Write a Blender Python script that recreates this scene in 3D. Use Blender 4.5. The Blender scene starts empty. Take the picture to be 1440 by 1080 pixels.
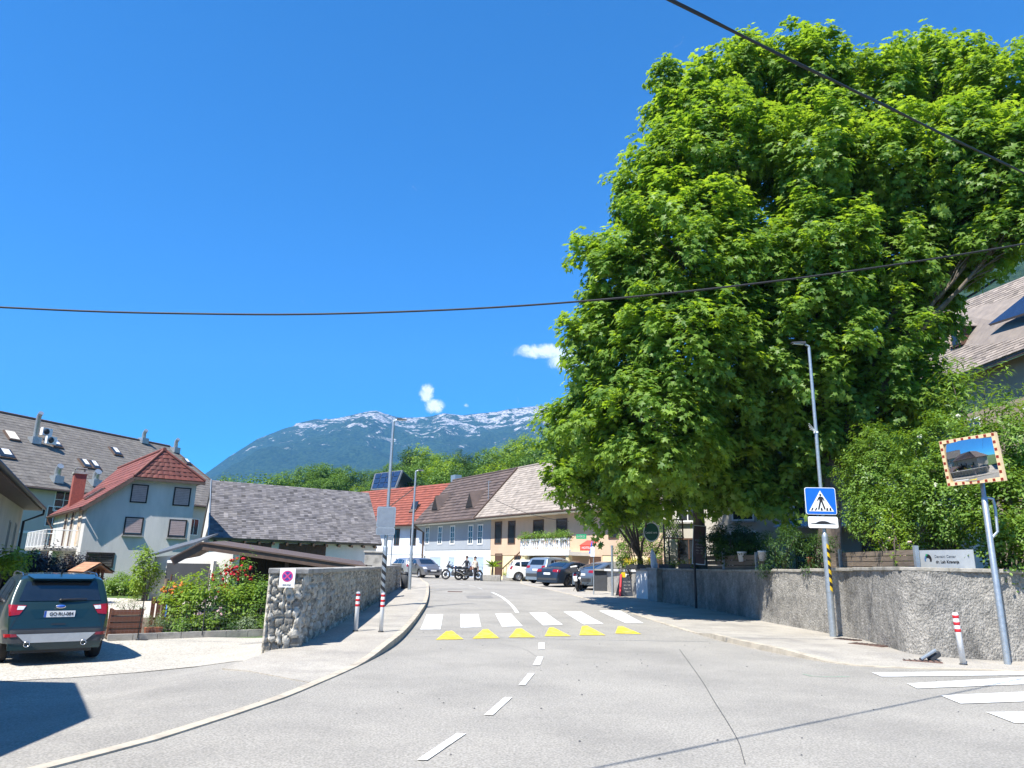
import bpy, bmesh, math, random
import numpy as np
from mathutils import Vector, Matrix
from mathutils.bvhtree import BVHTree
from mathutils.geometry import delaunay_2d_cdt
random.seed(7); RNG = np.random.default_rng(11)
SC = bpy.context.scene; COL = SC.collection
V = Vector
R = math.radians
F = 1000.0; CX, CY = 720.0, 540.0
EYE = V((0, 0, 1.7))
# ---------------------------------------------------------------- camera
up = V((92, 3911, -1000)).normalized()
fw = V((0, 0, -1)); fy = (fw - up * fw.dot(up)).normalized(); fx = fy.cross(up)
ROT = Matrix((fx, fy, up))                      # camera space -> world
cam_d = bpy.data.cameras.new('camera'); cam = bpy.data.objects.new('camera', cam_d); COL.objects.link(cam)
cam.matrix_world = Matrix.Translation(EYE) @ ROT.to_4x4()
cam_d.sensor_width = 36; cam_d.lens = 25; cam_d.clip_start = 0.1; cam_d.clip_end = 30000
SC.camera = cam
def ray(px, py): return ROT @ V(((px - CX) / F, -(py - CY) / F, -1))
def proj(p):
    c = ROT.transposed() @ (V(p) - EYE); return (CX + F * c.x / -c.z, CY - F * c.y / -c.z)
def ss(a, b, x):
    t = min(1, max(0, (x - a) / (b - a))); return t * t * (3 - 2 * t)
def H(x, y):
    return 0.62 * ss(16, 50, y) - 0.25 * ss(4.1, 6.2, -x) * (1 - ss(45, 60, y))
def P(px, py, dz=0.0):
    d = ray(px, py); t = 0.5
    for i in range(4000):
        p = EYE + d * t
        if p.z <= H(p.x, p.y) + dz: break
        t += 0.02 + t * 0.002
    a, b = t - (0.02 + t * 0.002) * 1.2, t
    for i in range(20):
        m = (a + b) / 2; p = EYE + d * m
        if p.z <= H(p.x, p.y) + dz: b = m
        else: a = m
    return EYE + d * b
def PD(px, py, y):                               # the point of a view ray at world depth y
    d = ray(px, py); return EYE + d * (y / d.y)
def atz(px, py, z): d = ray(px, py); return EYE + d * ((z - EYE.z) / d.z)
def PL(px, py, q, n):                            # view ray meets a plane
    d = ray(px, py); return EYE + d * ((V(q) - EYE).dot(n) / d.dot(n))
# ---------------------------------------------------------------- materials
MATS = {}
def nodes(name):
    m = bpy.data.materials.new(name); m.use_nodes = True
    nt = m.node_tree; b = nt.nodes['Principled BSDF']
    return m, nt, b
def N(nt, typ, **kw):
    n = nt.nodes.new(typ)
    for k, v in kw.items():
        if k in n.inputs.keys() if isinstance(k, str) else False: n.inputs[k].default_value = v
        else: setattr(n, k, v)
    return n
def c4(c): return (c[0], c[1], c[2], 1)
def pm(name, col, col2=None, scale=6.0, rough=0.75, bump=0.0, bscale=40.0, metal=0.0, coat=0.0, spec=0.5, stretch=None,
       dirt=None, dscale=1.2, damt=0.5, attr=None, aamt=0.5, detail=6, dist=0.02, translucent=0.0, fine=0.0, fscale=120):
    """general procedural material: noise between two colours, optional larger stains, bump and per-face random value"""
    if name in MATS: return MATS[name]
    m, nt, b = nodes(name); L = nt.links
    b.inputs['Roughness'].default_value = rough; b.inputs['Metallic'].default_value = metal
    b.inputs['Coat Weight'].default_value = coat; b.inputs['Specular IOR Level'].default_value = spec
    tc = N(nt, 'ShaderNodeTexCoord'); vec = tc.outputs['Object']
    if stretch:
        mp = N(nt, 'ShaderNodeMapping'); mp.inputs['Scale'].default_value = stretch; L.new(vec, mp.inputs['Vector']); vec = mp.outputs['Vector']
    if col2 is None: col2 = tuple(x * 0.82 for x in col)
    nz = N(nt, 'ShaderNodeTexNoise'); nz.inputs['Scale'].default_value = scale; nz.inputs['Detail'].default_value = detail; nz.inputs['Roughness'].default_value = 0.6
    L.new(vec, nz.inputs['Vector'])
    rp = N(nt, 'ShaderNodeValToRGB'); rp.color_ramp.elements[0].position = 0.32; rp.color_ramp.elements[1].position = 0.68
    rp.color_ramp.elements[0].color = c4(col2); rp.color_ramp.elements[1].color = c4(col)
    L.new(nz.outputs['Fac'], rp.inputs['Fac']); out = rp.outputs['Color']
    def mix(fac_out, a_out, colr, mode='MIX', amt=1.0):
        mx = N(nt, 'ShaderNodeMix', data_type='RGBA', blend_type=mode)
        if amt != 1.0:
            mu = N(nt, 'ShaderNodeMath', operation='MULTIPLY'); mu.inputs[1].default_value = amt; L.new(fac_out, mu.inputs[0]); fac_out = mu.outputs[0]
        L.new(fac_out, mx.inputs[0]); L.new(a_out, mx.inputs[6])
        if hasattr(colr, 'links'): L.new(colr, mx.inputs[7])
        else: mx.inputs[7].default_value = c4(colr)
        return mx.outputs[2]
    if dirt:
        n2 = N(nt, 'ShaderNodeTexNoise'); n2.inputs['Scale'].default_value = dscale; n2.inputs['Detail'].default_value = 8; n2.inputs['Roughness'].default_value = 0.65
        L.new(vec, n2.inputs['Vector'])
        r2 = N(nt, 'ShaderNodeValToRGB'); r2.color_ramp.elements[0].position = 0.48; r2.color_ramp.elements[1].position = 0.66
        L.new(n2.outputs['Fac'], r2.inputs['Fac']); out = mix(r2.outputs['Color'], out, dirt, amt=damt)
    if fine:
        n3 = N(nt, 'ShaderNodeTexNoise'); n3.inputs['Scale'].default_value = fscale; n3.inputs['Detail'].default_value = 2
        L.new(tc.outputs['Object'], n3.inputs['Vector'])
        mr = N(nt, 'ShaderNodeMapRange'); mr.inputs['From Min'].default_value = 0.3; mr.inputs['From Max'].default_value = 0.7
        mr.inputs['To Min'].default_value = 1 - fine; mr.inputs['To Max'].default_value = 1 + fine; L.new(n3.outputs['Fac'], mr.inputs['Value'])
        vm = N(nt, 'ShaderNodeVectorMath', operation='SCALE'); L.new(out, vm.inputs[0]); L.new(mr.outputs[0], vm.inputs['Scale']); out = vm.outputs[0]
    if attr:
        at = N(nt, 'ShaderNodeAttribute'); at.attribute_name = attr
        mr = N(nt, 'ShaderNodeMapRange'); mr.inputs['To Min'].default_value = 1 - aamt; mr.inputs['To Max'].default_value = 1 + aamt; L.new(at.outputs['Fac'], mr.inputs['Value'])
        vm = N(nt, 'ShaderNodeVectorMath', operation='SCALE'); L.new(out, vm.inputs[0]); L.new(mr.outputs[0], vm.inputs['Scale']); out = vm.outputs[0]
    L.new(out, b.inputs['Base Color'])
    if bump:
        nb = N(nt, 'ShaderNodeTexNoise'); nb.inputs['Scale'].default_value = bscale; nb.inputs['Detail'].default_value = 6; L.new(vec, nb.inputs['Vector'])
        bp = N(nt, 'ShaderNodeBump'); bp.inputs['Strength'].default_value = bump; bp.inputs['Distance'].default_value = dist
        L.new(nb.outputs['Fac'], bp.inputs['Height']); L.new(bp.outputs['Normal'], b.inputs['Normal'])
    if translucent:
        tr = N(nt, 'ShaderNodeBsdfTranslucent'); ms = N(nt, 'ShaderNodeMixShader'); ms.inputs[0].default_value = translucent
        hs = N(nt, 'ShaderNodeVectorMath', operation='MULTIPLY'); hs.inputs[1].default_value = (1.25, 1.25, 0.45); L.new(out, hs.inputs[0])
        L.new(hs.outputs[0], tr.inputs['Color']); L.new(b.outputs[0], ms.inputs[1]); L.new(tr.outputs[0], ms.inputs[2])
        L.new(ms.outputs[0], nt.nodes['Material Output'].inputs['Surface'])
    MATS[name] = m; return m
def leafmat(name, a, b_, tr=0.45, rough=0.45, aamt=0.3):
    """leaf: two-colour mix by the per-leaf random value"""
    if name in MATS: return MATS[name]
    m, nt, b = nodes(name); L = nt.links
    at = N(nt, 'ShaderNodeAttribute'); at.attribute_name = 'var'
    rp = N(nt, 'ShaderNodeValToRGB'); rp.color_ramp.elements[0].color = c4(a); rp.color_ramp.elements[1].color = c4(b_)
    L.new(at.outputs['Fac'], rp.inputs['Fac']); L.new(rp.outputs['Color'], b.inputs['Base Color'])
    b.inputs['Roughness'].default_value = rough; b.inputs['Specular IOR Level'].default_value = 0.35
    t = N(nt, 'ShaderNodeBsdfTranslucent'); ms = N(nt, 'ShaderNodeMixShader'); ms.inputs[0].default_value = tr
    hs = N(nt, 'ShaderNodeVectorMath', operation='MULTIPLY'); hs.inputs[1].default_value = (1.9, 1.7, 0.5)
    L.new(rp.outputs['Color'], hs.inputs[0]); L.new(hs.outputs[0], t.inputs['Color'])
    L.new(b.outputs[0], ms.inputs[1]); L.new(t.outputs[0], ms.inputs[2]); L.new(ms.outputs[0], nt.nodes['Material Output'].inputs['Surface'])
    MATS[name] = m; return m
# ---------------------------------------------------------------- mesh builder
class MB:
    def __init__(s): s.v = []; s.f = []; s.mi = []; s.val = []; s.cm = 0; s.cv = 0.5; s.sm = []; s.smooth = False
    def add(s, vs, fs):
        o = len(s.v); s.v.extend([tuple(v) for v in vs])
        for f in fs: s.f.append(tuple(i + o for i in f)); s.mi.append(s.cm); s.val.append(s.cv); s.sm.append(s.smooth)
        return s
    def poly(s, pts): return s.add(pts, [tuple(range(len(pts)))])
    def hexa(s, b, t):                         # bottom quad, top quad (same winding, ccw from above)
        return s.add(list(b) + list(t), [(3, 2, 1, 0), (4, 5, 6, 7), (0, 1, 5, 4), (1, 2, 6, 5), (2, 3, 7, 6), (3, 0, 4, 7)])
    def box(s, x0, x1, y0, y1, z0, z1):
        return s.hexa([(x0, y0, z0), (x1, y0, z0), (x1, y1, z0), (x0, y1, z0)], [(x0, y0, z1), (x1, y0, z1), (x1, y1, z1), (x0, y1, z1)])
    def obox(s, c, u, v, w):                   # oriented box: centre, three half-vectors
        c, u, v, w = V(c), V(u), V(v), V(w)
        if u.cross(v).dot(w) < 0: u = -u
        return s.hexa([c - u - v - w, c + u - v - w, c + u + v - w, c - u + v - w], [c - u - v + w, c + u - v + w, c + u + v + w, c - u + v + w])
    def slab(s, quad, n, th):                  # quad extruded along -n by th
        q = [V(p) for p in quad]; n = V(n).normalized() * th
        if (q[1] - q[0]).cross(q[2] - q[1]).dot(n) < 0: q = q[::-1]
        k = len(q); vs = [p - n for p in q] + q
        return s.add(vs, [tuple(range(k - 1, -1, -1)), tuple(range(k, 2 * k))] + [(i, (i + 1) % k, k + (i + 1) % k, k + i) for i in range(k)])
    def prism(s, pts, z0, z1):
        k = len(pts); a = sum(pts[i][0] * pts[(i + 1) % k][1] - pts[(i + 1) % k][0] * pts[i][1] for i in range(k))
        if a < 0: pts = pts[::-1]
        f0 = z0 if callable(z0) else (lambda x, y: z0); f1 = z1 if callable(z1) else (lambda x, y: z1)
        vs = [(p[0], p[1], f0(p[0], p[1])) for p in pts] + [(p[0], p[1], f1(p[0], p[1])) for p in pts]
        return s.add(vs, [tuple(range(k - 1, -1, -1)), tuple(range(k, 2 * k))] + [(i, (i + 1) % k, k + (i + 1) % k, k + i) for i in range(k)])
    def tube(s, pts, r, n=8, cap=True):
        pts = [V(p) for p in pts]; m = len(pts); rs = r if isinstance(r, (list, tuple)) else [r] * m
        vs = []; prev = None
        for i, p in enumerate(pts):
            t = ((pts[min(i + 1, m - 1)] - pts[max(i - 1, 0)])).normalized()
            if prev is None:
                a = t.cross(V((0, 0, 1)));
                if a.length < 1e-3: a = t.cross(V((1, 0, 0)))
                a.normalize()
            else: a = (prev - t * prev.dot(t)).normalized()
            prev = a; b = t.cross(a)
            for k in range(n):
                an = 2 * math.pi * k / n; vs.append(p + (a * math.cos(an) + b * math.sin(an)) * rs[i])
        fs = [(i * n + k, i * n + (k + 1) % n, (i + 1) * n + (k + 1) % n, (i + 1) * n + k) for i in range(m - 1) for k in range(n)]
        fs = [f[::-1] for f in fs] if False else fs
        sm = s.smooth; s.smooth = True; s.add(vs, fs); s.smooth = sm
        if cap: s.add(vs[:n], [tuple(range(n - 1, -1, -1))]); s.add(vs[-n:], [tuple(range(n))])
        return s
    def lathe(s, prof, c=(0, 0, 0), ax='z', n=20):  # prof: (radius, along)
        c = V(c); vs = []; m = len(prof)
        for r, h in prof:
            for k in range(n):
                a = 2 * math.pi * k / n; x, y = r * math.cos(a), r * math.sin(a)
                vs.append(c + (V((x, y, h)) if ax == 'z' else V((x, h, y)) if ax == 'y' else V((h, x, y))))
        fs = [(i * n + k, i * n + (k + 1) % n, (i + 1) * n + (k + 1) % n, (i + 1) * n + k) for i in range(m - 1) for k in range(n)]
        if ax == 'y': fs = [f[::-1] for f in fs]
        sm = s.smooth; s.smooth = True; s.add(vs, fs); s.smooth = sm; return s
    def ball(s, c, r, n=12, m=8):
        rx, ry, rz = (r, r, r) if not hasattr(r, '__len__') else r; c = V(c); vs = []
        for i in range(m + 1):
            th = math.pi * i / m
            for k in range(n):
                a = 2 * math.pi * k / n; vs.append((c.x + rx * math.sin(th) * math.cos(a), c.y + ry * math.sin(th) * math.sin(a), c.z - rz * math.cos(th)))
        fs = [(i * n + k, i * n + (k + 1) % n, (i + 1) * n + (k + 1) % n, (i + 1) * n + k) for i in range(m) for k in range(n)]
        sm = s.smooth; s.smooth = True; s.add(vs, fs); s.smooth = sm; return s
    def build(s, name, mat, parent=None, bevel=0.0):
        me = bpy.data.meshes.new(name); me.from_pydata(s.v, [], s.f)
        for m in (mat if isinstance(mat, (list, tuple)) else [mat]): me.materials.append(m)
        me.polygons.foreach_set('material_index', s.mi); me.polygons.foreach_set('use_smooth', s.sm)
        at = me.attributes.new('var', 'FLOAT', 'FACE'); at.data.foreach_set('value', s.val)
        me.update()
        o = bpy.data.objects.new(name, me); COL.objects.link(o)
        if parent: o.parent = parent
        if bevel:
            b = o.modifiers.new('bevel', 'BEVEL'); b.width = bevel; b.segments = 2; b.limit_method = 'ANGLE'; b.angle_limit = R(40)
        return o
def tag(o, label=None, cat=None, group=None, kind=None):
    if label: o['label'] = label
    if cat: o['category'] = cat
    if group: o['group'] = group
    if kind: o['kind'] = kind
    return o
def thing(name, label, cat, loc=(0, 0, 0), rz=0.0, group=None):
    o = bpy.data.objects.new(name, None); COL.objects.link(o); o.location = loc; o.rotation_euler = (0, 0, rz); o.empty_display_size = 0.2
    return tag(o, label, cat, group)
def struct(o): o['kind'] = 'structure'; return o
def copy_tree(o, parent=None):
    c = o.copy(); COL.objects.link(c)
    if parent: c.parent = parent
    for ch in list(KIDS.get(o.name, [])) or [x for x in o.children]: copy_tree(ch, c)
    return c
KIDS = {}
def npmesh(name, verts, faces_idx, nside, vals, mat, parent=None, smooth=False):
    """numpy mesh: verts (n,3), faces (m,nside)"""
    me = bpy.data.meshes.new(name); nv, nf = len(verts), len(faces_idx)
    me.vertices.add(nv); me.vertices.foreach_set('co', np.asarray(verts, np.float32).ravel())
    me.loops.add(nf * nside); me.loops.foreach_set('vertex_index', np.asarray(faces_idx, np.int32).ravel())
    me.polygons.add(nf); me.polygons.foreach_set('loop_start', np.arange(nf, dtype=np.int32) * nside); me.polygons.foreach_set('loop_total', np.full(nf, nside, np.int32))
    if smooth: me.polygons.foreach_set('use_smooth', np.ones(nf, bool))
    me.materials.append(mat)
    if vals is not None:
        at = me.attributes.new('var', 'FLOAT', 'FACE'); at.data.foreach_set('value', np.asarray(vals, np.float32))
    me.update(calc_edges=True); me.validate()
    o = bpy.data.objects.new(name, me); COL.objects.link(o)
    if parent: o.parent = parent
    return o
def text(name, body, size, mat, parent, loc, u, upv, align='CENTER', ext=0.002, squash=1.0, bold=False):
    """writing as a thin mesh lying in the plane (u, upv)"""
    cu = bpy.data.curves.new(name, 'FONT'); cu.body = body; cu.size = size; cu.extrude = ext; cu.align_x = align; cu.align_y = 'CENTER'
    if bold: cu.offset = size * 0.018
    t = bpy.data.objects.new(name, cu); COL.objects.link(t); dg = bpy.context.evaluated_depsgraph_get()
    me = bpy.data.meshes.new_from_object(t.evaluated_get(dg)); COL.objects.unlink(t); bpy.data.objects.remove(t)
    u = V(u).normalized(); w = V(upv).normalized(); n = u.cross(w); M = Matrix((u * squash, w, n)).transposed().to_4x4(); M.translation = V(loc)
    me.transform(M); me.materials.clear(); me.materials.append(mat)
    o = bpy.data.objects.new(name, me); COL.objects.link(o); o.parent = parent; return o
# ---------------------------------------------------------------- common materials
M_galv = pm('galvanised', (0.42, 0.46, 0.48), (0.30, 0.34, 0.37), scale=14, rough=0.42, metal=0.6, bump=0.05)
M_white = pm('white_paint', (0.80, 0.80, 0.78), (0.70, 0.70, 0.68), scale=5, rough=0.5)
M_whitewall = pm('white_render', (0.78, 0.77, 0.73), (0.66, 0.66, 0.63), scale=1.2, rough=0.9, bump=0.1, bscale=60, stretch=(1, 1, 0.4))
M_black = pm('black_plastic', (0.02, 0.02, 0.022), (0.014, 0.014, 0.015), rough=0.5)
M_rubber = pm('tyre_rubber', (0.025, 0.025, 0.026), (0.016, 0.016, 0.017), rough=0.85, bump=0.15, bscale=90)
M_glass = pm('dark_glass', (0.012, 0.016, 0.02), (0.008, 0.011, 0.014), rough=0.06, spec=0.9, coat=0.6)
M_pane = pm('window_pane', (0.03, 0.035, 0.04), (0.015, 0.018, 0.022), scale=1.5, rough=0.08, spec=0.8)
M_chrome = pm('bright_metal', (0.62, 0.63, 0.65), (0.5, 0.5, 0.52), rough=0.22, metal=1.0)
M_red = pm('red_paint', (0.55, 0.02, 0.03), (0.42, 0.015, 0.02), rough=0.45)
M_yellow = pm('yellow_paint', (0.75, 0.52, 0.02), (0.62, 0.42, 0.02), rough=0.5)
M_brownwood = pm('brown_wood', (0.11, 0.055, 0.03), (0.06, 0.03, 0.018), scale=5, stretch=(1, 1, 8), rough=0.7, bump=0.2)
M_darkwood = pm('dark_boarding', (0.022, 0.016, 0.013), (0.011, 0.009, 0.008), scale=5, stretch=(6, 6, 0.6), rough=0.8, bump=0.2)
M_conc = pm('concrete', (0.40, 0.38, 0.34), (0.27, 0.26, 0.235), scale=3, rough=0.92, bump=0.3, bscale=35, dirt=(0.14, 0.135, 0.12), dscale=2.5, damt=0.7)
M_terracotta = pm('terracotta', (0.42, 0.16, 0.08), (0.3, 0.11, 0.06), rough=0.85, bump=0.1)
M_red_lamp = pm('red_lens', (0.30, 0.008, 0.012), (0.20, 0.006, 0.01), rough=0.12, coat=0.5)
M_clear = pm('clear_lens', (0.6, 0.62, 0.64), (0.4, 0.42, 0.45), scale=20, rough=0.1, coat=0.6)
M_bark = pm('bark', (0.16, 0.13, 0.10), (0.07, 0.055, 0.045), scale=5, rough=0.95, bump=0.6, bscale=16, stretch=(1, 1, 0.35), dist=0.05)
# ================================================================ SETTING
M_asph = pm('asphalt', (0.315, 0.295, 0.255), (0.255, 0.24, 0.21), scale=0.5, rough=0.92, bump=0.35, bscale=130, dist=0.006, dirt=(0.18, 0.17, 0.15), dscale=0.35, damt=0.5, fine=0.32, fscale=42)
M_walk = pm('pavement_asphalt', (0.40, 0.37, 0.315), (0.31, 0.285, 0.245), scale=0.9, rough=0.94, bump=0.3, bscale=110, dist=0.006, dirt=(0.19, 0.18, 0.165), dscale=0.8, damt=0.5, fine=0.25, fscale=45)
M_kerb = pm('kerb_stone', (0.50, 0.44, 0.34), (0.38, 0.34, 0.27), scale=4, rough=0.9, bump=0.25, bscale=50, dirt=(0.22, 0.19, 0.15), dscale=3, damt=0.6)
M_gravel = pm('gravel', (0.56, 0.52, 0.44), (0.36, 0.335, 0.28), scale=22, rough=0.97, bump=0.9, bscale=45, dist=0.03, fine=0.3, fscale=30, dirt=(0.36, 0.33, 0.28), dscale=0.8, damt=0.5)
M_grass = pm('grass', (0.10, 0.17, 0.035), (0.05, 0.10, 0.02), scale=2.5, rough=0.95, bump=0.9, bscale=40, dist=0.05)
M_soil = pm('soil', (0.16, 0.12, 0.08), (0.09, 0.065, 0.045), scale=6, rough=0.98, bump=0.8, bscale=25, dist=0.05)
M_mark = pm('road_paint', (0.74, 0.74, 0.71), (0.60, 0.60, 0.57), scale=3, rough=0.8, fine=0.12, fscale=60, dirt=(0.36, 0.35, 0.32), dscale=5, damt=0.75, bump=0.2, bscale=110, dist=0.004)
M_ymark = pm('yellow_road_paint', (0.78, 0.60, 0.02), (0.62, 0.47, 0.03), scale=3, rough=0.8, fine=0.15, fscale=60, dirt=(0.32, 0.29, 0.2), dscale=5, damt=0.8, bump=0.2, bscale=110, dist=0.004)
M_seam = pm('tar_seam', (0.06, 0.06, 0.06), (0.10, 0.10, 0.10), rough=0.8)
M_green = pm('green_spray', (0.12, 0.42, 0.22), (0.2, 0.3, 0.24), scale=9, rough=0.8)

def hill(x, y):
    d = math.hypot(x, y)
    az = math.degrees(math.atan2(x, y))
    a = ss(-30, -6, az) * 0.75 + 0.25 + 0.9 * ss(18, 42, az)
    h = 17 * a * ss(88, 190, d) + 45 * a * ss(190, 700, d)
    return h * (1 - ss(60, 100, abs(az)))
def G(x, y): return H(x, y) + hill(x, y)
gx = sorted(set([round(v, 3) for v in list(np.arange(-40, 40.1, 1.0))] + [s * 40 * 1.13 ** k for k in range(1, 44) for s in (-1, 1)]))
gy = sorted(set([round(v, 3) for v in list(np.arange(-12, 80.1, 1.0))] + [80 * 1.10 ** k for k in range(1, 48)] + [-12 * 1.25 ** k for k in range(1, 28)]))
gx = [x for x in gx if abs(x) < 6200]; gy = [y for y in gy if abs(y) < 6200]
gv = [(x, y, G(x, y) - 0.03) for y in gy for x in gx]; nx = len(gx)
gf = [(j * nx + i, j * nx + i + 1, (j + 1) * nx + i + 1, (j + 1) * nx + i) for j in range(len(gy) - 1) for i in range(nx - 1)]
g = npmesh('ground', gv, gf, 4, None, M_grass, smooth=True); struct(g)

def sheet(name, poly, mat, dz=0.0, step=0.7, hf=None, skirt=0.0):
    """a sheet over a ground polygon, following the terrain (hf adds height)"""
    pts = [V((p[0], p[1])) for p in poly]; out = []
    n = len(pts)
    for i in range(n):
        a, b = pts[i], pts[(i + 1) % n]; k = max(1, int((b - a).length / step))
        out += [a.lerp(b, j / k) for j in range(k)]
    nb = len(out); x0, x1 = min(p.x for p in out), max(p.x for p in out); y0, y1 = min(p.y for p in out), max(p.y for p in out)
    inner = [V((x, y)) for x in np.arange(x0 + step * .5, x1, step) for y in np.arange(y0 + step * .5, y1, step)]
    r = delaunay_2d_cdt(out + inner, [], [list(range(nb))], 1, 1e-5)
    vs = [(p.x, p.y, H(p.x, p.y) + dz + (hf(p.x, p.y) if hf else 0)) for p in r[0]]
    m = MB(); fs = []
    for f in r[2]:
        a, b, c = (vs[i] for i in f[:3])
        fs.append(tuple(f) if (b[0] - a[0]) * (c[1] - a[1]) - (b[1] - a[1]) * (c[0] - a[0]) > 0 else tuple(f)[::-1])
    m.smooth = True; m.add(vs, fs); m.smooth = False
    if skirt:
        for i in range(nb):
            a, b = out[i], out[(i + 1) % nb]
            za, zb = (H(q.x, q.y) + dz + (hf(q.x, q.y) if hf else 0) for q in (a, b))
            m.poly([(a.x, a.y, za - skirt), (b.x, b.y, zb - skirt), (b.x, b.y, zb), (a.x, a.y, za)])
    return struct(m.build(name, mat))
def curve(pts, step=0.6):
    """Catmull-Rom through ground points"""
    pts = [V((p[0], p[1])) for p in pts]; o = []
    for i in range(len(pts) - 1):
        p0, p1, p2, p3 = pts[max(i - 1, 0)], pts[i], pts[i + 1], pts[min(i + 2, len(pts) - 1)]
        k = max(1, int((p2 - p1).length / step))
        for j in range(k):
            t = j / k; o.append(0.5 * ((2 * p1) + (p2 - p0) * t + (2 * p0 - 5 * p1 + 4 * p2 - p3) * t * t + (3 * p1 - p0 - 3 * p2 + p3) * t ** 3))
    return o + [pts[-1]]
def offset(line, d):
    o = []
    for i, p in enumerate(line):
        t = (line[min(i + 1, len(line) - 1)] - line[max(i - 1, 0)]).normalized(); o.append(p + V((-t.y, t.x)) * d)
    return o
def strip(name, line, w, mat, hf, down=0.2):
    """kerb: line is its road edge, w extends to the left of travel"""
    b = offset(line, w); m = MB()
    for i in range(len(line) - 1):
        q = [line[i], line[i + 1], b[i + 1], b[i]]
        if i % 2 == 0: m.cv = random.random()
        z = [H(p.x, p.y) + hf(p.x, p.y) for p in q]
        top = [(p.x, p.y, zz) for p, zz in zip(q, z)]; bot = [(p.x, p.y, zz - down) for p, zz in zip(q, z)]
        if w < 0: top, bot = top[::-1], bot[::-1]
        m.hexa(bot, top)
    return struct(m.build(name, mat))
# left kerb, from beside the camera to the bend
LK = [P(*p) for p in [(155, 1059), (222, 1041), (278, 1023), (333, 1005), (400, 982), (450, 961), (500, 939), (536, 920), (560, 903), (577, 885), (591, 866), (600, 850), (603, 834), (601, 822), (592, 815)]]
LK = [(p.x, p.y) for p in (P(-330, 1176), P(-120, 1128), P(40, 1089))] + [(p.x, p.y) for p in LK]
LKc = curve(LK)
def hl(x, y): return 0.015 + 0.115 * ss(12.5, 16, y)
def hlw(x, y): return 0.010 + 0.115 * ss(12.5, 16, y)
RK = [P(*p) for p in [(1440, 945), (1300, 941), (1200, 936), (1120, 924), (1030, 905), (985, 893), (937, 879), (903, 868), (870, 857), (835, 846), (800, 836), (765, 828), (733, 821)]]
RK = [(26, 13.1), (17, 12.6)] + [(p.x, p.y) for p in RK] + [(0.6, 58), (-3.5, 66)]
RKc = curve(RK)
def hr(x, y): return 0.012 + 0.10 * ss(14.6, 16.2, y) * (1 - ss(19.2, 20.6, y)) * ss(10.6, 8, x)
def hrw(x, y): return hr(x, y) - 0.005
# road: one sheet over everything paved
ROADP = [(-3.8, -10), (26, -10), (26, 13.4), (9, 15.5), (12, 30), (14, 52), (4, 66), (-4, 80), (-26, 100), (-30, 92), (-12, 62), (-8, 40), (-5.6, 25), (-7, 13), (-14, 12), (-16, -10)]
sheet('road', ROADP, M_asph, dz=-0.004, step=0.8)
strip('kerb', LKc, 0.14, M_kerb, hl)
strip('kerb', RKc, -0.16, M_kerb, hr)
# left stone wall base line
WA, WB = P(418, 916), P(561, 829)
wd = (WB - WA); wd.z = 0; wd.normalize(); wn = V((wd.y, -wd.x, 0))      # wn points to the road
LKo = offset(LKc, 0.14)
i0 = next(i for i, p in enumerate(LKo) if p.y > 10.6); 
lw = [p for p in LKo[i0:]]
poly = lw + [V((-14.5, 66)), V((-9.5, 46)), V((WB.x - .3, WB.y + 1)), V((WA.x - .35, WA.y + 0.2)), V((WA.x - .6, WA.y - 2.2))]
sheet('left_pavement', poly, M_walk, hf=hlw, skirt=0.1)
# gravel yard
ap = [P(*p) for p in [(-60, 962), (0, 959), (60, 955), (100, 953), (190, 946), (280, 937), (374, 927)]]
yard = [(p.x, p.y) for p in ap] + [(WA.x - .3, WA.y), (-5.3, 19.3), (-9, 19.0), (-13.2, 18.2), (-14.5, 17), (-20, 30), (-26, 44), (-30, 40), (-22, 24), (-16, 12), (-12, 9.4)]
sheet('gravel_yard', yard, M_gravel, dz=0.004, step=0.6)
M_yard = pm('courtyard_concrete', (0.55, 0.50, 0.42), (0.45, 0.41, 0.35), scale=0.8, rough=0.95, bump=0.2, bscale=60, dirt=(0.34, 0.31, 0.26), dscale=0.7)
sheet('courtyard', [(-21, 24), (-13.5, 18.6), (-9.8, 19.0), (-9.0, 24), (-11.5, 30.4), (-17.5, 31.3)], M_yard, dz=0.006, step=0.7)
# right pavement up to the wall
RW = [P(*p) for p in [(1600, 936), (1440, 931), (1295, 926), (1250, 915), (1180, 894), (1080, 875), (1000, 858), (926, 846), (900, 842)]]
RKo = offset(RKc, -0.16)
rp_ = [p for p in RKo if p.y < 56]
poly = rp_ + [V((7, 53)), V((13, 46)), V((14, 30))] + [V((p.x + .3, p.y + .3)) for p in RW[::-1]] + [V((26, 15.2))]
sheet('right_pavement', poly, M_walk, hf=hrw, skirt=0.1)

def mark(name, quads, mat, dz=0.006):
    m = MB()
    for q in quads:
        w = [P(*p) if len(p) == 2 else V((p[0], p[1], 0)) for p in q]
        k = 6
        if len(w) == 4:
            for i in range(k):
                a, b = w[0].lerp(w[3], i / k), w[1].lerp(w[2], i / k); c, d = w[1].lerp(w[2], (i + 1) / k), w[0].lerp(w[3], (i + 1) / k)
                m.poly([(p.x, p.y, H(p.x, p.y) + dz) for p in (a, b, c, d)])
        else: m.poly([(p.x, p.y, H(p.x, p.y) + dz) for p in w])
    bm_fix(m); return struct(m.build(name, mat))
def bm_fix(m):                                  # faces up
    for i, f in enumerate(m.f):
        a, b, c = (V(m.v[k]) for k in f[:3])
        if (b - a).cross(c - a).z < 0: m.f[i] = f[::-1]
def z6(l): return [[(540 + x / 3.1304, 820 + y / 3.1304) for x, y in q] for q in l]
mark('centre_line', z6([[(145, 780), (190, 782), (362, 664), (318, 664)], [(440, 582), (480, 582), (565, 504), (530, 504)], [(592, 450), (622, 450), (663, 398), (635, 398)],
     [(655, 362), (687, 362), (702, 325), (674, 325)], [(680, 292), (707, 292), (707, 263), (680, 263)]]), M_mark)
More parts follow.
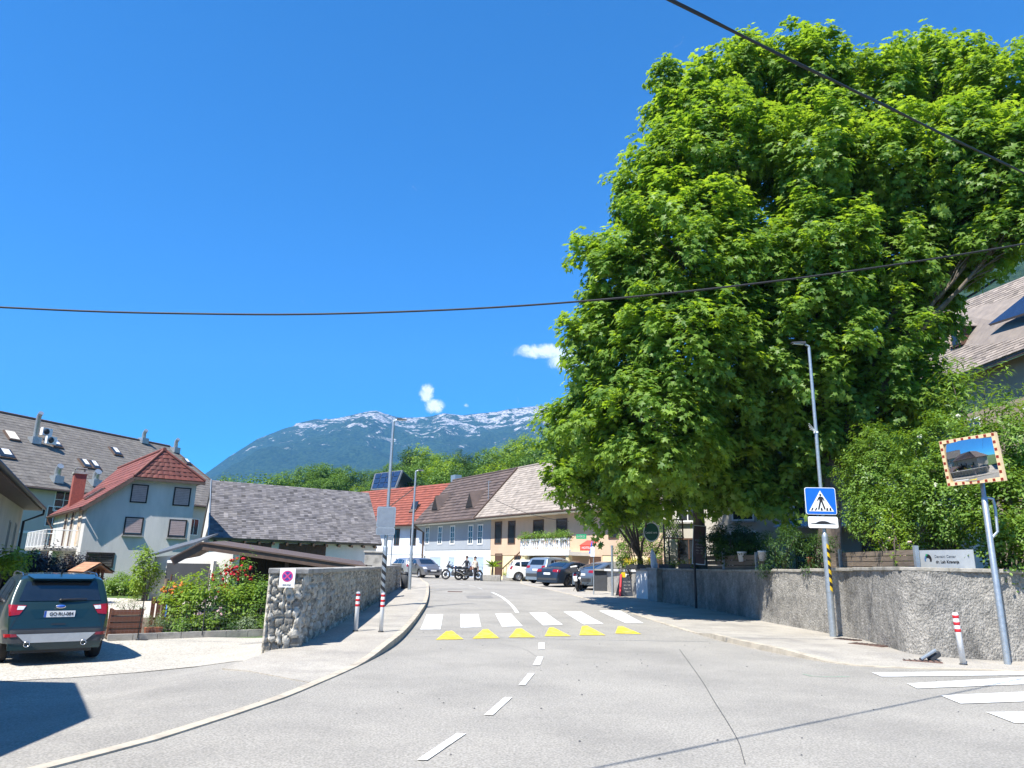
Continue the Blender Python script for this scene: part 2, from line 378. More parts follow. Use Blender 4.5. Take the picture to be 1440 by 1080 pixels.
mark('crossing_stripes', z6([[(160, 205), (248, 205), (260, 138), (188, 138)], [(337, 197), (428, 195), (415, 137), (337, 137)], [(520, 193), (610, 190), (560, 135), (490, 135)],
     [(700, 187), (788, 184), (712, 130), (640, 130)], [(880, 183), (967, 180), (868, 126), (790, 126)], [(1065, 177), (1143, 177), (1040, 122), (945, 122)]]), M_mark)
mark('ramp_triangles', z6([[(228, 250), (350, 248), (300, 210), (275, 212)], [(390, 245), (508, 243), (458, 203), (435, 205)], [(550, 240), (665, 239), (605, 200), (582, 202)],
     [(707, 234), (822, 234), (745, 195), (727, 197)], [(860, 230), (975, 230), (895, 188), (872, 190)], [(1018, 222), (1133, 225), (1050, 190), (1030, 190)]]), M_ymark)
cl = curve([P(*p) for p in [(725, 862), (717, 851), (704, 840), (690, 833)]], 0.5); cr = offset(cl, -0.13)
m = MB()
for i in range(len(cl) - 1): m.poly([(q.x, q.y, H(q.x, q.y) + 0.006) for q in (cl[i], cl[i + 1], cr[i + 1], cr[i])])
bm_fix(m); struct(m.build('centre_line', M_mark))
mark('centre_line', [[(676, 828.0), (680, 829.2), (675, 827.2), (671, 826.2)], [(665, 824.6), (669, 825.4), (662, 823.6), (658, 823)], [(650, 821.8), (655, 822.4), (647, 821), (643, 820.6)]], M_mark)
mark('side_road_stripes', [[(1226, 946), (1240, 952), (1500, 949), (1480, 943.5)], [(1275, 961.5), (1290, 968.6), (1560, 958), (1520, 948)],
     [(1323, 978.5), (1351, 990), (1640, 980), (1580, 967)], [(1387, 1002), (1426, 1017), (1720, 1016), (1640, 999)], [(1490, 1032), (1545, 1052), (1800, 1055), (1740, 1034)]], M_mark)
def seam(name, pts, w, mat, dz=0.005):
    c = curve([P(*p) for p in pts], 0.4); d = offset(c, w); m = MB()
    for i in range(len(c) - 1): m.poly([(q.x, q.y, H(q.x, q.y) + dz) for q in (c[i], c[i + 1], d[i + 1], d[i])])
    bm_fix(m); return struct(m.build(name, mat))
seam('road_crack', [(955, 913), (985, 955), (1003, 985), (1025, 1020), (1040, 1048), (1047, 1075)], 0.009, M_seam)
seam('road_crack', [(603, 832), (625, 830), (650, 829)], 0.05, M_seam)
seam('green_chalk_line', [(1128, 948), (1140, 951), (1160, 952), (1196, 952)], 0.02, M_green)
M_patch = pm('asphalt_patch', (0.225, 0.215, 0.195), (0.18, 0.172, 0.158), scale=1.5, rough=0.93, bump=0.3, bscale=110, dist=0.005, fine=0.3, fscale=40)
mark('road_patch', [[(655, 838), (690, 837.5), (694, 841), (657, 841.5)]], M_patch, 0.0025)
seam('road_crack', [(700, 905), (735, 912), (760, 926), (800, 933)], 0.006, M_seam)
# grit and small fallen leaves
mm_ = MB()
for i in range(140):
    x, y = random.uniform(-4, 9), random.uniform(5, 22); r = random.uniform(.008, .02); z = H(x, y) + .001
    if -3.2 < x < 7.5 or y > 14: mm_.add([(x - r, y, z), (x, y - r * .7, z), (x + r, y, z), (x, y + r * .8, z), (x, y, z + r * .7)], [(0, 1, 4), (1, 2, 4), (2, 3, 4), (3, 0, 4)])
gt_ = mm_.build('road_grit', M_seam); gt_['kind'] = 'stuff'
# iron covers in the pavement
M_rust = pm('rusty_iron', (0.20, 0.12, 0.09), (0.10, 0.06, 0.05), scale=9, rough=0.9, bump=0.3)
def cover(px, py, w, d, yaw, label, hf, round_=False, mat=M_rust):
    p = P(px, py); t = thing('drain_cover', label, 'drain cover', (p.x, p.y, H(p.x, p.y) + hf(p.x, p.y)), yaw)
    m = MB(); m.box(-w / 2, w / 2, -d / 2, d / 2, -0.03, 0.008); m.build('frame', mat, t)
    m = MB()
    for i in range(7): x = -w / 2 + 0.04 + (w - 0.08) * i / 6; m.box(x - 0.012, x + 0.012, -d / 2 + .03, d / 2 - .03, 0.0085, 0.016)
    m.build('grate', M_black, t)
cover(1192, 905, 0.55, 0.4, R(-50), 'small rusty iron cover set in the pavement beside the crossing sign pole', hrw)
cover(1222, 913, 0.8, 0.5, R(-50), 'rusty iron cover between the crossing pole and the broken post stub', hrw)
cover(1296, 932, 0.7, 0.35, R(-20), 'narrow rusty drain cover at the kerb below the broken post', hrw)
cover(640, 832, 0.7, 0.5, 0, 'dark drain cover in the road beyond the crossing, near the left kerb', lambda x, y: 0.004)
for (px, py) in [(682, 1022), (697, 1016), (769, 975), (927, 989), (1130, 1008)]:
    pass
# ---------------------------------------------------------------- mountains
def ridge(x, seed):
    r = np.zeros_like(x[0]); a = 1.0; f = 1.0; rs = np.random.default_rng(seed)
    for o in range(7):
        ph = rs.random(8) * 6.28; n = np.zeros_like(r)
        for k in range(8):
            th = ph[k] * 1.7 + k; n += np.sin((x[0] * math.cos(th) + x[1] * math.sin(th)) * f * (0.8 + 0.08 * k) + ph[k] * 3)
        r += a * (1 - np.abs(n / 3.0)); a *= 0.5; f *= 2.07
    return r
def mountain_mat(name, rock_lo, rock_hi, forest, forest2, nscale):
    m, nt, b = nodes(name); L = nt.links; b.inputs['Roughness'].default_value = 0.95; b.inputs['Specular IOR Level'].default_value = 0.1
    geo = N(nt, 'ShaderNodeNewGeometry'); sp = N(nt, 'ShaderNodeSeparateXYZ'); L.new(geo.outputs['Position'], sp.inputs[0])
    n1 = N(nt, 'ShaderNodeTexNoise'); n1.inputs['Scale'].default_value = nscale; n1.inputs['Detail'].default_value = 14; n1.inputs['Roughness'].default_value = 0.74; n1.inputs['Distortion'].default_value = 0.6
    mp = N(nt, 'ShaderNodeMapping'); mp.inputs['Scale'].default_value = (1, 1, 1.6); L.new(geo.outputs['Position'], mp.inputs['Vector']); L.new(mp.outputs[0], n1.inputs['Vector'])
    hgt = N(nt, 'ShaderNodeMapRange'); hgt.inputs['From Min'].default_value = rock_lo; hgt.inputs['From Max'].default_value = rock_hi; hgt.inputs['To Min'].default_value = -0.13; hgt.inputs['To Max'].default_value = 0.112
    L.new(sp.outputs['Z'], hgt.inputs['Value'])
    ad = N(nt, 'ShaderNodeMath', operation='ADD'); L.new(n1.outputs['Fac'], ad.inputs[0]); L.new(hgt.outputs[0], ad.inputs[1])
    rk = N(nt, 'ShaderNodeValToRGB'); e = rk.color_ramp.elements; e[0].position = 0.565; e[0].color = (0, 0, 0, 1); e[1].position = 0.585; e[1].color = (1, 1, 1, 1); L.new(ad.outputs[0], rk.inputs['Fac'])
    n2 = N(nt, 'ShaderNodeTexNoise'); n2.inputs['Scale'].default_value = nscale * 7; n2.inputs['Detail'].default_value = 10; L.new(geo.outputs['Position'], n2.inputs['Vector'])
    fr = N(nt, 'ShaderNodeValToRGB'); fr.color_ramp.elements[0].color = c4(forest2); fr.color_ramp.elements[1].color = c4(forest); fr.color_ramp.elements[0].position = 0.35; fr.color_ramp.elements[1].position = 0.65; L.new(n2.outputs['Fac'], fr.inputs['Fac'])
    rr = N(nt, 'ShaderNodeValToRGB'); rr.color_ramp.elements[0].color = (0.13, 0.13, 0.125, 1); rr.color_ramp.elements[1].color = (0.52, 0.50, 0.47, 1); rr.color_ramp.elements[0].position = 0.38; rr.color_ramp.elements[1].position = 0.56; L.new(n2.outputs['Fac'], rr.inputs['Fac'])
    mx = N(nt, 'ShaderNodeMix', data_type='RGBA'); L.new(rk.outputs[0], mx.inputs[0]); L.new(fr.outputs[0], mx.inputs[6]); L.new(rr.outputs[0], mx.inputs[7]); L.new(mx.outputs[2], b.inputs['Base Color'])
    bp = N(nt, 'ShaderNodeBump'); bp.inputs['Strength'].default_value = 1.0; bp.inputs['Distance'].default_value = 0.35 / nscale; L.new(n1.outputs['Fac'], bp.inputs['Height']); L.new(bp.outputs[0], b.inputs['Normal'])
    MATS[name] = m; return m
def mountain(name, crest, dist, depth, seed, mat, amp, base_el=0.0, na=260, nr=110):
    """crest: (px, py) skyline points; the slope rises from dist-depth to the skyline at dist, then falls behind"""
    az, el = [], []
    for px, py in crest: d = ray(px, py); az.append(math.atan2(d.x, d.y)); el.append(d.z / math.hypot(d.x, d.y))
    A = np.linspace(az[0], az[-1], na); E = np.interp(A, az, el); T = np.linspace(0, 1.5, nr)
    AA, TT = np.meshgrid(A, T); EE = np.interp(AA, az, el)
    rad = dist - depth * (1 - TT)
    X = np.sin(AA) * rad; Y = np.cos(AA) * rad
    crest_h = EE * dist + 1.7
    prof = np.where(TT <= 1, TT ** 1.25, 1 - (TT - 1) * 0.9)
    sc = 1 / (depth * 0.16)
    nz = ridge((X * sc, Y * sc), seed) - 1.1
    Z = crest_h * prof + nz * amp * np.clip(TT * 1.6, 0, 1) * np.where(TT < 1, np.clip((1 - TT) * 5, 0.06, 1), 1.0) * 1.0
    Z = np.where(TT > 1, np.minimum(Z, crest_h * (1.02 - 0.5 * (TT - 1))), Z)
    Z = Z - (TT < 0.02) * 60
    vs = np.stack([X, Y, Z], -1).reshape(-1, 3)
    idx = np.arange(na * nr).reshape(nr, na)
    fs = np.stack([idx[:-1, :-1], idx[:-1, 1:], idx[1:, 1:], idx[1:, :-1]], -1).reshape(-1, 4)[:, ::-1]
    vs[:, 2] -= 2
    o = npmesh(name, vs, fs, 4, None, mat, smooth=True); return struct(o)
M_mt = mountain_mat('mountain_rock', 380, 980, (0.040, 0.075, 0.030), (0.012, 0.030, 0.014), 0.009)
crest = [(150, 790), (240, 700), (290, 663), (322, 640), (362, 615), (400, 601), (440, 592), (480, 586), (503, 580), (520, 576.5), (530, 576), (540, 580), (560, 585), (585, 585), (606, 583), (625, 578.5), (650, 582), (668, 579.5), (682, 578), (700, 576), (715, 573), (742, 570), (765, 569), (790, 566), (900, 556), (1050, 545), (1300, 545), (1500, 600)]
mountain('mountain', crest, 4600, 2600, 5, M_mt, 130, na=420, nr=150)
M_hs = mountain_mat('hillside_forest', 900, 1500, (0.060, 0.10, 0.030), (0.018, 0.040, 0.012), 0.02)
crest2 = [(1050, 640), (1150, 540), (1250, 440), (1330, 385), (1400, 345), (1500, 300), (1700, 260), (2000, 300)]
mountain('hillside', crest2, 1100, 850, 9, M_hs, 22, na=200, nr=120)
# ================================================================ BUILDINGS
def tile_plane(m, q, course, tw, lift, wave=0.0, th=0.14, jitter=0.0):
    """roof slope q = [eave left, eave right, ridge right, ridge left] covered in overlapping tiles over a solid slab"""
    q = [V(p) for p in q]; n = (q[1] - q[0]).cross(q[3] - q[0]).normalized()
    if n.z < 0: n = -n
    sl = ((q[3] - q[0]).length + (q[2] - q[1]).length) / 2; rows = max(2, int(sl / course))
    m.cv = 0.35; m.slab([p - n * 0.03 for p in q], n, th)
    for r in range(rows):
        f0, f1 = r / rows, min(1.0, (r + 1.25) / rows)
        a0, a1 = q[0].lerp(q[3], f0), q[1].lerp(q[2], f0); b0, b1 = q[0].lerp(q[3], f1), q[1].lerp(q[2], f1)
        wlen = (a1 - a0).length; k = max(1, int(wlen / tw)); sub = 4 if wave else 1
        for c in range(k):
            m.cv = min(1, max(0, random.gauss(0.5, 0.22))); jz = random.random() * jitter
            for s_ in range(sub):
                t0, t1 = (c + s_ / sub) / k, (c + (s_ + 1) / sub) / k
                w0 = wave * math.sin(math.pi * (s_ / sub)) if wave else 0; w1 = wave * math.sin(math.pi * ((s_ + 1) / sub)) if wave else 0
                p0 = a0.lerp(a1, t0) + n * (lift + w0 + jz); p1 = a0.lerp(a1, t1) + n * (lift + w1 + jz)
                p2 = b0.lerp(b1, t1) + n * (0.004 + w1); p3 = b0.lerp(b1, t0) + n * (0.004 + w0)
                m.add([p0, p1, p2, p3, p0 - n * (lift + w0 + .01), p1 - n * (lift + w1 + .01)], [(0, 1, 2, 3), (4, 5, 1, 0)])
def bar(m, a, b, w, h):                        # beam between two points, w horizontal, h vertical
    a, b = V(a), V(b); t = (b - a); s = t.cross(V((0, 0, 1))).normalized(); u = s.cross(t).normalized()
    return m.obox((a + b) / 2, t / 2, s * w / 2, u * h / 2)
def pt(o, u, n, s, z, out=0.0): return V((o[0], o[1], 0)) + V((u[0], u[1], 0)) * s + V((n[0], n[1], 0)) * out + V((0, 0, z))
def window(parent, c, u, n, w, h, frame, pane=None, fw_=0.07, mull=1, bars=0, sill=None, shutter=None, name='window', label=None, out=0.04):
    """c: bottom centre on the wall face"""
    c = V(c); u = V((u[0], u[1], 0)).normalized(); n = V((n[0], n[1], 0)).normalized(); z = V((0, 0, 1)); m = MB()
    def b(s0, s1, z0, z1, d0, d1): m.obox(c + u * (s0 + s1) / 2 + z * (z0 + z1) / 2 + n * (d0 + d1) / 2, u * (s1 - s0) / 2, n * (d1 - d0) / 2, z * (z1 - z0) / 2)
    b(-w / 2 - fw_, -w / 2, -fw_, h + fw_, -.02, out); b(w / 2, w / 2 + fw_, -fw_, h + fw_, -.02, out); b(-w / 2, w / 2, -fw_, 0, -.02, out - .002); b(-w / 2, w / 2, h, h + fw_, -.02, out - .002)
    for i in range(mull): s = -w / 2 + w * (i + 1) / (mull + 1); b(s - .025, s + .025, 0, h, -.01, out - .008)
    for i in range(bars): s = h * (i + 1) / (bars + 1); b(-w / 2, w / 2, s - .02, s + .02, -.01, out - .012)
    f = m.build(name, frame, parent); m = MB()
    if label: f['label'] = label
    b(-w / 2, w / 2, 0, h, -.01, .012); m.build('pane', pane or M_pane, f)
    if sill: m = MB(); b(-w / 2 - .12, w / 2 + .12, -fw_ - .08, -fw_ - .002, -.01, .16); m.build('sill', sill, f)
    if shutter:                                # (material, share of the height covered from the top)
        m = MB(); hh = h * shutter[1]; k = max(3, int(hh / .09))
        for i in range(k): z1 = h - hh * i / k; b(-w / 2 + .01, w / 2 - .01, z1 - hh / k + .008, z1, .013, .03)
        m.build('shutter', shutter[0], f)
    return f
def door(parent, c, u, n, w, h, mat, frame=None, label=None):
    c = V(c); u = V((u[0], u[1], 0)).normalized(); n = V((n[0], n[1], 0)).normalized(); z = V((0, 0, 1)); m = MB()
    def b(s0, s1, z0, z1, d0, d1): m.obox(c + u * (s0 + s1) / 2 + z * (z0 + z1) / 2 + n * (d0 + d1) / 2, u * (s1 - s0) / 2, n * (d1 - d0) / 2, z * (z1 - z0) / 2)
    b(-w / 2, w / 2, 0, h, -.02, .03)
    for k in range(2): b(-w / 2 + .12, w / 2 - .12, h * (.08 + .46 * k), h * (.46 + .46 * k), .03, .045)
    d = m.build('door', mat, parent); m = MB()
    b(-w / 2 - .09, -w / 2, 0, h + .09, -.02, .06); b(w / 2, w / 2 + .09, 0, h + .09, -.02, .06); b(-w / 2, w / 2, h, h + .09, -.02, .058); m.build('door_frame', frame or M_white, d)
    m = MB(); b(w / 2 - .16, w / 2 - .12, h * .45, h * .52, .045, .09); m.build('handle', M_chrome, d)
    if label: d['label'] = label
    return d
def pipe(name, pts, r, mat, parent): m = MB(); m.tube(pts, r, 8); return m.build(name, mat, parent)

# ---- materials
M_redtile = pm('red_roof_tile', (0.22, 0.065, 0.045), (0.14, 0.042, 0.033), scale=2, rough=0.7, attr='var', aamt=0.30, dirt=(0.10, 0.05, 0.04), dscale=1.2, damt=0.4)
M_redtile2 = pm('orange_red_roof_tile', (0.27, 0.075, 0.045), (0.19, 0.052, 0.033), scale=2, rough=0.75, attr='var', aamt=0.25)
M_brtile = pm('brown_roof_tile', (0.12, 0.085, 0.07), (0.075, 0.055, 0.048), scale=1, rough=0.8, attr='var', aamt=0.35)
M_bgtile = pm('beige_roof_tile', (0.34, 0.29, 0.24), (0.25, 0.215, 0.18), scale=2, rough=0.9, attr='var', aamt=0.25, dirt=(0.2, 0.17, 0.14), damt=0.5)
M_slate = pm('slate_tile', (0.155, 0.145, 0.145), (0.10, 0.095, 0.10), scale=1.2, rough=0.85, attr='var', aamt=0.55, dirt=(0.30, 0.27, 0.23), dscale=2.2, damt=0.25)
M_eternit = pm('fibre_cement_tile', (0.20, 0.18, 0.155), (0.14, 0.125, 0.11), scale=1.5, rough=0.95, attr='var', aamt=0.18, dirt=(0.09, 0.085, 0.07), dscale=5, damt=0.55)
M_rtile = pm('grey_brown_roof_tile', (0.30, 0.25, 0.205), (0.21, 0.175, 0.15), scale=2, rough=0.9, attr='var', aamt=0.35)
M_housewall = pm('weathered_white_render', (0.62, 0.60, 0.56), (0.50, 0.49, 0.46), scale=1.1, rough=0.95, bump=0.1, bscale=50, stretch=(1, 1, 0.25), dirt=(0.34, 0.36, 0.34), dscale=0.9, damt=0.45)
M_cream = pm('cream_render', (0.72, 0.66, 0.54), (0.60, 0.55, 0.45), scale=1, rough=0.95, stretch=(1, 1, 0.3))
M_beige = pm('beige_render', (0.50, 0.47, 0.40), (0.40, 0.38, 0.33), scale=0.7, rough=0.95, stretch=(1, 1, 0.3), bump=0.08, bscale=60)
M_greywall = pm('pale_grey_render', (0.52, 0.50, 0.46), (0.44, 0.42, 0.39), scale=0.6, rough=0.95, stretch=(1, 1, 0.3))
M_bluewall = pm('blue_grey_render', (0.36, 0.39, 0.42), (0.31, 0.34, 0.37), scale=0.8, rough=0.95, stretch=(1, 1, 0.4))
M_palewall = pm('pale_blue_white_render', (0.66, 0.70, 0.76), (0.58, 0.62, 0.69), scale=0.8, rough=0.95)
M_orange = pm('apricot_render', (0.62, 0.45, 0.31), (0.54, 0.39, 0.27), scale=0.8, rough=0.95, stretch=(1, 1, 0.4))
M_yellowwall = pm('yellow_render', (0.80, 0.68, 0.40), (0.72, 0.60, 0.34), scale=0.8, rough=0.95)
M_shut = pm('pinkish_roller_shutter', (0.44, 0.33, 0.31), (0.38, 0.28, 0.265), scale=4, rough=0.7)
M_paleblue = pm('pale_blue_door', (0.42, 0.52, 0.66), (0.36, 0.46, 0.60), scale=3, rough=0.6)
M_fascia = pm('brown_fascia', (0.13, 0.085, 0.06), (0.09, 0.058, 0.042), scale=6, rough=0.6)
M_metalroof = pm('grey_metal_roof', (0.15, 0.165, 0.18), (0.10, 0.11, 0.12), scale=1.5, rough=0.6, metal=0.2)
M_gdoor = pm('grey_garage_door', (0.055, 0.06, 0.068), (0.04, 0.044, 0.05), scale=2, rough=0.75)
M_panel = pm('solar_panel', (0.02, 0.035, 0.08), (0.012, 0.02, 0.05), scale=1, rough=0.12, spec=0.8)
M_brick = pm('red_brick', (0.34, 0.09, 0.06), (0.22, 0.06, 0.045), scale=9, rough=0.9, bump=0.3)
Z = V((0, 0, 1))
def gable_body(m, poly, z0, prof=None): pass

# ---- white house with red half-hipped roof
t = thing('house', 'small white rendered house with red tiled half-hipped roof and four pink roller shutters', 'house')
HL_, HR_ = atz(189, 669, 6.0), atz(289, 677, 6.0); ux = (HR_ - HL_); ux.z = 0; wHH = ux.length; ux.normalize(); EN = PL(115.5, 713, HL_, V((ux.y, -ux.x, 0))); EF = atz(69, 725.5, EN.z); gz = -0.3
ay = V((EF.x - EN.x, EF.y - EN.y, 0)); LEN = min(13, ay.length - .5); ay.normalize(); g0 = V((EN.x, EN.y, 0)) + ux * .3 + ay * .35; sHL = V((HL_.x - EN.x, HL_.y - EN.y)).length - .3; sHR = sHL + wHH
apx = atz(231, 633, 7.6); det = ux.x * ay.y - ux.y * ay.x; rx_, ry_ = apx.x - g0.x, apx.y - g0.y; sAP = (rx_ * ay.y - ry_ * ay.x) / det; kAP = (ux.x * ry_ - ux.y * rx_) / det; print('HOUSE', sHL, sHR, sAP, kAP, EN, LEN)
def gp(s, k, z): return g0 + ux * s + ay * k + Z * z
WS = sHR - .35; sl = (5.97 - EN.z) / (sHL + .3); ZA = 7.6
def zl(s): return 5.97 + sl * (s - sHL)
m = MB()
prof = [(0, gz), (WS, gz), (WS, 5.9), (sHL, 5.9), (0, zl(0) - .08)]
a = [gp(s, 0, z) for s, z in prof]; b = [gp(s, LEN, z) for s, z in prof]; k = len(prof)
m.add(a + b, [tuple(range(k)), tuple(range(2 * k - 1, k - 1, -1))] + [(i, k + i, k + (i + 1) % k, (i + 1) % k) for i in range(k)])
m.build('wall', M_housewall, t)
m = MB(); ov = 0.35
tile_plane(m, [gp(-.3, LEN + ov, zl(-.3)), gp(-.3, -ov, zl(-.3)), gp(sHL, -ov, 5.97), gp(sHL, LEN + ov, 5.97)], 0.34, 0.3, 0.03, 0.02)
tile_plane(m, [gp(sHL, LEN + ov, 5.97), gp(sHL, -ov, 5.97), gp(sAP, kAP, ZA), gp(sAP, LEN + ov, ZA)], 0.34, 0.3, 0.03, 0.02)
tile_plane(m, [gp(sHL, -ov, 5.97), gp(sHR, -ov, 5.97), gp(sAP + .02, kAP, ZA), gp(sAP - .02, kAP, ZA)], 0.34, 0.3, 0.03, 0.02)
tile_plane(m, [gp(sHR, -ov, 5.97), gp(sHR, LEN + ov, 5.97), gp(sAP, LEN + ov, ZA), gp(sAP, kAP, ZA)], 0.34, 0.3, 0.03, 0.02)
rf = m.build('roof', M_redtile, t)
m = MB(); m.tube([gp(sAP, kAP - .1, ZA + .05), gp(sAP, LEN + ov, ZA + .05)], 0.10, 8); m.tube([gp(sAP, kAP, ZA + .03), gp(sHL, -ov, 6.02)], 0.08, 8); m.tube([gp(sAP, kAP, ZA + .03), gp(sHR, -ov, 6.02)], 0.08, 8); m.build('ridge_tiles', M_redtile, rf)
m = MB(); bar(m, gp(-.3, -ov - .03, zl(-.3) - .13), gp(sHL, -ov - .03, 5.84), .05, .2); bar(m, gp(sHL, -ov - .03, 5.86), gp(sHR, -ov - .03, 5.86), .1, .14); m.build('fascia', M_fascia, rf)
pipe('gutter', [gp(-.38, -ov, zl(-.3) - .1), gp(-.38, LEN + ov, zl(-.3) - .1)], 0.07, M_brownwood, rf)
pipe('downpipe', [gp(-.38, LEN - .2, zl(-.3) - .1), gp(-.36, LEN - .2, zl(-.3) - .35), gp(-.06, LEN - .3, zl(-.3) - .8), gp(-.06, LEN - .3, gz)], 0.05, M_brownwood, t)
m = MB(); c = gp(.45, 7.6, 0); m.obox(c + Z * 5.45, ux * .33, ay * .33, Z * 1.15); ch = m.build('chimney', M_brick, t)
m = MB(); m.obox(c + Z * 6.66, ux * .4, ay * .4, Z * .06); m.obox(c + Z * 6.95, ux * .3, ay * .3, Z * .03)
for sx in (-1, 1):
    for sy in (-1, 1): m.obox(c + ux * sx * .25 + ay * sy * .25 + Z * 6.82, ux * .03, ay * .03, Z * .11)
m.build('chimney_cap', M_conc, ch)
m = MB(); n_ = (-ux * sl + Z).normalized(); rt = (ux + Z * sl).normalized()
m.obox(gp(.9, 4.0, zl(.9)) + n_ * .07, rt * .55, ay * .35, n_ * .05); sk = m.build('skylight', M_fascia, t); m = MB(); m.obox(gp(.9, 4.0, zl(.9)) + n_ * .13, rt * .45, ay * .26, n_ * .012); m.build('pane', M_pane, sk)
gn = V((ux.y, -ux.x, 0))
for (x0, y0, x1, y1, sh) in [(182.5, 680.5, 206, 705.5, 1.0), (242.5, 685, 266, 710, 1.0), (173, 726.5, 199, 751, 0.93), (235.5, 730, 260, 754.5, 0.93)]:
    b0 = PL((x0 + x1) / 2, y1, g0, gn); top = PL((x0 + x1) / 2, y0, g0, gn); lf = PL(x0, y1, g0, gn); rg = PL(x1, y1, g0, gn)
    window(t, b0, ux, gn, (rg - lf).length - .1, top.z - b0.z - .08, M_darkwood, fw_=.06, mull=0, sill=M_conc if sh < 1 else None, shutter=(M_shut, sh))
b0 = PL(139, 796, g0, gn); window(t, b0, ux, gn, 1.15, .62, M_darkwood, pane=M_glass, fw_=.08, mull=1, bars=4, label='dark louvred window low on the gable wall')
m = MB(); m.obox(gp(WS / 2, -.03, .05), ux * WS / 2, ay * .03, Z * .28); m.build('plinth', M_conc, t)
sn = V((-ay.y, ay.x, 0)); sn = sn if sn.x < 0 else -sn                                        # left side wall with balcony
for k_, zz in ((1.5, 2.55), (4.0, 2.55), (6.3, 2.55)): door(t, gp(0, k_, zz - 0.35), -ay, sn, .85, 1.9, M_orange if k_ < 2 else M_brownwood, M_cream)
for k_ in (1.6, 4.2, 7.0): door(t, gp(0, k_, -.2), -ay, sn, .8, 1.85, M_orange if k_ > 5 else M_brownwood, M_cream)
m = MB(); m.obox(gp(-.75, 5.5, 2.0), ux * .75, ay * 4.3, Z * .07); bl = m.build('balcony_slab', M_conc, t)
m = MB(); q = [gp(-1.46, 1.25, 0), gp(-1.46, 9.75, 0)]
for a_, b_ in ((gp(-1.46, 1.25, 0), gp(-1.46, 9.75, 0)), (gp(-1.46, 9.75, 0), gp(-.05, 9.75, 0)), (gp(-1.46, 1.25, 0), gp(-.05, 1.25, 0))):
    m.tube([a_ + Z * 3.0, b_ + Z * 3.0], .025, 6); m.tube([a_ + Z * 2.15, b_ + Z * 2.15], .02, 6); k = int((b_ - a_).length / .30)
    for i in range(k + 1): p = a_.lerp(b_, i / k); m.tube([p + Z * 2.07, p + Z * 3.0], .010 if i % 5 else .024, 5)
m.build('balcony_railing', M_white, t)

# ---- long grey apartment house behind
t = thing('apartment_house', 'long apartment house with huge speckled grey-brown roof, roof windows and steel flues', 'apartment house')
d_ = V((0.363, 0.932, 0)).normalized(); pn = V((0.932, -0.363, 0)).normalized(); r0 = V((-44.44, 60.76, 0))
def ap_(s, w, z): return r0 + d_ * s + pn * w + Z * z
ZR, ZE, WW = 13.6, 6.9, 8.1; S0, S1 = -22, 18.57
m = MB(); m.prism([ap_(S0, 7.5, 0)[:2], ap_(S1 + 3.6, 7.5, 0)[:2], ap_(S1 + 3.6, -7.5, 0)[:2], ap_(S0, -7.5, 0)[:2]], -.5, ZE + .1); m.build('wall', M_greywall, t)
m = MB(); tile_plane(m, [ap_(S0, WW, ZE), ap_(S1 + 4.2, WW, ZE), ap_(S1, 0, ZR), ap_(S0, 0, ZR)], 0.42, 0.6, 0.02, jitter=.01)
tile_plane(m, [ap_(S1 + 4.2, WW, ZE), ap_(S1 + 4.2, -WW, ZE), ap_(S1, -.05, ZR), ap_(S1, .05, ZR)], 0.42, 0.6, 0.02)
tile_plane(m, [ap_(S1 + 4.2, -WW, ZE), ap_(S0, -WW, ZE), ap_(S0, 0, ZR), ap_(S1, 0, ZR)], 0.42, 0.6, 0.02)
rf = m.build('roof', M_eternit, t)
m = MB(); m.tube([ap_(S0, 0, ZR + .04), ap_(S1, 0, ZR + .04)], .12, 8); m.tube([ap_(S1, 0, ZR + .04), ap_(S1 + 4.2, WW, ZE + .04)], .1, 8); m.build('ridge_tiles', M_fascia, rf)
pipe('gutter', [ap_(S0, WW + .08, ZE - .12), ap_(S1 + 4.2, WW + .08, ZE - .12)], .09, M_fascia, rf)
rn = (pn * (ZR - ZE) + Z * WW).normalized(); ru = d_; rs_ = (-pn * WW + Z * (ZR - ZE)).normalized()
def on_roof(px, py): return PL(px, py, ap_(0, 0, ZR), rn)
for (px, py, w, h, white) in [(16, 614, 1.0, 1.3, 1), (6, 639, 1.4, 1.3, 0), (78, 625, .9, 1.2, 0), (162, 636, 1.0, 1.3, 0), (119, 653, .9, 1.3, 0), (132, 655, .9, 1.3, 0), (262, 650, .8, 1.0, 0)]:
    c = on_roof(px, py); m = MB(); m.obox(c + rn * .08, ru * w / 2, rs_ * h / 2, rn * .08); s_ = m.build('skylight', M_fascia, t)
    m = MB(); m.obox(c + rn * .18, ru * (w / 2 - .1), rs_ * (h / 2 - .1), rn * .015); m.build('pane', M_cream if white else M_pane, s_)
    if not white: m = MB(); m.obox(c + rn * .205 + rs_ * h * .12 + ru * w * .1, ru * (w * .22), rs_ * (h * .28), rn * .004); m.build('blind', M_white, s_)
for (px, py, hh, r) in [(48, 622, 2.3, .2), (201, 622, 1.0, .2), (246, 635, 1.1, .2), (79, 677, 1.0, .25), (133, 682, .9, .28)]:
    c = on_roof(px, py); m = MB(); m.tube([c - Z * .2, c + Z * hh, c + Z * (hh + .25) + pn * .35 - d_ * .1], r, 10); m.obox(c + Z * .15, ru * .4, pn * .35, Z * .3); m.build('flue', M_galv, t)
for (px, py) in [(62, 617), (68, 629)]:
    c = on_roof(px, py); m = MB(); m.obox(c + Z * .45 + rn * .2, (d_ - pn * .0) * .45, pn * .17, Z * .33); a_ = m.build('air_conditioner', M_white, t)
    m = MB(); m.lathe([(.0, .0), (.26, .0), (.26, .03), (.0, .03)], (0, 0, 0), 'y', 16); mm = Matrix((d_, pn, Z)).transposed().to_4x4(); mm.translation = c + Z * .45 + rn * .2 + pn * .175 - d_ * .1
    m.v = [tuple(mm @ V(v)) for v in m.v]; m.build('fan_grille', M_black, a_)
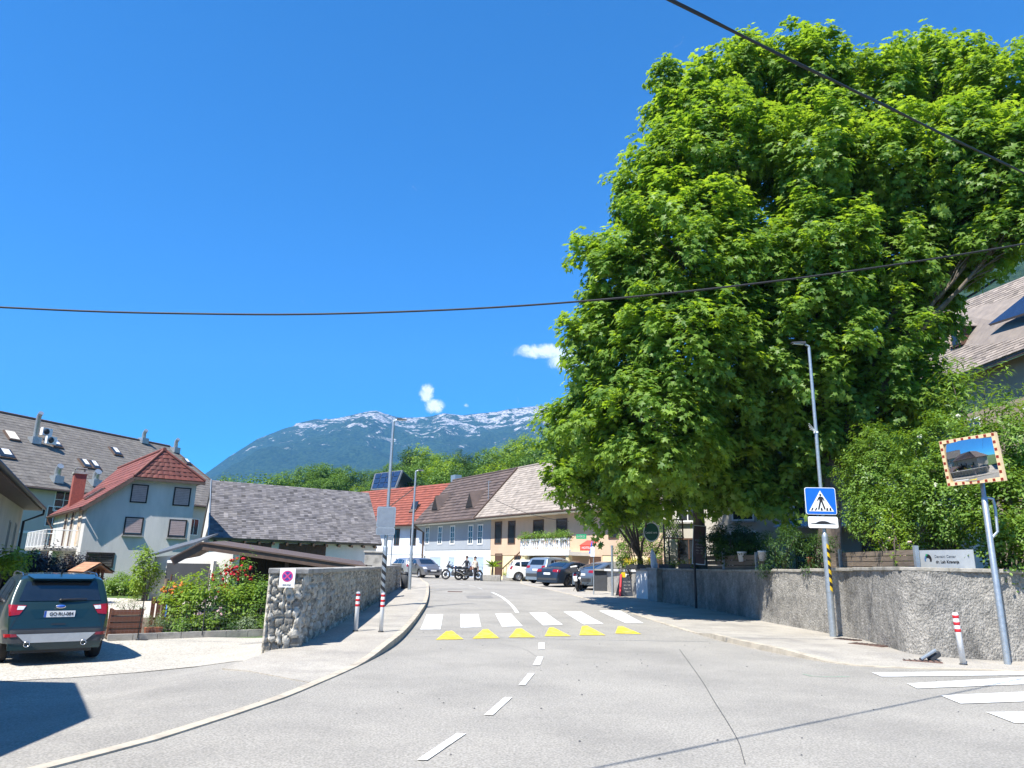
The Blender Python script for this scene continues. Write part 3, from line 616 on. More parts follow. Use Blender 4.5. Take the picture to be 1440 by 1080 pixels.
wn_ = pn; wo = ap_(0, 7.5, 0)
for (px, py) in [(88, 711)]:
    b0 = PL(px, py, wo, wn_); window(t, b0 - Z * .4, d_, wn_, 1.5, 1.7, M_white, mull=1, bars=1)
for s in (-14, -9, -4, 1, 6, 11, 16):
    for zz in (1.0, 4.0):
        if s not in (-1,): window(t, ap_(s, 7.5, zz), d_, wn_, 1.1, 1.5, M_white, mull=1)
m = MB(); m.obox(ap_(0, 7.52, 3.4), d_ * 21, pn * .04, Z * .1); m.build('wall_band', M_whitewall, t)
pipe('downpipe', [ap_(-2.5, 8.0, ZE - .1), ap_(-2.5, 7.6, ZE - .5), ap_(-2.5, 7.6, 0)], .06, M_fascia, t)

# ---- low beige house at the left edge
t = thing('house', 'long low beige house at the left edge with dark eaves and a black downpipe', 'house')
C0 = V((-12.85, 17.5, 0)); A0 = V((-24.05, 37.25, 0)); dl = (A0 - C0).normalized(); nl = V((dl.y, -dl.x, 0)); ZL = 4.05
eav = [A0, C0, C0 - nl * 7 - dl * 1, C0 - nl * 12 , A0 - nl * 12]
cen = (A0 + C0) / 2 - nl * 6; inn = [p.lerp(cen, .07) for p in eav]
inn[0] = A0 - dl * .8 - nl * .75; inn[1] = C0 + dl * .3 - nl * .75 
m = MB(); m.prism([p[:2] for p in inn], -.4, ZL + .02); m.build('wall', M_beige, t)
m = MB(); topr = [p.lerp(cen, .5) + Z * 3.0 for p in eav]; topr[0] = A0.lerp(A0 - nl * 15, .5) - dl * 2 + Z * 3.4
for i in range(5):
    j = (i + 1) % 5; a_, b_, c_, e_ = eav[i] + Z * ZL, eav[j] + Z * ZL, topr[j] + Z * ZL, topr[i] + Z * ZL
    tile_plane(m, [b_, a_, e_, c_], .4, .5, .02)
m.poly([p + Z * ZL for p in topr]); rf = m.build('roof', M_brtile, t)
m = MB(); m.prism([p[:2] for p in eav], ZL - .16, ZL - .10); m.build('soffit', M_fascia, rf)
pipe('gutter', [A0 + nl * .1 + dl * .1 + Z * (ZL - .05), C0 + nl * .1 + Z * (ZL - .05)], .08, M_black, rf)
q0 = A0 + nl * .1 - dl * .3
pipe('downpipe', [q0 + Z * (ZL - .1), q0 + Z * (ZL - .35), q0 - nl * .75 - dl * .4 + Z * (ZL - .75), q0 - nl * .75 - dl * .4 + Z * 0, q0 - nl * .75 - dl * .4 - Z * .2], .06, M_black, t)
for s, zz, w in ((3.2, 1.9, .5), (6.0, 1.9, .5), (10.5, 1.2, .9), (15, 1.2, .9), (20, 1.2, .9)):
    b0 = A0 - nl * .75 - dl * s + Z * zz; window(t, b0, dl, nl, w, 1.15, M_beige, sill=M_black, mull=0)
door(t, A0 - nl * .75 - dl * 8.3 - Z * .2, dl, nl, .9, 2.0, M_brownwood)

# ---- neighbouring house just outside the frame: its eaves shade the asphalt at the lower left
t = thing('house', 'plain beige house beside the camera whose eaves shade the asphalt at the lower left', 'house')
eav = [V(p) for p in ((-20, 9.0, 0), (-8.93, 9.25, 0), (-6.65, 5.87, 0), (-6.48, 4.2, 0), (-6.7, -8, 0), (-19, -9, 0))]; cen = V((-13, -1, 0))
m = MB(); m.prism([p.lerp(cen, .07)[:2] for p in eav], -.4, 5.02); m.build('wall', M_beige, t); m = MB()
topr = [p.lerp(cen, .75) + Z * 7.6 for p in eav]
for i in range(6): j = (i + 1) % 6; tile_plane(m, [eav[i] + Z * 5, eav[j] + Z * 5, topr[j], topr[i]], .6, .8, .02)
m.poly(topr[::-1]); m.build('roof', M_brtile, t)
for yy in (-5, -1.5, 2):
    for zz in (1.0, 3.5): window(t, V((-6.95 - .02 * yy, yy, zz)), (0, 1, 0), (1, 0, 0), 1.0, 1.3, M_white, mull=1)

# ---- slate-roofed barn
t = thing('barn', 'low barn with broad weathered slate roof and brown shutter boards under the eaves', 'barn')
e0, e1 = V((-17.3, 42.1, 2.9)), V((-8.32, 48.14, 2.9)); bk = V((-1.9, 3.9, 3.7)); u_ = (e1 - e0); u_.z = 0; u_.normalize(); n_ = V((u_.y, -u_.x, 0))
w0 = e0 - n_ * .45 + u_ * .15; w1 = e1 - n_ * .45 - u_ * .2; kb = V((bk.x, bk.y, 0)) * 2
m = MB(); m.prism([w0[:2], w1[:2], (w1 + kb * .9)[:2], (w0 + kb * .9)[:2]], -.3, 2.95)
for ww in (w0, w1):                              # gable triangles
    a_ = V((ww.x, ww.y, 2.9)); r_ = a_ + bk * .93 ; r_.z = 6.45; f_ = a_ + kb * .9; d2 = u_ * .12 * (1 if ww is w0 else -1)
    m.add([a_, f_, r_, a_ + d2, f_ + d2, r_ + d2], [(0, 1, 2), (3, 5, 4), (0, 2, 5, 3), (1, 4, 5, 2)])
m.build('wall', M_whitewall, t)
m = MB(); tile_plane(m, [e0, e1, e1 + bk, e0 + bk], .17, .26, .018, jitter=.012); f0, f1 = e0 + kb * 1.0, e1 + kb * 1.0
tile_plane(m, [f1, f0, e0 + bk, e1 + bk], .34, .5, .02); rf = m.build('roof', M_slate, t)
m = MB(); bar(m, e0 + V((0, 0, -.02)) - u_ * .03, e0 + bk - u_ * .03, .05, .2); m.build('verge_board', M_galv, rf)
m = MB()
for i in range(13): p = e0.lerp(e1, (i + .5) / 13) - n_ * .25; m = MB(); bar(m, p + V((0, 0, -.24)) + n_ * .3, p + V((0, 0, -.16)) - n_ * .25, .1, .14); m.build('rafter_end', M_fascia, rf)
def wallat(px): return PL(px, 772, w0, n_)
for xa, xb in ((318, 381), (392, 458)):
    a_, b_ = wallat(xa), wallat(xb); m = MB(); z1 = 2.72; k = 9
    for i in range(k): c = a_.lerp(b_, (i + .5) / k); m.obox(V((c.x, c.y, z1 - .6)) + n_ * .03, (b_ - a_) / k / 2 * .97, n_ * .03, Z * .58)
    m.build('shutter_boards', M_brownwood, t)

# ---- carport with shallow brown gable roof
t = thing('carport', 'open carport with shallow brown-edged roof over dark vertical boarding', 'carport')
fa = PD(285, 763, 25.5); fl = PD(243, 785, 25.0); fr = PD(516, 797, 27.0); fa, fl, fr = V(fa), V(fl), V(fr); bdir = V((-1.2, 5.0, 0))
m = MB(); m.slab([fl, fa, fa + bdir + Z * .2, fl + bdir + Z * .2], Z, .1); m.slab([fa, fr, fr + bdir + Z * .2, fa + bdir + Z * .2], Z, .1); rf = m.build('roof', M_brtile, t)
m = MB(); fo = V((0, -.04, -.06)); fo = fo - Z * .05; bar(m, fl + fo, fa + fo, .05, .27); bar(m, fa + fo, fr + fo, .05, .27); m.build('fascia', M_fascia, rf)
m = MB(); fo = V((0, -.09, .0)); bar(m, fl + fo, fa + fo, .05, .05); bar(m, fa + fo, fr + fo, .05, .05); m.build('edge_trim', M_fascia, rf)
m = MB(); gzr = -.25
def lerp_top(x):                                 # roof underside height along x
    if x < fa.x: k = (x - fl.x) / (fa.x - fl.x); return fl.z + (fa.z - fl.z) * k - .12
    k = (x - fa.x) / (fr.x - fa.x); return fa.z + (fr.z - fa.z) * k - .12
xx = fa.x + .6; 
while xx < fr.x - .2:                            # dark boarding set back under the roof
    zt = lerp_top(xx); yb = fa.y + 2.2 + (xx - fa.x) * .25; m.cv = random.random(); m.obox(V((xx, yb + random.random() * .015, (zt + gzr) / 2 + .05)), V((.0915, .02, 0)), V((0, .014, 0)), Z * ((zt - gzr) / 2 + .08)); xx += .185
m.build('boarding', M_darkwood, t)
for x_ in ((fa.x + fr.x) / 2, fr.x - .3):
    m = MB(); zt = lerp_top(x_); m.box(x_ - .06, x_ + .06, fa.y + .28 + (x_ - fa.x) * .2, fa.y + .40 + (x_ - fa.x) * .2, gzr, zt + .02); m.build('post', M_brownwood, t)
# ---- lean-to garage
t = thing('garage', 'small garage with grey door and lean-to metal roof beside the carport', 'garage')
yg = 30.6; q = lambda px, py, y=yg: PD(px, py, y)
xl, xr = q(215, 800).x, q(318, 800).x
m = MB(); m.prism([(xl, yg), (xr, yg + .6), (xr - 1.2, yg + 6), (xl - 1.6, yg + 6)], -.35, lambda x, y: 1.72 + .12 * (x - xl)); m.build('wall', M_whitewall, t)
d0, d1 = q(238, 800).x, q(294, 800).x; m = MB(); m.obox(V(((d0 + d1) / 2, yg + .02, .62)), V(((d1 - d0) / 2, .19, 0)), V((0, .1, 0)), Z * .87)
gd = m.build('garage_door', M_gdoor, t)
m = MB()
for xs in (d0 - .06, d1 + .06): m.obox(V((xs, yg + .02 + (xs - xl) * .1, .66)), V((.06, 0, 0)), V((0, .16, 0)), Z * .95)
m.obox(V(((d0 + d1) / 2, yg + .05, 1.55)), V(((d1 - d0) / 2, .19, 0)), V((0, .14, 0)), Z * .055)
m.build('door_frame', M_whitewall, gd)
m = MB(); a_ = q(208, 781, 30.0); b_ = q(276, 762, 31.0); bd = V((-1.5, 6, .6)); m.slab([a_, b_, b_ + bd, a_ + bd], Z, .09); rf = m.build('roof', M_metalroof, t)
m = MB(); m.tube([a_ + V((-.05, -.05, -.05)), a_ + bd + V((-.05, 0, -.05))], .06, 8); m.build('gutter', M_galv, rf)
m = MB(); m.tube([a_ + V((0, 0, -.1)), V((xl - .1, yg - .1, 1.3)), V((xl - .1, yg - .1, -.2))], .045, 8); m.build('downpipe', M_galv, t)

# ---- row of old houses along the street
E0 = V((-9.7, 74.6, 0)); dr = V((0.525, -0.851, 0)).normalized(); nr_ = V((-0.851, -0.525, 0)).normalized(); bk_ = -nr_
def rw(s, back, z): return E0 + dr * s + bk_ * back + Z * z
OV = 1.0; zb = 0.3
def rowhouse(name, label, s0, s1, ze, zr, tmat, low, upm, zsplit, course, tw, roofs=(0, 0)):
    t = thing(name, label, 'house'); m = MB(); m.prism([rw(s0, OV, 0)[:2], rw(s1, OV, 0)[:2], rw(s1, 8.2, 0)[:2], rw(s0, 8.2, 0)[:2]], zb, zsplit); m.build('lower_wall', low, t)
    m = MB(); o_ = -.04; m.prism([rw(s0, OV + o_, 0)[:2], rw(s1, OV + o_, 0)[:2], rw(s1, 8.2, 0)[:2], rw(s0, 8.2, 0)[:2]], zsplit, ze + .05)
    for ss_ in (s0 + .01, s1 - .26):
        a_, f_, r_ = rw(ss_, OV, ze), rw(ss_, 8.2, ze), rw(ss_, 4.6, zr - .2); d2 = dr * .25; m.add([a_, f_, r_, a_ + d2, f_ + d2, r_ + d2], [(0, 2, 1), (3, 4, 5), (0, 3, 5, 2), (1, 2, 5, 4)])
    m.build('upper_wall', upm, t)
    r0_, r1_ = s0 + roofs[0], s1 + roofs[1]
    m = MB(); tile_plane(m, [rw(r0_, 0, ze), rw(r1_, 0, ze), rw(r1_, 4.4, zr), rw(r0_, 4.4, zr)], course, tw, .035 if course < .4 else .075)
    tile_plane(m, [rw(r1_, 9, ze), rw(r0_, 9, ze), rw(r0_, 4.4, zr), rw(r1_, 4.4, zr)], course * 2, tw * 2, .03); rf = m.build('roof', tmat, t)
    m = MB(); m.tube([rw(r0_, 4.4, zr + .03), rw(r1_, 4.4, zr + .03)], .1, 8); m.build('ridge_tiles', tmat, rf)
    m = MB(); m.obox(rw((r0_ + r1_) / 2, OV / 2 + .05, ze - .16), dr * (r1_ - r0_) / 2, bk_ * (OV / 2 - .05), Z * .03); m.build('soffit', M_whitewall, rf)
    pipe('gutter', [rw(r0_, -.07, ze - .06), rw(r1_, -.07, ze - .06)], .08, M_fascia, rf)
    return t, rf
wpl = rw(0, OV - .04, 0)
tb, rfb = rowhouse('house', 'blue-grey over white house under a dark brown tiled roof with two small dormers', 0.6, 13.95, 5.7, 10.5, M_brtile, M_white, M_bluewall, 3.05, .42, .5, (-.9, -1.15))
m = MB(); bar(m, rw(12.75, -.05, 5.72), rw(12.75, 4.4, 10.56), .12, .25); m.build('verge_board', M_fascia, rfb)
for i, px in enumerate((600.5, 618.5, 636, 661.5, 675)):
    b0 = PL(px, 764, wpl, nr_); window(tb, b0, dr, nr_, .72, 1.55, M_white, mull=1, bars=2, fw_=.12)
wp2 = rw(0, OV, 0)
for (px, pyt, pyb, w, mt) in [(612, 784, 800, 2.4, M_paleblue), (634.5, 784, 812, 1.25, M_paleblue), (660, 784, 812, 1.4, M_paleblue), (674.5, 784, 812, 1.4, M_paleblue)]:
    b0 = PL(px, pyb, wp2, nr_); b0.z = .6; tp = PL(px, pyt, wp2, nr_); door(tb, b0, dr, nr_, w, tp.z - .6, mt, M_palewall)
b0 = PL(597.5, 788, wp2, nr_); window(tb, b0, dr, nr_, .35, .45, M_white, mull=0)
sn_ = (nr_ * 4.8 + Z * 4.4).normalized(); rup = (bk_ * 4.4 + Z * 4.8).normalized()
for (px, py) in [(617, 714), (666, 710)]:        # pointed dormers
    c = PL(px, py, rw(0, 0, 5.7), sn_); m = MB(); fr_ = c + nr_ * .45; w_ = .8
    a_, b_, tp = fr_ - dr * w_ - Z * .35, fr_ + dr * w_ - Z * .35, fr_ + Z * 1.15; bkp = c + bk_ * 2.0 + Z * 1.75
    m.add([a_, b_, tp, bkp], [(0, 1, 2), (1, 3, 2), (3, 0, 2), (0, 3, 1)]); dm = m.build('dormer', M_brtile, tb)
    m = MB(); o_ = nr_ * .02; m.add([a_.lerp(tp, .1) + o_ + dr * .1, b_.lerp(tp, .1) + o_ - dr * .1, tp + o_ - Z * .15, a_.lerp(tp, .1) + o_ * 3 + dr * .1, b_.lerp(tp, .1) + o_ * 3 - dr * .1, tp + o_ * 3 - Z * .15], [(3, 4, 5), (0, 2, 1), (0, 1, 4, 3), (1, 2, 5, 4), (2, 0, 3, 5)]); m.build('pane', M_darkwood, dm)
m = MB(); c = PL(686.5, 706, rw(0, 0, 5.7), sn_); m.tube([c, c + Z * 1.9], .03, 6); m.tube([c + Z * 1.8 - dr * .4, c + Z * 1.8 + dr * .4], .02, 6); m.build('aerial', M_galv, tb)
m = MB(); c = rw(-.4, 4.8, 10.4); m.obox(c + Z * .35, dr * .5, bk_ * .4, Z * .35); m.build('chimney', M_galv, tb)
pipe('downpipe', [rw(-.1, -.05, 5.6), rw(.0, .3, 5.3), rw(.35, OV - .08, 4.8), rw(.35, OV - .08, .4)], .07, M_fascia, tb)

to, rfo = rowhouse('house', 'apricot and yellow house with balcony and outside stairs under a beige roof', 14.0, 36.5, 5.75, 10.5, M_bgtile, M_yellowwall, M_orange, 2.55, .3, .4, (-1.15, .5))
for (px, w) in [(700.5, .95), (719.3, .95), (757, 1.3), (790, 1.2)]:
    b0 = PL(px, 763.5, wpl, nr_); window(to, b0, dr, nr_, w, 1.7, M_brownwood, mull=0, fw_=.09)
for s in (30.5, 33.5): window(to, rw(s, OV - .04, 3.7), dr, nr_, .9, 1.6, M_brownwood, mull=0, fw_=.09)
b0 = PL(701, 815, wp2, nr_); b0.z = .6; door(to, b0, dr, nr_, 1.0, 2.0, M_brownwood, M_brownwood)
b0 = PL(728, 800, wp2, nr_); window(to, b0, dr, nr_, .9, 1.0, M_brownwood, mull=0)
for s in (24.5, 28.5, 31.5, 34.5): door(to, rw(s, OV, .45), dr, nr_, 1.3, 2.0, M_brownwood, M_orange)
# balcony: slab, balusters, flower boxes
s0b = 21.7; s1b = 27.9; pb = -.9
m = MB(); m.obox(rw((s0b + s1b) / 2, (pb + OV) / 2, 2.62), dr * (s1b - s0b) / 2, bk_ * (OV - pb) / 2, Z * .13); bs = m.build('balcony_slab', M_whitewall, to)
m = MB(); m.obox(rw((s0b + s1b) / 2, pb + .1, 3.62), dr * (s1b - s0b) / 2, bk_ * .1, Z * .06); m.obox(rw((s0b + s1b) / 2, pb + .1, 2.82), dr * (s1b - s0b) / 2, bk_ * .1, Z * .06); nb_ = 24
for i in range(nb_ + 1):
    p = rw(s0b + .1 + (s1b - s0b - .2) * i / nb_, pb + .1, 2.88)
    if i % 5 == 0: m.obox(p + Z * .35, dr * .11, bk_ * .1, Z * .36)
    else: m.lathe([(.05, 0), (.04, .1), (.085, .25), (.05, .5), (.045, .6), (.06, .7)], p, n=8)
m.build('balustrade', M_white, to)
for x_ in (s0b + .3, s1b - .3): m = MB(); m.obox(rw(x_, pb + .25, 1.45), dr * .16, bk_ * .16, Z * 1.1); m.build('balcony_pillar', M_yellowwall, to)
m = MB(); m.obox(rw((s0b + s1b) / 2, OV - .02, 1.45), dr * (s1b - s0b) / 2 * .95, bk_ * .01, Z * 1.0); m.build('terracotta_panel', M_orange, to)
m = MB(); nst = 11; sA, sB = 17.2, s0b
for i in range(nst): s = sA + (sB - sA) * (i + .5) / nst; zt = .45 + (2.7 - .45) * (i + 1) / nst; m.obox(rw(s, OV - .55, (zt + .40) / 2), dr * (sB - sA) / nst / 2, bk_ * .52, Z * (zt - .40) / 2)
st = m.build('outside_stairs', M_yellowwall, to)
m = MB(); bar(m, rw(sA, pb + 1.05, 1.35), rw(sB, pb + 1.05, 3.6), .06, .08)
for i in range(12): s = sA + (sB - sA) * i / 11; z_ = .5 + 2.2 * i / 11; m.tube([rw(s, pb + 1.05, z_), rw(s, pb + 1.05, z_ + .85)], .02, 5)
m.build('handrail', M_brownwood, st)

# red house, turned a little away
t = thing('house', 'white house with bright red tiled roof, left of the blue-grey house', 'house')
dq = V((-0.7, 0.714, 0)).normalized(); bq = V((0.714, 0.7, 0)).normalized(); q0 = V((-9.6, 74.9, 0))
def rq(s, b, z): return q0 + dq * s + bq * b + Z * z
m = MB(); m.prism([rq(-.8, .9, 0)[:2], rq(17, .9, 0)[:2], rq(17, 7.5, 0)[:2], rq(1.5, 7.5, 0)[:2]], zb, 2.6); m.build('lower_wall', M_white, t)
m = MB(); m.prism([rq(-.8, .86, 0)[:2], rq(17, .86, 0)[:2], rq(17, 7.5, 0)[:2], rq(1.5, 7.5, 0)[:2]], 2.6, 5.7); m.build('upper_wall', M_palewall, t)
m = MB(); tile_plane(m, [rq(17.5, 0, 5.6), rq(.1, 0, 5.6), rq(-1.2, 4.3, 10.3), rq(17.5, 4.3, 10.3)], .40, .45, .075); tile_plane(m, [rq(1.6, 8.4, 5.6), rq(17.5, 8.4, 5.6), rq(17.5, 4.3, 10.3), rq(-1.2, 4.3, 10.3)], .8, .9, .03); rf = m.build('roof', M_redtile2, t)
m = MB(); bar(m, rq(9.5, -.02, 5.68), rq(5.6, 4.3, 10.4), .12, .12); m.build('roof_seam', M_brtile, rf)
qn = -bq; q1 = rq(0, .86, 0)
for px in (557.5, 580.5): b0 = PL(px, 766, q1, qn); window(t, b0, -dq, qn, .85, 1.6, M_brownwood, mull=1)
for px in (560, 581): b0 = PL(px, 800, q1, qn); b0.z = 1.2; window(t, b0, -dq, qn, .9, .9, M_brownwood, mull=0)
cn = (qn * 4.7 + Z * 4.3).normalized(); cu = (bq * 4.3 + Z * 4.7).normalized(); c = PL(584, 716, rq(0, 0, 5.6), cn)
m = MB(); m.obox(c + cn * .1, dq * .5, cu * .6, cn * .08); sk = m.build('skylight', M_fascia, t); m = MB(); m.obox(c + cn * .2 + Z * .12, dq * .5, (cu + cn * .5).normalized() * .6, cn * .03); m.build('pane', M_pane, sk)
pipe('downpipe', [rq(.3, -.05, 5.5), rq(.2, .3, 5.2), rq(-.3, .75, 4.9), rq(-.35, .78, .4)], .07, M_fascia, t)

# house with metal and solar roof among the trees
t = thing('house', 'distant house among the trees with blue-grey solar panelled roof', 'house')
a_, b_, c_, e_ = PD(521, 689, 112), PD(556, 687, 106), PD(566, 661, 108), PD(527, 666, 114)
m = MB(); m.prism([(a_.x + .3, a_.y + .4), (b_.x - .3, b_.y + .4), (b_.x + 2.5, b_.y + 9), (a_.x + 2.5, a_.y + 9)], H(0, 80) - 1, min(a_.z, b_.z)); m.build('wall', M_whitewall, t)
m = MB(); nn = (b_ - a_).cross(e_ - a_).normalized(); m.slab([a_, b_, c_, e_], nn, .2); w2 = V((5, 9, 0)); m.slab([b_ + V((4, 9, 0)), a_ + V((4, 9, 0)), e_, c_], nn.cross(V((1, 0, 0))) if False else Z, .2); rf = m.build('roof', M_metalroof, t)
m = MB()
for i in range(4):
    for j in range(3):
        f = lambda s, r: a_.lerp(b_, s).lerp(e_.lerp(c_, s), r) + nn * .06
        s0_, s1_, r0_, r1_ = .06 + i * .23, .06 + i * .23 + .21, .08 + j * .3, .08 + j * .3 + .27; m.slab([f(s0_, r0_), f(s1_, r0_), f(s1_, r1_), f(s0_, r1_)], nn, .03)
m.build('solar_panel', M_panel, rf)

# large house on the right, behind the trees
t = thing('house', 'tall beige house at the right edge with grey-brown tiled roof, dormer and solar panel', 'house')
a_, b_ = PD(1270, 560, 32.5), PD(1500, 466, 25.2); c_, e_ = PD(1560, 330, 31), PD(1322, 436, 38)
ze_ = (a_.z + b_.z) / 2; zr_ = (c_.z + e_.z) / 2
a_.z = b_.z = ze_; c_.z = e_.z = zr_
# re-aim so that the edges pass the same picture points at one height
def atz(px, py, z): d = ray(px, py); return EYE + d * ((z - EYE.z) / d.z)
a_, b_ = atz(1290, 549, 13.3), atz(1500, 467, 13.3); e_, c_ = atz(1323, 437, 20.1), atz(1560, 339, 20.1)
rd = (b_ - a_).normalized(); rb = V((-rd.y, rd.x, 0)); rb = rb if rb.y > 0 else -rb
nn = (b_ - a_).cross(e_ - a_).normalized(); nn = nn if nn.z > 0 else -nn
m = MB(); tile_plane(m, [a_, b_, c_, e_], .28, .36, .03, jitter=.015); m.slab([b_ + rb * 13, a_ + rb * 13, e_, c_], nn, .2); rf = m.build('roof', M_rtile, t)
m = MB(); bar(m, a_ - nn * .12, b_ - nn * .12, .1, .25); bar(m, a_ - rd * .05, e_ - rd * .05, .1, .28); m.build('fascia', M_fascia, rf)
m = MB(); i_ = .9; m.prism([(a_ + rb * i_ + rd * .5)[:2], (b_ + rb * i_)[:2], (b_ + rb * 12)[:2], (a_ + rb * 12 + rd * .5)[:2]], 0, 13.35); m.build('wall', pm('brown_render', (0.40, 0.31, 0.22), (0.32, 0.25, 0.18), scale=.8, rough=.95), t)
for s in (3.5, 8, 12.5):
    for zz in (2.2, 5.8, 9.4): window(t, a_ * 1 + rd * s + rb * i_ - Z * (13.3 - zz), rd, -rb, 1.0, 1.3, M_white, mull=1)
up_ = (e_ - a_); up_ = (up_ - rd * up_.dot(rd)).normalized()
pc = atz(1440, 448, 12.3); ppl = PL(1432, 446, a_, nn); m = MB(); q0_, q1_, q3_ = PL(1397, 461, a_, nn), PL(1530, 420, a_, nn), PL(1500, 380, a_, nn); m.slab([q0_ + nn * .35, q1_ + nn * .35, q1_ + q3_ - q0_ + nn * .35, q3_ + nn * .35], nn, .15); m.build('solar_panel', M_panel, t)
dc = PL(1347, 483, a_, nn); ho_ = -rb; m = MB(); c0 = dc + ho_ * .1; m.obox(c0 + Z * .4 + rb * .8, rd * .52, rb * .85, Z * .62); dm = m.build('dormer', M_brownwood, t)
m = MB(); tp = c0 + Z * 1.5; m.slab([c0 + Z * 1.0 - rd * .8 - rb * .2, tp - rb * .2, tp + rb * 1.9, c0 + Z * 1.0 - rd * .8 + rb * 1.4], Z, .08); m.slab([tp - rb * .2, c0 + Z * 1.0 + rd * .8 - rb * .2, c0 + Z * 1.0 + rd * .8 + rb * 1.4, tp + rb * 1.9], Z, .08); m.build('dormer_roof', M_rtile, dm)
m = MB(); m.obox(c0 + Z * .4 - rb * .06, rd * .28, rb * .01, Z * .5); m.build('pane', M_pane, dm)
m = MB(); m.obox(c0 + Z * .4 - rb * .08 - rd * .41, rd * .10, rb * .02, Z * .5); m.build('shutter', M_orange, dm); m = MB(); m.obox(c0 + Z * .4 - rb * .08 + rd * .41, rd * .10, rb * .02, Z * .5); m.build('shutter', M_orange, dm)

# inn behind the trees and its terrace
t = thing('inn_building', 'shaded beige inn behind the big trees with pale corrugated awning', 'inn')
i0_, i1_ = V((7.6, 35.5, 0)), V((17.5, 27.5, 0)); iu = (i1_ - i0_).normalized(); in_ = V((iu.y, -iu.x, 0)); in_ = in_ if in_.y < 0 else -in_
m = MB(); m.prism([i0_[:2], i1_[:2], (i1_ - in_ * 7)[:2], (i0_ - in_ * 7)[:2]], 0.3, 6.2); m.build('wall', M_beige, t)
m = MB(); tile_plane(m, [i0_ + in_ * .7 + Z * 6.1, i1_ + in_ * .7 + Z * 6.1, i1_ - in_ * 3.5 + Z * 9.0, i0_ - in_ * 3.5 + Z * 9.0], .3, .4, .03); tile_plane(m, [i1_ - in_ * 7.7 + Z * 6.1, i0_ - in_ * 7.7 + Z * 6.1, i0_ - in_ * 3.5 + Z * 9, i1_ - in_ * 3.5 + Z * 9], .6, .8, .03); m.build('roof', M_brtile, t)
for s in (1.3, 4.0, 6.8, 9.5, 11.8):
    window(t, i0_ + iu * s + Z * 4.0, iu, in_, .9, 1.3, M_white, mull=1, sill=M_conc); (window(t, i0_ + iu * s + Z * 1.9, iu, in_, 1.0, 1.2, M_brownwood, mull=1) if s not in (4.0,) else door(t, i0_ + iu * s + Z * 1.3, iu, in_, 1.1, 2.1, M_brownwood))
m = MB(); A_ = i0_ + iu * 6.0 + Z * 3.55; B_ = i1_ + Z * 3.55
k = 40
for i in range(k):
    p = A_.lerp(B_, i / k); q_ = A_.lerp(B_, (i + .6) / k); m.slab([p + Z * .35, q_ + Z * .35, q_ + in_ * 1.9, p + in_ * 1.9], Z, .03); q2 = A_.lerp(B_, (i + 1) / k); m.slab([q_ + Z * .31, q2 + Z * .31, q2 + in_ * 1.9 - Z * .04, q_ + in_ * 1.9 - Z * .04], Z, .03)
m.build('corrugated_awning', M_palewall, t)
rwl = [V((p.x, p.y, 0)) for p in RW]
off = [V((p.x + .25, p.y + .45)) for p in RW[1:-1]]
tp_ = [(p.x, p.y) for p in off] + [(8.0, 42), (20, 34), (30, 22), (16.5, 14.6)]
m = MB(); m.prism(tp_, -.3, 1.32); struct(m.build('terrace', M_soil))
# ================================================================ VEGETATION
def nrm(a): return a / np.maximum(np.linalg.norm(a, axis=-1, keepdims=True), 1e-9)
LEAF_STAR = (np.array([(0, .35, .04), (0, 0, 0), (.46, .06, -.06), (.20, .26, 0), (.52, .58, -.08), (.15, .60, .01), (0, 1, -.12), (-.15, .60, .01), (-.52, .58, -.08), (-.20, .26, 0), (-.46, .06, -.06)]),
             np.array([(1, 2, 3, 0), (0, 3, 4, 5), (0, 5, 6, 7), (0, 7, 8, 9), (0, 9, 10, 1)]))
LEAF_OVAL = (np.array([(0, 0, 0), (.26, .45, .05), (0, 1, -.06), (-.26, .45, .05), (0, .5, -.02)]), np.array([(0, 1, 2, 4), (0, 4, 2, 3)]))
LEAF_LONG = (np.array([(0, 0, 0), (.11, .4, .04), (0, 1, -.22), (-.11, .4, .04), (0, .5, -.02)]), np.array([(0, 1, 2, 4), (0, 4, 2, 3)]))
def leaf_mesh(name, pos, fwd, nor, size, shape, var, mat, parent=None):
    T, Q = shape; n = len(pos); f = nrm(fwd); s = nrm(np.cross(f, nor)); u = np.cross(s, f)
    sz = size[:, None, None]
    v = pos[:, None, :] + sz * (s[:, None, :] * T[None, :, 0:1] + f[:, None, :] * T[None, :, 1:2] + u[:, None, :] * T[None, :, 2:3])
    q = (np.arange(n)[:, None, None] * len(T) + Q[None]).reshape(-1, 4)
    return npmesh(name, v.reshape(-1, 3), q, 4, np.repeat(np.clip(var, 0, 1), len(Q)), mat, parent)
def shoots(P_, axis, k, size, spread=0.5, droop=0.35):
    """k leaves fanned round each shoot axis"""
    n = len(P_); ax = nrm(axis); ref = np.where(np.abs(ax[:, 2:3]) > .9, np.array([[1., 0, 0]]), np.array([[0, 0, 1.]])); a = nrm(np.cross(ax, ref)); b = np.cross(ax, a)
    th = (np.arange(k)[None, :] * 2.4 + RNG.random((n, 1)) * 6.28 + RNG.normal(0, .3, (n, k)))
    rad = a[:, None] * np.cos(th)[..., None] + b[:, None] * np.sin(th)[..., None]
    lift = RNG.normal(.15, .25, (n, k))[..., None]
    f = rad + ax[:, None] * lift; f[..., 2] -= droop * RNG.random((n, k))
    nor = ax[:, None] + rad * .15 + RNG.normal(0, .25, (n, k, 3)); nor[..., 2] += .35
    p = P_[:, None] + ax[:, None] * (RNG.random((n, k))[..., None] - .5) * spread * size * 3 + rad * size * .25
    return p.reshape(-1, 3), f.reshape(-1, 3), nor.reshape(-1, 3)
def sphere_pts(n):
    return nrm(RNG.normal(0, 1, (n, 3)))
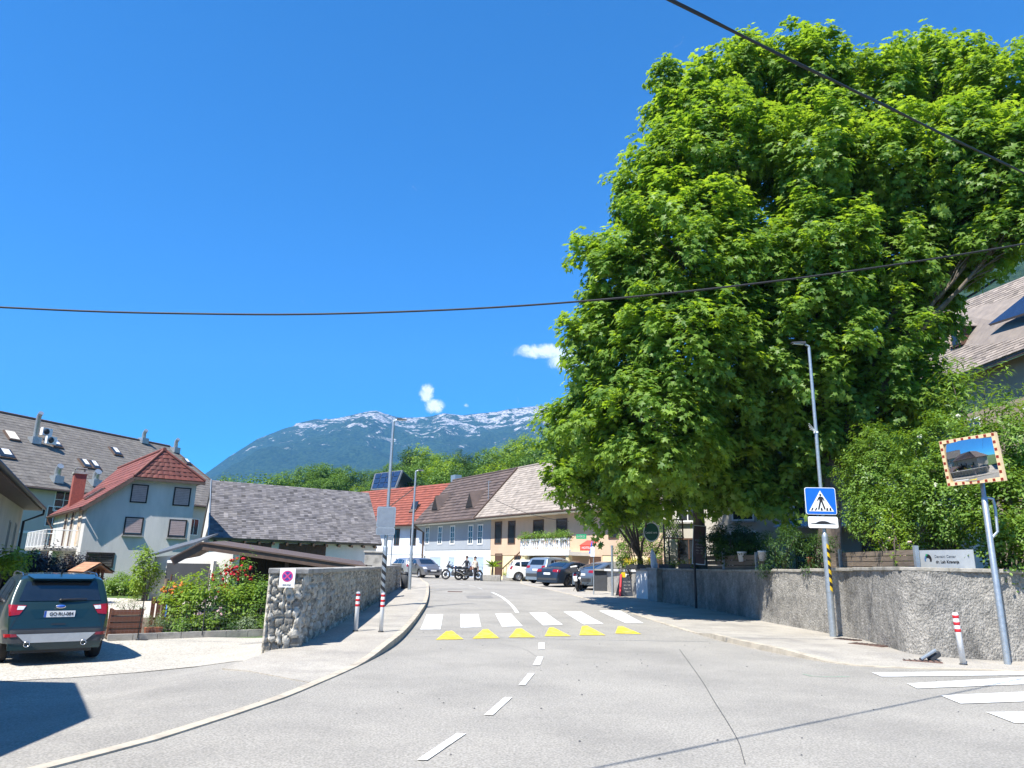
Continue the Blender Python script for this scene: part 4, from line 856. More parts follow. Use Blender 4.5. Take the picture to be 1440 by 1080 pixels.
def crown_shoots(blobs, per_m2, clump=0.7, inner=0.35, flat=1.0, low=-0.95):
    """shoots gathered in clumps over overlapping ellipsoid blobs (x,y,z,rx,ry,rz)"""
    B = np.array(blobs, float); PP, AX = [], []
    for i, b in enumerate(B):
        c, r = b[:3], b[3:6]; area = 4 * math.pi * ((r[0] * r[1]) ** 1.6 / 3 + (r[0] * r[2]) ** 1.6 / 3 + (r[1] * r[2]) ** 1.6 / 3) ** (1 / 1.6)
        nc = max(3, int(area / (clump ** 2 * 1.5)))
        d = sphere_pts(nc); d = d[d[:, 2] > low]; rr = np.where(RNG.random(len(d)) < inner, RNG.uniform(.45, .8, len(d)), RNG.uniform(.78, 1.16, len(d)))
        cc = c + d * r * rr[:, None]
        keep = np.ones(len(cc), bool)
        for j, b2 in enumerate(B):
            if j != i: keep &= ~(np.linalg.norm((cc - b2[:3]) / b2[3:6], axis=1) < .62)
        cc, d = cc[keep], d[keep]
        k = max(4, int(per_m2 * clump ** 2 * 1.5))
        for q, dd in zip(cc, d):
            cr = clump * RNG.uniform(.6, 1.25); kk = int(k * RNG.uniform(.6, 1.3)); s = sphere_pts(kk); s[:, 2] = np.abs(s[:, 2]) * np.where(RNG.random(kk) < .68, 1, -1)
            p = q + s * cr * np.array([1, 1, RNG.uniform(.6, 1.7)]) * RNG.uniform(.55, 1.0, (kk, 1))
            a = nrm(s * .7 + dd * .5 + np.array([0, 0, .75])); PP.append(p); AX.append(a)
    return np.concatenate(PP), np.concatenate(AX)
def limb(m, a, b, r0, r1, sag=0.0, n=7, wob=0.12):
    a, b = V(a), V(b); L_ = (b - a).length; pts, rs = [], []
    for i in range(6):
        t = i / 5; p = a.lerp(b, t) + V((random.gauss(0, wob), random.gauss(0, wob), random.gauss(0, wob * .5))) * L_ * .12 * math.sin(math.pi * t) + V((0, 0, sag * math.sin(math.pi * t) * L_)); pts.append(p); rs.append(r0 + (r1 - r0) * t)
    m.tube(pts, rs, n); return pts
def tree(name, label, base, blobs, mat, leaf=0.2, per_m2=18, k=6, clump=0.75, shape=LEAF_STAR, trunk_r=0.3, group=None, fork=0.35, inner=0.35, twigs=True, cat='tree', bark=None, low=-.95):
    t = thing(name, label, cat, group=group)
    P_, AX = crown_shoots(blobs, per_m2, clump, inner, low=low)
    p, f, n = shoots(P_, AX, k, leaf); c = np.array(base)
    sz = leaf * RNG.uniform(.65, 1.2, len(p)); var = RNG.normal(.5, .2, len(p)) + np.repeat(RNG.normal(0, .12, len(P_)) + .16 * np.sin(P_[:, 0] * 1.9 + P_[:, 2] * 1.3) * np.sin(P_[:, 1] * 1.7 - P_[:, 2] * 1.1), k)
    leaf_mesh('crown', p, f, n, sz, shape, var, mat, t)
    m = MB(); base = V(base); B = sorted(blobs, key=lambda b: b[2]); zt = sum(b[2] for b in blobs) / len(blobs); cx = sum(b[0] for b in blobs) / len(blobs); cy_ = sum(b[1] for b in blobs) / len(blobs)
    topb = max(blobs, key=lambda b: b[2]); f1 = base.lerp(V((cx, cy_, zt)), fork)
    f1.x = base.x + (cx - base.x) * .12; f1.y = base.y + (cy_ - base.y) * .12
    m.tube([base - V((0, 0, .2)), base + V((0, 0, .25)), base.lerp(f1, .5), f1], [trunk_r * 1.5, trunk_r * 1.12, trunk_r, trunk_r * .88], 12)
    ends = []
    for b in blobs:
        mid = f1.lerp(V(b[:3]), .5) + V((0, 0, .5)); limb(m, f1, mid, trunk_r * .42, trunk_r * .24); limb(m, mid, b[:3], trunk_r * .24, trunk_r * .08); ends.append((mid, V(b[:3]), b))
    m.build('trunk', bark or M_bark, t)
    if twigs:
        m = MB()
        for mid, c_, b in ends:
            for i in range(9):
                d = V(sphere_pts(1)[0]); e = c_ + V((d.x * b[3], d.y * b[4], d.z * b[5])) * .88; limb(m, mid.lerp(c_, .4 + .6 * random.random()), e, trunk_r * .09, .01, n=5, wob=.25)
        m.build('branches', bark or M_bark, t)
    return t
M_leaf_big = leafmat('plane_leaf', (0.072, 0.165, 0.028), (0.260, 0.390, 0.068), tr=0.52)
M_leaf_far = leafmat('far_leaf', (0.040, 0.105, 0.016), (0.150, 0.260, 0.036), tr=0.30, rough=0.6)
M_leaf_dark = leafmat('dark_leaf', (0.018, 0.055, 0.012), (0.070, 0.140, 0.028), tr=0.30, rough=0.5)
M_leaf_lime = leafmat('lime_leaf', (0.095, 0.190, 0.018), (0.260, 0.370, 0.045), tr=0.40, rough=0.5)
M_leaf_shrub = leafmat('shrub_leaf', (0.060, 0.140, 0.020), (0.210, 0.330, 0.055), tr=0.35, rough=0.42)
M_leaf_grey = leafmat('silver_leaf', (0.09, 0.14, 0.07), (0.20, 0.26, 0.14), tr=0.3, rough=0.6)
def wy(px): return float(np.interp(px, [900, 926, 1000, 1080, 1180, 1250, 1295, 1440], [RW[8].y, RW[7].y, RW[6].y, RW[5].y, RW[4].y, RW[3].y, RW[2].y, RW[1].y]))
def B3(px, py, rpx, y, sy=1.0, sz=1.0):
    c = PD(px, py, y); r = rpx * y / F * 0.98; return (c.x, c.y, c.z, r, r * sy, r * sz)
TZ = 1.32
b1 = [B3(978, 178, 68, 25.5), B3(942, 122, 30, 25.5), B3(932, 268, 72, 25), B3(1010, 225, 95, 24.5), B3(872, 398, 74, 24.5), B3(960, 360, 105, 23.5), B3(868, 490, 78, 25), B3(960, 490, 100, 23.3), B3(920, 600, 92, 24), B3(1040, 130, 75, 26), B3(1040, 380, 95, 24), B3(1040, 520, 85, 24.3), B3(1010, 640, 70, 25.5), B3(850, 590, 62, 26), B3(960, 672, 34, 26), B3(1040, 686, 34, 25.5), B3(1000, 688, 24, 26.5), B3(880, 645, 45, 26)]
tree('plane_tree', 'tall broad maple-leaved tree nearest the road, left of the two giants', (PD(985, 770, 31).x, 31, TZ), b1, M_leaf_big, leaf=0.235, per_m2=34, clump=.52, trunk_r=.26, group='giant trees on the terrace')
b2 = [B3(1130, 118, 72, 25), B3(1215, 145, 80, 25), B3(1320, 110, 70, 25.5), B3(1400, 150, 75, 24), B3(1500, 180, 90, 23), B3(1150, 240, 100, 23.5), B3(1270, 245, 100, 23.5), B3(1390, 260, 80, 22.5), B3(1140, 370, 90, 23), B3(1245, 370, 85, 24), B3(1130, 485, 85, 23.5), B3(1225, 490, 85, 24), B3(1110, 590, 75, 25), B3(1210, 590, 80, 25), B3(1295, 560, 45, 24), B3(1300, 455, 40, 25), B3(1100, 690, 45, 25.5), B3(1150, 650, 40, 25), B3(1330, 330, 60, 23.5), B3(1370, 215, 75, 22.5), B3(1450, 230, 75, 22), B3(1430, 318, 42, 21.5), B3(1385, 340, 32, 22), B3(1400, 300, 48, 23), B3(1400, 350, 26, 22.5), B3(1345, 375, 36, 23.5), B3(1310, 415, 34, 24)]
tree('plane_tree', 'tall broad maple-leaved tree on the right, spreading over the roadside mirror', (PD(1160, 770, 24.5).x, 24.5, TZ), b2, M_leaf_big, leaf=0.235, per_m2=34, clump=.52, trunk_r=.36, group='giant trees on the terrace')
b3 = [B3(800, 610, 38, 30), B3(838, 650, 52, 29.5), B3(800, 680, 34, 29), B3(875, 688, 40, 29), B3(840, 712, 26, 28.5), B3(925, 694, 38, 27.5), B3(880, 640, 50, 30), B3(858, 734, 15, 28.5)]
tree('maple_tree', 'lighter green low-hanging tree at the left foot of the giant trees', (PD(905, 790, 35.5).x, 35.5, .6), b3, M_leaf_big, leaf=0.22, per_m2=26, clump=.6, trunk_r=.16)
b4 = [B3(1338, 535, 30, 20.5), B3(1385, 545, 30, 20), B3(1350, 560, 40, 20), B3(1420, 590, 45, 19.5), B3(1460, 560, 35, 20)]
tree('walnut_tree', 'young bright green tree beside the tall beige house, above the mirror', (PD(1395, 780, 20.5).x, 20.5, TZ), b4, M_leaf_shrub, leaf=0.24, per_m2=13, clump=.5, shape=LEAF_LONG, trunk_r=.12, twigs=False)
# shrubs along the right wall
def shrub(name, label, blobs, mat, leaf, per_m2, clump, base, cat='shrub', shape=LEAF_OVAL, k=5, group=None, stem=.04, flowers=None, low=-1.1):
    t = thing(name, label, cat, group=group); P_, AX = crown_shoots(blobs, per_m2, clump, .3, low=low); p, f, n = shoots(P_, AX, k, leaf)
    leaf_mesh('foliage', p, f, n, leaf * RNG.uniform(.6, 1.25, len(p)), shape, RNG.normal(.5, .25, len(p)), mat, t)
    m = MB(); base = V(base)
    for b in blobs:
        for i in range(3): limb(m, base + V((random.gauss(0, .08), random.gauss(0, .08), 0)), V(b[:3]) + V((random.gauss(0, .4) * b[3], random.gauss(0, .4) * b[4], random.gauss(0, .3) * b[5])), stem, stem * .3, n=5)
    m.build('stem', M_bark, t)
    if flowers:
        fm, cnt, fs = flowers; bb = [b for b in blobs]; q = []
        for i in range(cnt):
            b = random.choice(bb); d = V(sphere_pts(1)[0]); d.z = abs(d.z) * .9; 
            if d.y > .3: d.y = -d.y
            q.append(V(b[:3]) + V((d.x * b[3], d.y * b[4], d.z * b[5])) * 1.04)
        for c in q:
            m = MB(); pp = sphere_pts(9); 
            for s in pp: m.ball(c + V(s) * fs * .45, fs * random.uniform(.3, .5), 5, 4)
            m.build('flower', fm, t)
    return t
M_wflower = pm('white_flower', (0.60, 0.60, 0.46), (0.48, 0.48, 0.36), rough=0.8)
M_rflower = pm('red_rose', (0.55, 0.008, 0.02), (0.35, 0.005, 0.015), scale=20, rough=0.6)
M_pflower = pm('pale_pink_rose', (0.75, 0.5, 0.52), (0.65, 0.4, 0.42), scale=20, rough=0.7)
M_oflower = pm('orange_flower', (0.65, 0.22, 0.03), (0.5, 0.12, 0.03), scale=20, rough=0.7)
shrub('laurel_hedge', 'tall bright green hedge on the wall between the crossing sign and the mirror', [B3(1218, 680, 32, 20), B3(1235, 660, 40, 20), B3(1226, 725, 34, 19.8), B3(1270, 690, 42, 19.5), B3(1255, 740, 40, 19), B3(1230, 625, 22, 20.2), B3(1290, 740, 36, 18.7)], M_leaf_shrub, .085, 170, .32, (PD(1235, 790, 20).x, 20.2, TZ), 'hedge')
shrub('elder_bush', 'elder bush with white flower heads left of and behind the mirror', [B3(1305, 640, 36, 18.6), B3(1340, 615, 34, 18.3), B3(1310, 700, 42, 18), B3(1360, 660, 50, 17.8), B3(1345, 725, 42, 17.5)], M_leaf_shrub, .10, 120, .34, (PD(1330, 790, 18.3).x, 18.3, TZ), flowers=(M_wflower, 22, .08))
shrub('hazel_bush', 'leafy green bush behind the mirror pole, hanging over the wall', [B3(1400, 640, 45, 17.2), B3(1440, 620, 50, 17), B3(1400, 710, 44, 16.6), B3(1450, 700, 50, 16.4), B3(1400, 762, 34, 16.2), B3(1445, 770, 34, 15.6), B3(1500, 740, 50, 15.8)], M_leaf_shrub, .11, 120, .36, (PD(1420, 790, 17.2).x, 17.2, TZ), shape=LEAF_OVAL)
shrub('climbing_rose', 'loose rose shoots trailing over the wooden fence beside the dental sign', [B3(1262, 765, 17, 18.0), B3(1255, 735, 16, 18.2), B3(1240, 760, 10, 18.2), B3(1268, 785, 8, 17.6)], M_leaf_lime, .08, 110, .2, (PD(1262, 795, 18).x, 18.0, TZ), flowers=(M_pflower, 4, .07))
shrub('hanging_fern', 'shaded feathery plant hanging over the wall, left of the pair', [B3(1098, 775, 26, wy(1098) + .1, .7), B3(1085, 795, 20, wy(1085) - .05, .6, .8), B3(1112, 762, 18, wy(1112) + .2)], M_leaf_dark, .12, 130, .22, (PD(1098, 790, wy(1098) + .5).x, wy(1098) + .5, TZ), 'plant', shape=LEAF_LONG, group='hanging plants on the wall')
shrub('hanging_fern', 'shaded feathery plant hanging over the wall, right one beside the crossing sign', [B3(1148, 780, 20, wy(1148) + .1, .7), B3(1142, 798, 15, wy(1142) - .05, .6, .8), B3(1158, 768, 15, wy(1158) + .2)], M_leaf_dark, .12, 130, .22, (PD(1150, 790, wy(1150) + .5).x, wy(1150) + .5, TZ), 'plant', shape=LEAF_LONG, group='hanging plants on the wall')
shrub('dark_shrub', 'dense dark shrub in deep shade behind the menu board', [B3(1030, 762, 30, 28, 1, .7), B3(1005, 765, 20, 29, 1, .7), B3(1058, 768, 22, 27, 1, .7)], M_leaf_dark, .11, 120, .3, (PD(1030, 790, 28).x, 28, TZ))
shrub('ivy_column', 'ivy and climbing leaves around the terrace corner left of the oval sign', [B3(883, 745, 15, 36, .7, 1.5), B3(878, 778, 12, 36, .7, 1.4), B3(905, 755, 16, 35.5, .7, 1.3), B3(925, 770, 12, 35, .7, 1.2), B3(940, 742, 14, 34.5, .7, 1)], M_leaf_shrub, .10, 120, .28, (PD(895, 795, 36).x, 36, .5), 'climbing plant')
# far wood on the slope: every tree its own
PROTO = []
for j, (mt, hh) in enumerate([(M_leaf_far, 12), (M_leaf_lime, 11), (M_leaf_dark, 13), (M_leaf_far, 14)]):
    r = np.random.default_rng(20 + j); bl = []
    for i in range(9):
        a = i * 2.4; z = hh * (.38 + .5 * i / 9) + r.normal(0, .3); rad = (1 - abs(i / 8 - .35) * .9) * 2.7; bl.append((math.cos(a) * rad * .7, math.sin(a) * rad * .7, z, 1.9 + r.random() * .8, 1.9 + r.random() * .8, 1.7 + r.random() * .5))
    t = tree('deciduous_tree', 'tmp', (0, 0, 0), bl, mt, leaf=.5, per_m2=4.5, k=4, clump=1.1, shape=LEAF_OVAL, trunk_r=.22, twigs=False, inner=.2)
    PROTO.append((t, hh + .9))
sky_ = [(300, 672), (325, 655), (345, 672), (385, 653), (410, 660), (430, 655), (455, 640), (480, 650), (510, 658), (560, 650), (580, 628), (600, 622), (625, 625), (660, 633), (700, 624), (730, 614), (760, 606), (800, 596), (900, 585), (1100, 575)]
def top_at(px): return float(np.interp(px, [a for a, b in sky_], [b for a, b in sky_]))
HUE = ['lime green', 'mid green', 'dark green', 'grey green']
spots = []
px = 405
while px < 1010: spots.append((px + random.uniform(-5, 5), 168 + random.uniform(-10, 10), random.uniform(-3, 6))); px += 21 + random.uniform(-3, 4)
px = 415
while px < 900: spots.append((px + random.uniform(-6, 6), 140 + random.uniform(-8, 8), random.uniform(12, 26))); px += 26 + random.uniform(-4, 4)
px = 430
while px < 860: spots.append((px + random.uniform(-6, 6), 116 + random.uniform(-6, 6), random.uniform(28, 48))); px += 31 + random.uniform(-4, 4)
spots += [(323, 120, 0), (334, 128, 7), (386, 105, 0), (371, 125, 14)]
cnt = 0
for (px, d, down) in spots:
    py = top_at(px) + down; r_ = ray(px, py); k = d / math.hypot(r_.x, r_.y); top = EYE + r_ * k; gz_ = G(top.x, top.y); h = top.z - gz_
    if h < 4: continue
    pi = random.choice([0, 0, 1, 2, 3, 3]) ; pi = 1 if (px, d) in ((640, 1),) else pi
    src, ph = PROTO[pi]
    if not src.get('used'): o = src; o['used'] = 1
    else: o = copy_tree(src)
    s = h / ph; sx = s * random.uniform(.85, 1.15) if h < 14 else s * .95
    o.location = (top.x, top.y, gz_ - .3); o.scale = (sx, sx, s); o.rotation_euler = (0, 0, random.random() * 6.28)
    row = 'at the top' if down < 10 else 'halfway up' if down < 27 else 'at the foot'
    where = 'above the barn' if px < 540 else 'between the lamp posts' if px < 590 else 'above the brown roof' if px < 680 else 'above the beige roof' if px < 790 else 'half hidden by the big tree'
    o['label'] = '%s tree %s of the slope, %s' % (['mid green', 'lime green', 'dark green', 'rounded'][pi], row, where); o['group'] = 'trees on the wooded slope'; o['category'] = 'tree'; cnt += 1
    if px < 345: o['label'] = 'pale tree between the apartment house and the mountain, %s' % ('taller one' if down < 3 else 'lower one')
    elif px < 390: o['label'] = 'grey green tree standing alone above the barn roof, %s' % ('round one' if down < 3 else 'smaller one behind')
for t, h in PROTO:
    if t.get('used'): del t['used']
# ---------------------------------------------------------------- garden in front of the carport
gk0, gk1 = P(150, 902), P(377, 893)
def gpt(px, dy, dz=0.0):
    """a point in the garden: beside picture column px, dy metres behind the edging"""
    f = (px - 150) / 227; p = gk0.lerp(gk1, f); d = V((p.x, p.y, 0)).normalized(); q = V((p.x, p.y, 0)) + d * dy; return V((q.x, q.y, H(q.x, q.y) + .06 + dz))
m = MB(); e = (gk1 - gk0); e.z = 0; nn_ = V((-e.y, e.x, 0)).normalized()
for i in range(7):
    a_, b_ = gk0.lerp(gk1, i / 7 + .003), gk0.lerp(gk1, (i + 1) / 7); a_ = V((a_.x, a_.y, 0)); b_ = V((b_.x, b_.y, 0)); m.obox((a_ + b_) / 2 + V((0, 0, H(a_.x, a_.y) - .02)) + nn_ * .06, (b_ - a_) / 2, nn_ * .06, V((0, 0, .17)))
tag(m.build('garden_edging', M_conc), 'low grey concrete edging in front of the flower garden', 'edging')
gs = sheet('garden_soil', [(gk0 + nn_ * .1)[:2], (gk1 + nn_ * .1)[:2], (gk1 + nn_ * 5 + V((-1, 0, 0)))[:2], (gk0 + nn_ * 5.5)[:2]], M_soil, dz=.06)
def gb(px, dy, z, r, ry=1, rz=1): c = gpt(px, dy, z); return (c.x, c.y, c.z, r, r * ry, r * rz)
shrub('raspberry_bush', 'tall raspberry canes left of the red rose in the garden', [gb(243, 1.4, .75, .42), gb(262, 1.3, .85, .45), gb(252, 1.2, .4, .4), gb(272, 1.5, .55, .35)], M_leaf_lime, .11, 110, .24, gpt(255, 1.4))
shrub('raspberry_bush', 'tall raspberry canes right of the red rose in the garden', [gb(318, 1.2, .55, .42), gb(305, 1.5, .75, .35), gb(330, 1.3, .72, .32), gb(315, 1.0, .25, .35)], M_leaf_lime, .11, 110, .24, gpt(318, 1.3))
shrub('currant_bush', 'full green bush at the right end of the garden, against the wall', [gb(352, 1.1, .75, .42), gb(366, 1.3, .95, .35), gb(358, .9, .4, .4), gb(343, 1.2, .35, .35), gb(371, 1.2, .5, .3)], M_leaf_shrub, .10, 120, .24, gpt(358, 1.2))
shrub('rose_bush', 'tall rose bush full of red blossoms in front of the carport', [gb(303, 2.6, 1.25, .42, 1, .8), gb(321, 2.6, 1.55, .38), gb(328, 2.7, 1.25, .3), gb(300, 2.5, .9, .3)], M_leaf_shrub, .08, 90, .2, gpt(312, 2.7), cat='rose bush', flowers=(M_rflower, 70, .06))
shrub('rose_bush', 'low rose bush with pale pink blossoms in the middle of the garden', [gb(290, 1.0, .55, .35), gb(296, .8, .3, .35), gb(283, .9, .3, .3)], M_leaf_dark, .075, 110, .2, gpt(290, 1.0), cat='rose bush', flowers=(M_pflower, 10, .06))
shrub('orange_shrub', 'small shrub with orange flower heads behind the wooden pallet', [gb(228, 2.2, .85, .3), gb(240, 2.3, .95, .28)], M_leaf_lime, .075, 110, .2, gpt(232, 2.2), flowers=(M_oflower, 16, .07))
for i, (px, dy, r, mt, lb) in enumerate([(222, .55, .28, M_leaf_grey, 'low grey-green lavender clump at the left of the garden'), (240, .5, .3, M_leaf_shrub, 'low leafy clump right of the lavender along the edging'), (258, .45, .27, M_leaf_dark, 'dark low clump in the middle left of the edging'),
        (276, .5, .32, M_leaf_lime, 'bright lime clump spilling over the garden edging'), (296, .45, .27, M_leaf_shrub, 'low clump below the pale roses'), (318, .5, .3, M_leaf_dark, 'low dark clump below the right raspberry canes'), (338, .45, .28, M_leaf_grey, 'grey-green clump near the right end of the edging'), (354, .4, .22, M_leaf_shrub, 'small clump in the right corner of the garden')]):
    shrub('garden_plant', lb, [gb(px, dy, .12, r, 1, .8), gb(px + 7, dy + .1, .08, r * .8, 1, .8)], mt, .07, 150, .18, gpt(px, dy), 'plant', k=6, group='low garden plants')
shrub('climbing_plant', 'bright green climber at the left corner of the garage', [(*PD(206, 812, 30.2), .5, .4, .9), (*PD(204, 790, 30.2), .35, .3, .5)], M_leaf_lime, .12, 90, .3, (PD(206, 830, 30.2).x, 30.2, -.2), 'climbing plant')
shrub('dark_hedge', 'dark reddish-black hedge behind the parked car', [(*PD(62, 815, 27), 1.2, 1.2, .9), (*PD(30, 818, 26), 1.0, 1, .9), (*PD(90, 818, 28), 1.1, 1, .8), (*PD(105, 822, 28.5), .6, .8, .6), (*PD(15, 825, 25), .8, .8, .9)], leafmat('black_red_leaf', (0.012, 0.010, 0.010), (0.03, 0.02, 0.018), tr=.15), .12, 110, .35, (PD(60, 835, 27).x, 27, -.25), 'hedge')
shrub('ivy_patch', 'leafy green shrub against the beige house, beside the black downpipe', [(*PD(8, 790, 20), .45, .4, .3), (*PD(14, 800, 22), .35, .3, .25)], M_leaf_lime, .13, 90, .3, (PD(8, 800, 20).x - .3, 20.2, -.25))
# bedding along the white house
shrub('flower_bed_plant', 'low green bed against the foot of the white house', [(*PD(170, 826, 33), 1.0, .5, .28), (*PD(192, 822, 34), 1.1, .5, .45), (*PD(178, 822, 34), 1.0, .5, .35)], M_leaf_shrub, .11, 110, .25, (PD(185, 830, 33.6).x, 33.6, -.25), 'plant')
# ================================================================ WALLS
def worley(U, W, cell, seed):
    rs = np.random.default_rng(seed); J = rs.random((400, 400, 2)); ID = rs.random((400, 400))
    gu, gw = np.floor(U / cell).astype(int), np.floor(W / cell).astype(int); d1 = np.full(U.shape, 9.); d2 = np.full(U.shape, 9.); idv = np.zeros(U.shape)
    for a in (-1, 0, 1):
        for b in (-1, 0, 1):
            cu, cw = gu + a, gw + b; j = J[cu % 400, cw % 400]; d = np.hypot((cu + .12 + j[..., 0] * .76) * cell - U, ((cw + .12 + j[..., 1] * .76) * cell - W) * 1.25) / cell
            nw = d < d1; d2 = np.where(nw, d1, np.minimum(d2, d)); idv = np.where(nw, ID[cu % 400, cw % 400], idv); d1 = np.where(nw, d, d1)
    return d1, d2, idv
M_rubble = pm('rubble_stone', (0.50, 0.46, 0.38), (0.25, 0.235, 0.20), scale=9, rough=0.95, bump=0.6, bscale=28, dist=0.03, attr='var', aamt=0.55, dirt=(0.13, 0.13, 0.11), dscale=3, damt=0.5)
M_darkrubble = M_rubble
def stone_face(name, p0, p1, z0f, z1f, n, cell, amp, res, seed, parent, mat):
    """a rubble-stone wall face from p0 to p1 between heights z0f(x,y) and z1f(x,y); stones bulge along n"""
    p0, p1 = V(p0), V(p1); L_ = (p1 - p0).length; nu = max(4, int(L_ / res)); nw = 44
    uu = np.linspace(0, 1, nu + 1); ww = np.linspace(0, 1, nw + 1); UU, WW_ = np.meshgrid(uu, ww)
    X = p0.x + (p1.x - p0.x) * UU; Y = p0.y + (p1.y - p0.y) * UU; z0 = np.vectorize(z0f)(X, Y); z1 = np.vectorize(z1f)(X, Y); ZZ = z0 + (z1 - z0) * WW_
    d1, d2, idv = worley(UU * L_ + 50, ZZ + 20, cell, seed); e = np.clip((d2 - d1) / .22, 0, 1); bul = amp * (e * e * (3 - 2 * e)) * (.55 + .6 * idv) * (1 - .25 * d1)
    edge = np.minimum(1, np.minimum(UU, 1 - UU) * L_ / .05); bul = bul * np.clip(edge, 0.0, 1)
    vs = np.stack([X + n.x * bul, Y + n.y * bul, ZZ], -1).reshape(-1, 3); idx = np.arange((nu + 1) * (nw + 1)).reshape(nw + 1, nu + 1)
    fs = np.stack([idx[:-1, :-1], idx[:-1, 1:], idx[1:, 1:], idx[1:, :-1]], -1).reshape(-1, 4)
    a, b = V(vs[fs[0, 1]]) - V(vs[fs[0, 0]]), V(vs[fs[0, 3]]) - V(vs[fs[0, 0]])
    if a.cross(b).dot(V((n.x, n.y, 0))) < 0: fs = fs[:, ::-1]
    var = np.where(e[:-1, :-1] < .35, .72, .1 + idv[:-1, :-1] * .75).reshape(-1)
    return npmesh(name, vs, fs, 4, var, mat, parent, smooth=True)
w0_ = V((WA.x, WA.y, 0)); lfull = (WB - WA).length
def wp(s, off=0.0): return V((WA.x, WA.y, 0)) + wd * s - wn * off
TH = .5; S_P = 15.2                               # pillar position
g0_ = lambda x, y: H(x, y) - .1
t = thing('stone_wall', 'old rubble stone garden wall with pale coping, ending beside the no-stopping sign', 'wall')
topf = lambda x, y: 1.45
m = MB(); i_ = .03; m.prism([wp(i_, i_)[:2], wp(S_P, i_)[:2], wp(S_P, TH)[:2], wp(-.32, TH)[:2]], lambda x, y: H(x, y) - .3, 1.45); m.build('wall_core', M_rubble, t)
stone_face('stone_face', wp(0), wp(S_P), g0_, topf, wn, .17, .085, .045, 1, t, M_rubble)
stone_face('stone_face', wp(-.35, TH + .1), wp(0, -.03), lambda x, y: H(x, y) - .15, topf, -wd, .155, .10, .01, 2, t, M_rubble)
stone_face('stone_face', wp(S_P, TH), wp(0, TH), g0_, topf, -wn, .22, .08, .08, 3, t, M_rubble)
m = MB(); k = 10
for i in range(k):
    m.cv = random.random(); a_, b_ = S_P * i / k + (0 if i else -.07), S_P * (i + 1) / k - .006; dz = random.uniform(-.008, .008)
    m.prism([wp(a_, -.10)[:2], wp(b_, -.10)[:2], wp(b_, TH + .1)[:2], wp(a_ - (0 if i else .36), TH + .1)[:2]], 1.45, 1.545 + dz)
m.build('coping', M_conc, t, bevel=.015)
t2 = thing('gate_pillar', 'square rendered pillar standing in the stone wall behind the lamp post', 'pillar')
m = MB(); m.prism([wp(S_P + .01, -.12)[:2], wp(S_P + .75, -.12)[:2], wp(S_P + .75, TH + .15)[:2], wp(S_P + .01, TH + .15)[:2]], H(WB.x, WB.y - 8) - .3, 2.08); m.build('shaft', M_conc, t2, bevel=.02)
m = MB(); m.prism([wp(S_P - .04, -.17)[:2], wp(S_P + .8, -.17)[:2], wp(S_P + .8, TH + .2)[:2], wp(S_P - .04, TH + .2)[:2]], 2.081, 2.16); m.build('cap', M_conc, t2, bevel=.02)
t3 = thing('stone_wall', 'further lower stretch of dark rubble wall beyond the pillar', 'wall')
lf2 = lfull - .2
m = MB(); m.prism([wp(S_P + .8, .03)[:2], wp(lf2, .03)[:2], wp(lf2, TH)[:2], wp(S_P + .8, TH)[:2]], lambda x, y: H(x, y) - .3, 1.5); m.build('wall_core', M_rubble, t3)
stone_face('stone_face', wp(S_P + .8), wp(lf2), g0_, lambda x, y: 1.5, wn, .2, .08, .07, 5, t3, M_rubble)
m = MB(); m.prism([wp(S_P + .8, -.06)[:2], wp(lf2, -.06)[:2], wp(lf2, TH + .06)[:2], wp(S_P + .8, TH + .06)[:2]], 1.5, 1.57); m.build('coping', M_conc, t3)
t4 = thing('gate_post', 'pale concrete post at the far end of the left wall', 'post')
m = MB(); m.prism([wp(lf2 + .05, -.05)[:2], wp(lf2 + .5, -.05)[:2], wp(lf2 + .5, .45)[:2], wp(lf2 + .05, .45)[:2]], .2, 1.62); m.build('shaft', M_conc, t4, bevel=.03)
m = MB(); m.prism([wp(lf2 + .02, -.08)[:2], wp(lf2 + .53, -.08)[:2], wp(lf2 + .53, .48)[:2], wp(lf2 + .02, .48)[:2]], 1.621, 1.68); m.build('cap', M_conc, t4, bevel=.02)
# ---- right retaining wall
M_rwall = pm('rough_spattered_render', (0.38, 0.355, 0.31), (0.22, 0.21, 0.185), scale=5, rough=0.97, bump=0.95, bscale=30, dist=0.06, dirt=(0.10, 0.095, 0.085), dscale=0.9, damt=0.7, stretch=(1, 1, .6), fine=.28, fscale=24)
M_rcap = pm('mossy_coping', (0.42, 0.39, 0.33), (0.28, 0.26, 0.22), scale=5, rough=0.95, bump=0.6, bscale=30, dirt=(0.15, 0.145, 0.11), dscale=3, damt=0.7)
rb_ = [V((p.x, p.y, 0)) for p in RW[:8]][::-1]      # far end -> near
rb_ = rb_[:-1] + [V((rb_[-1].x + 6, rb_[-1].y - .6, 0))]
t = thing('retaining_wall', 'long rough rendered retaining wall along the right pavement, stained grey', 'wall')
line = curve(rb_, .25); NW = 26; L2 = len(line)
tot = [0.0]
for i in range(1, L2): tot.append(tot[-1] + (line[i] - line[i - 1]).length)
tn = [V((0, 0))] * L2
for i in range(L2): d = (line[min(i + 1, L2 - 1)] - line[max(i - 1, 0)]).normalized(); tn[i] = V((d.y, -d.x))     # towards the road
if tn[0].dot(V((-line[0].x, -line[0].y))) < 0: tn = [-v for v in tn]
def ztop(p): return 1.67 + .12 * ss(28, 18, p.y)
fine = []
for i in range(L2 - 1):
    k = max(1, int((line[i + 1] - line[i]).length / .05))
    for j in range(k): f = j / k; fine.append((line[i].lerp(line[i + 1], f), tn[i].lerp(tn[i + 1], f), tot[i] + (tot[i + 1] - tot[i]) * f))
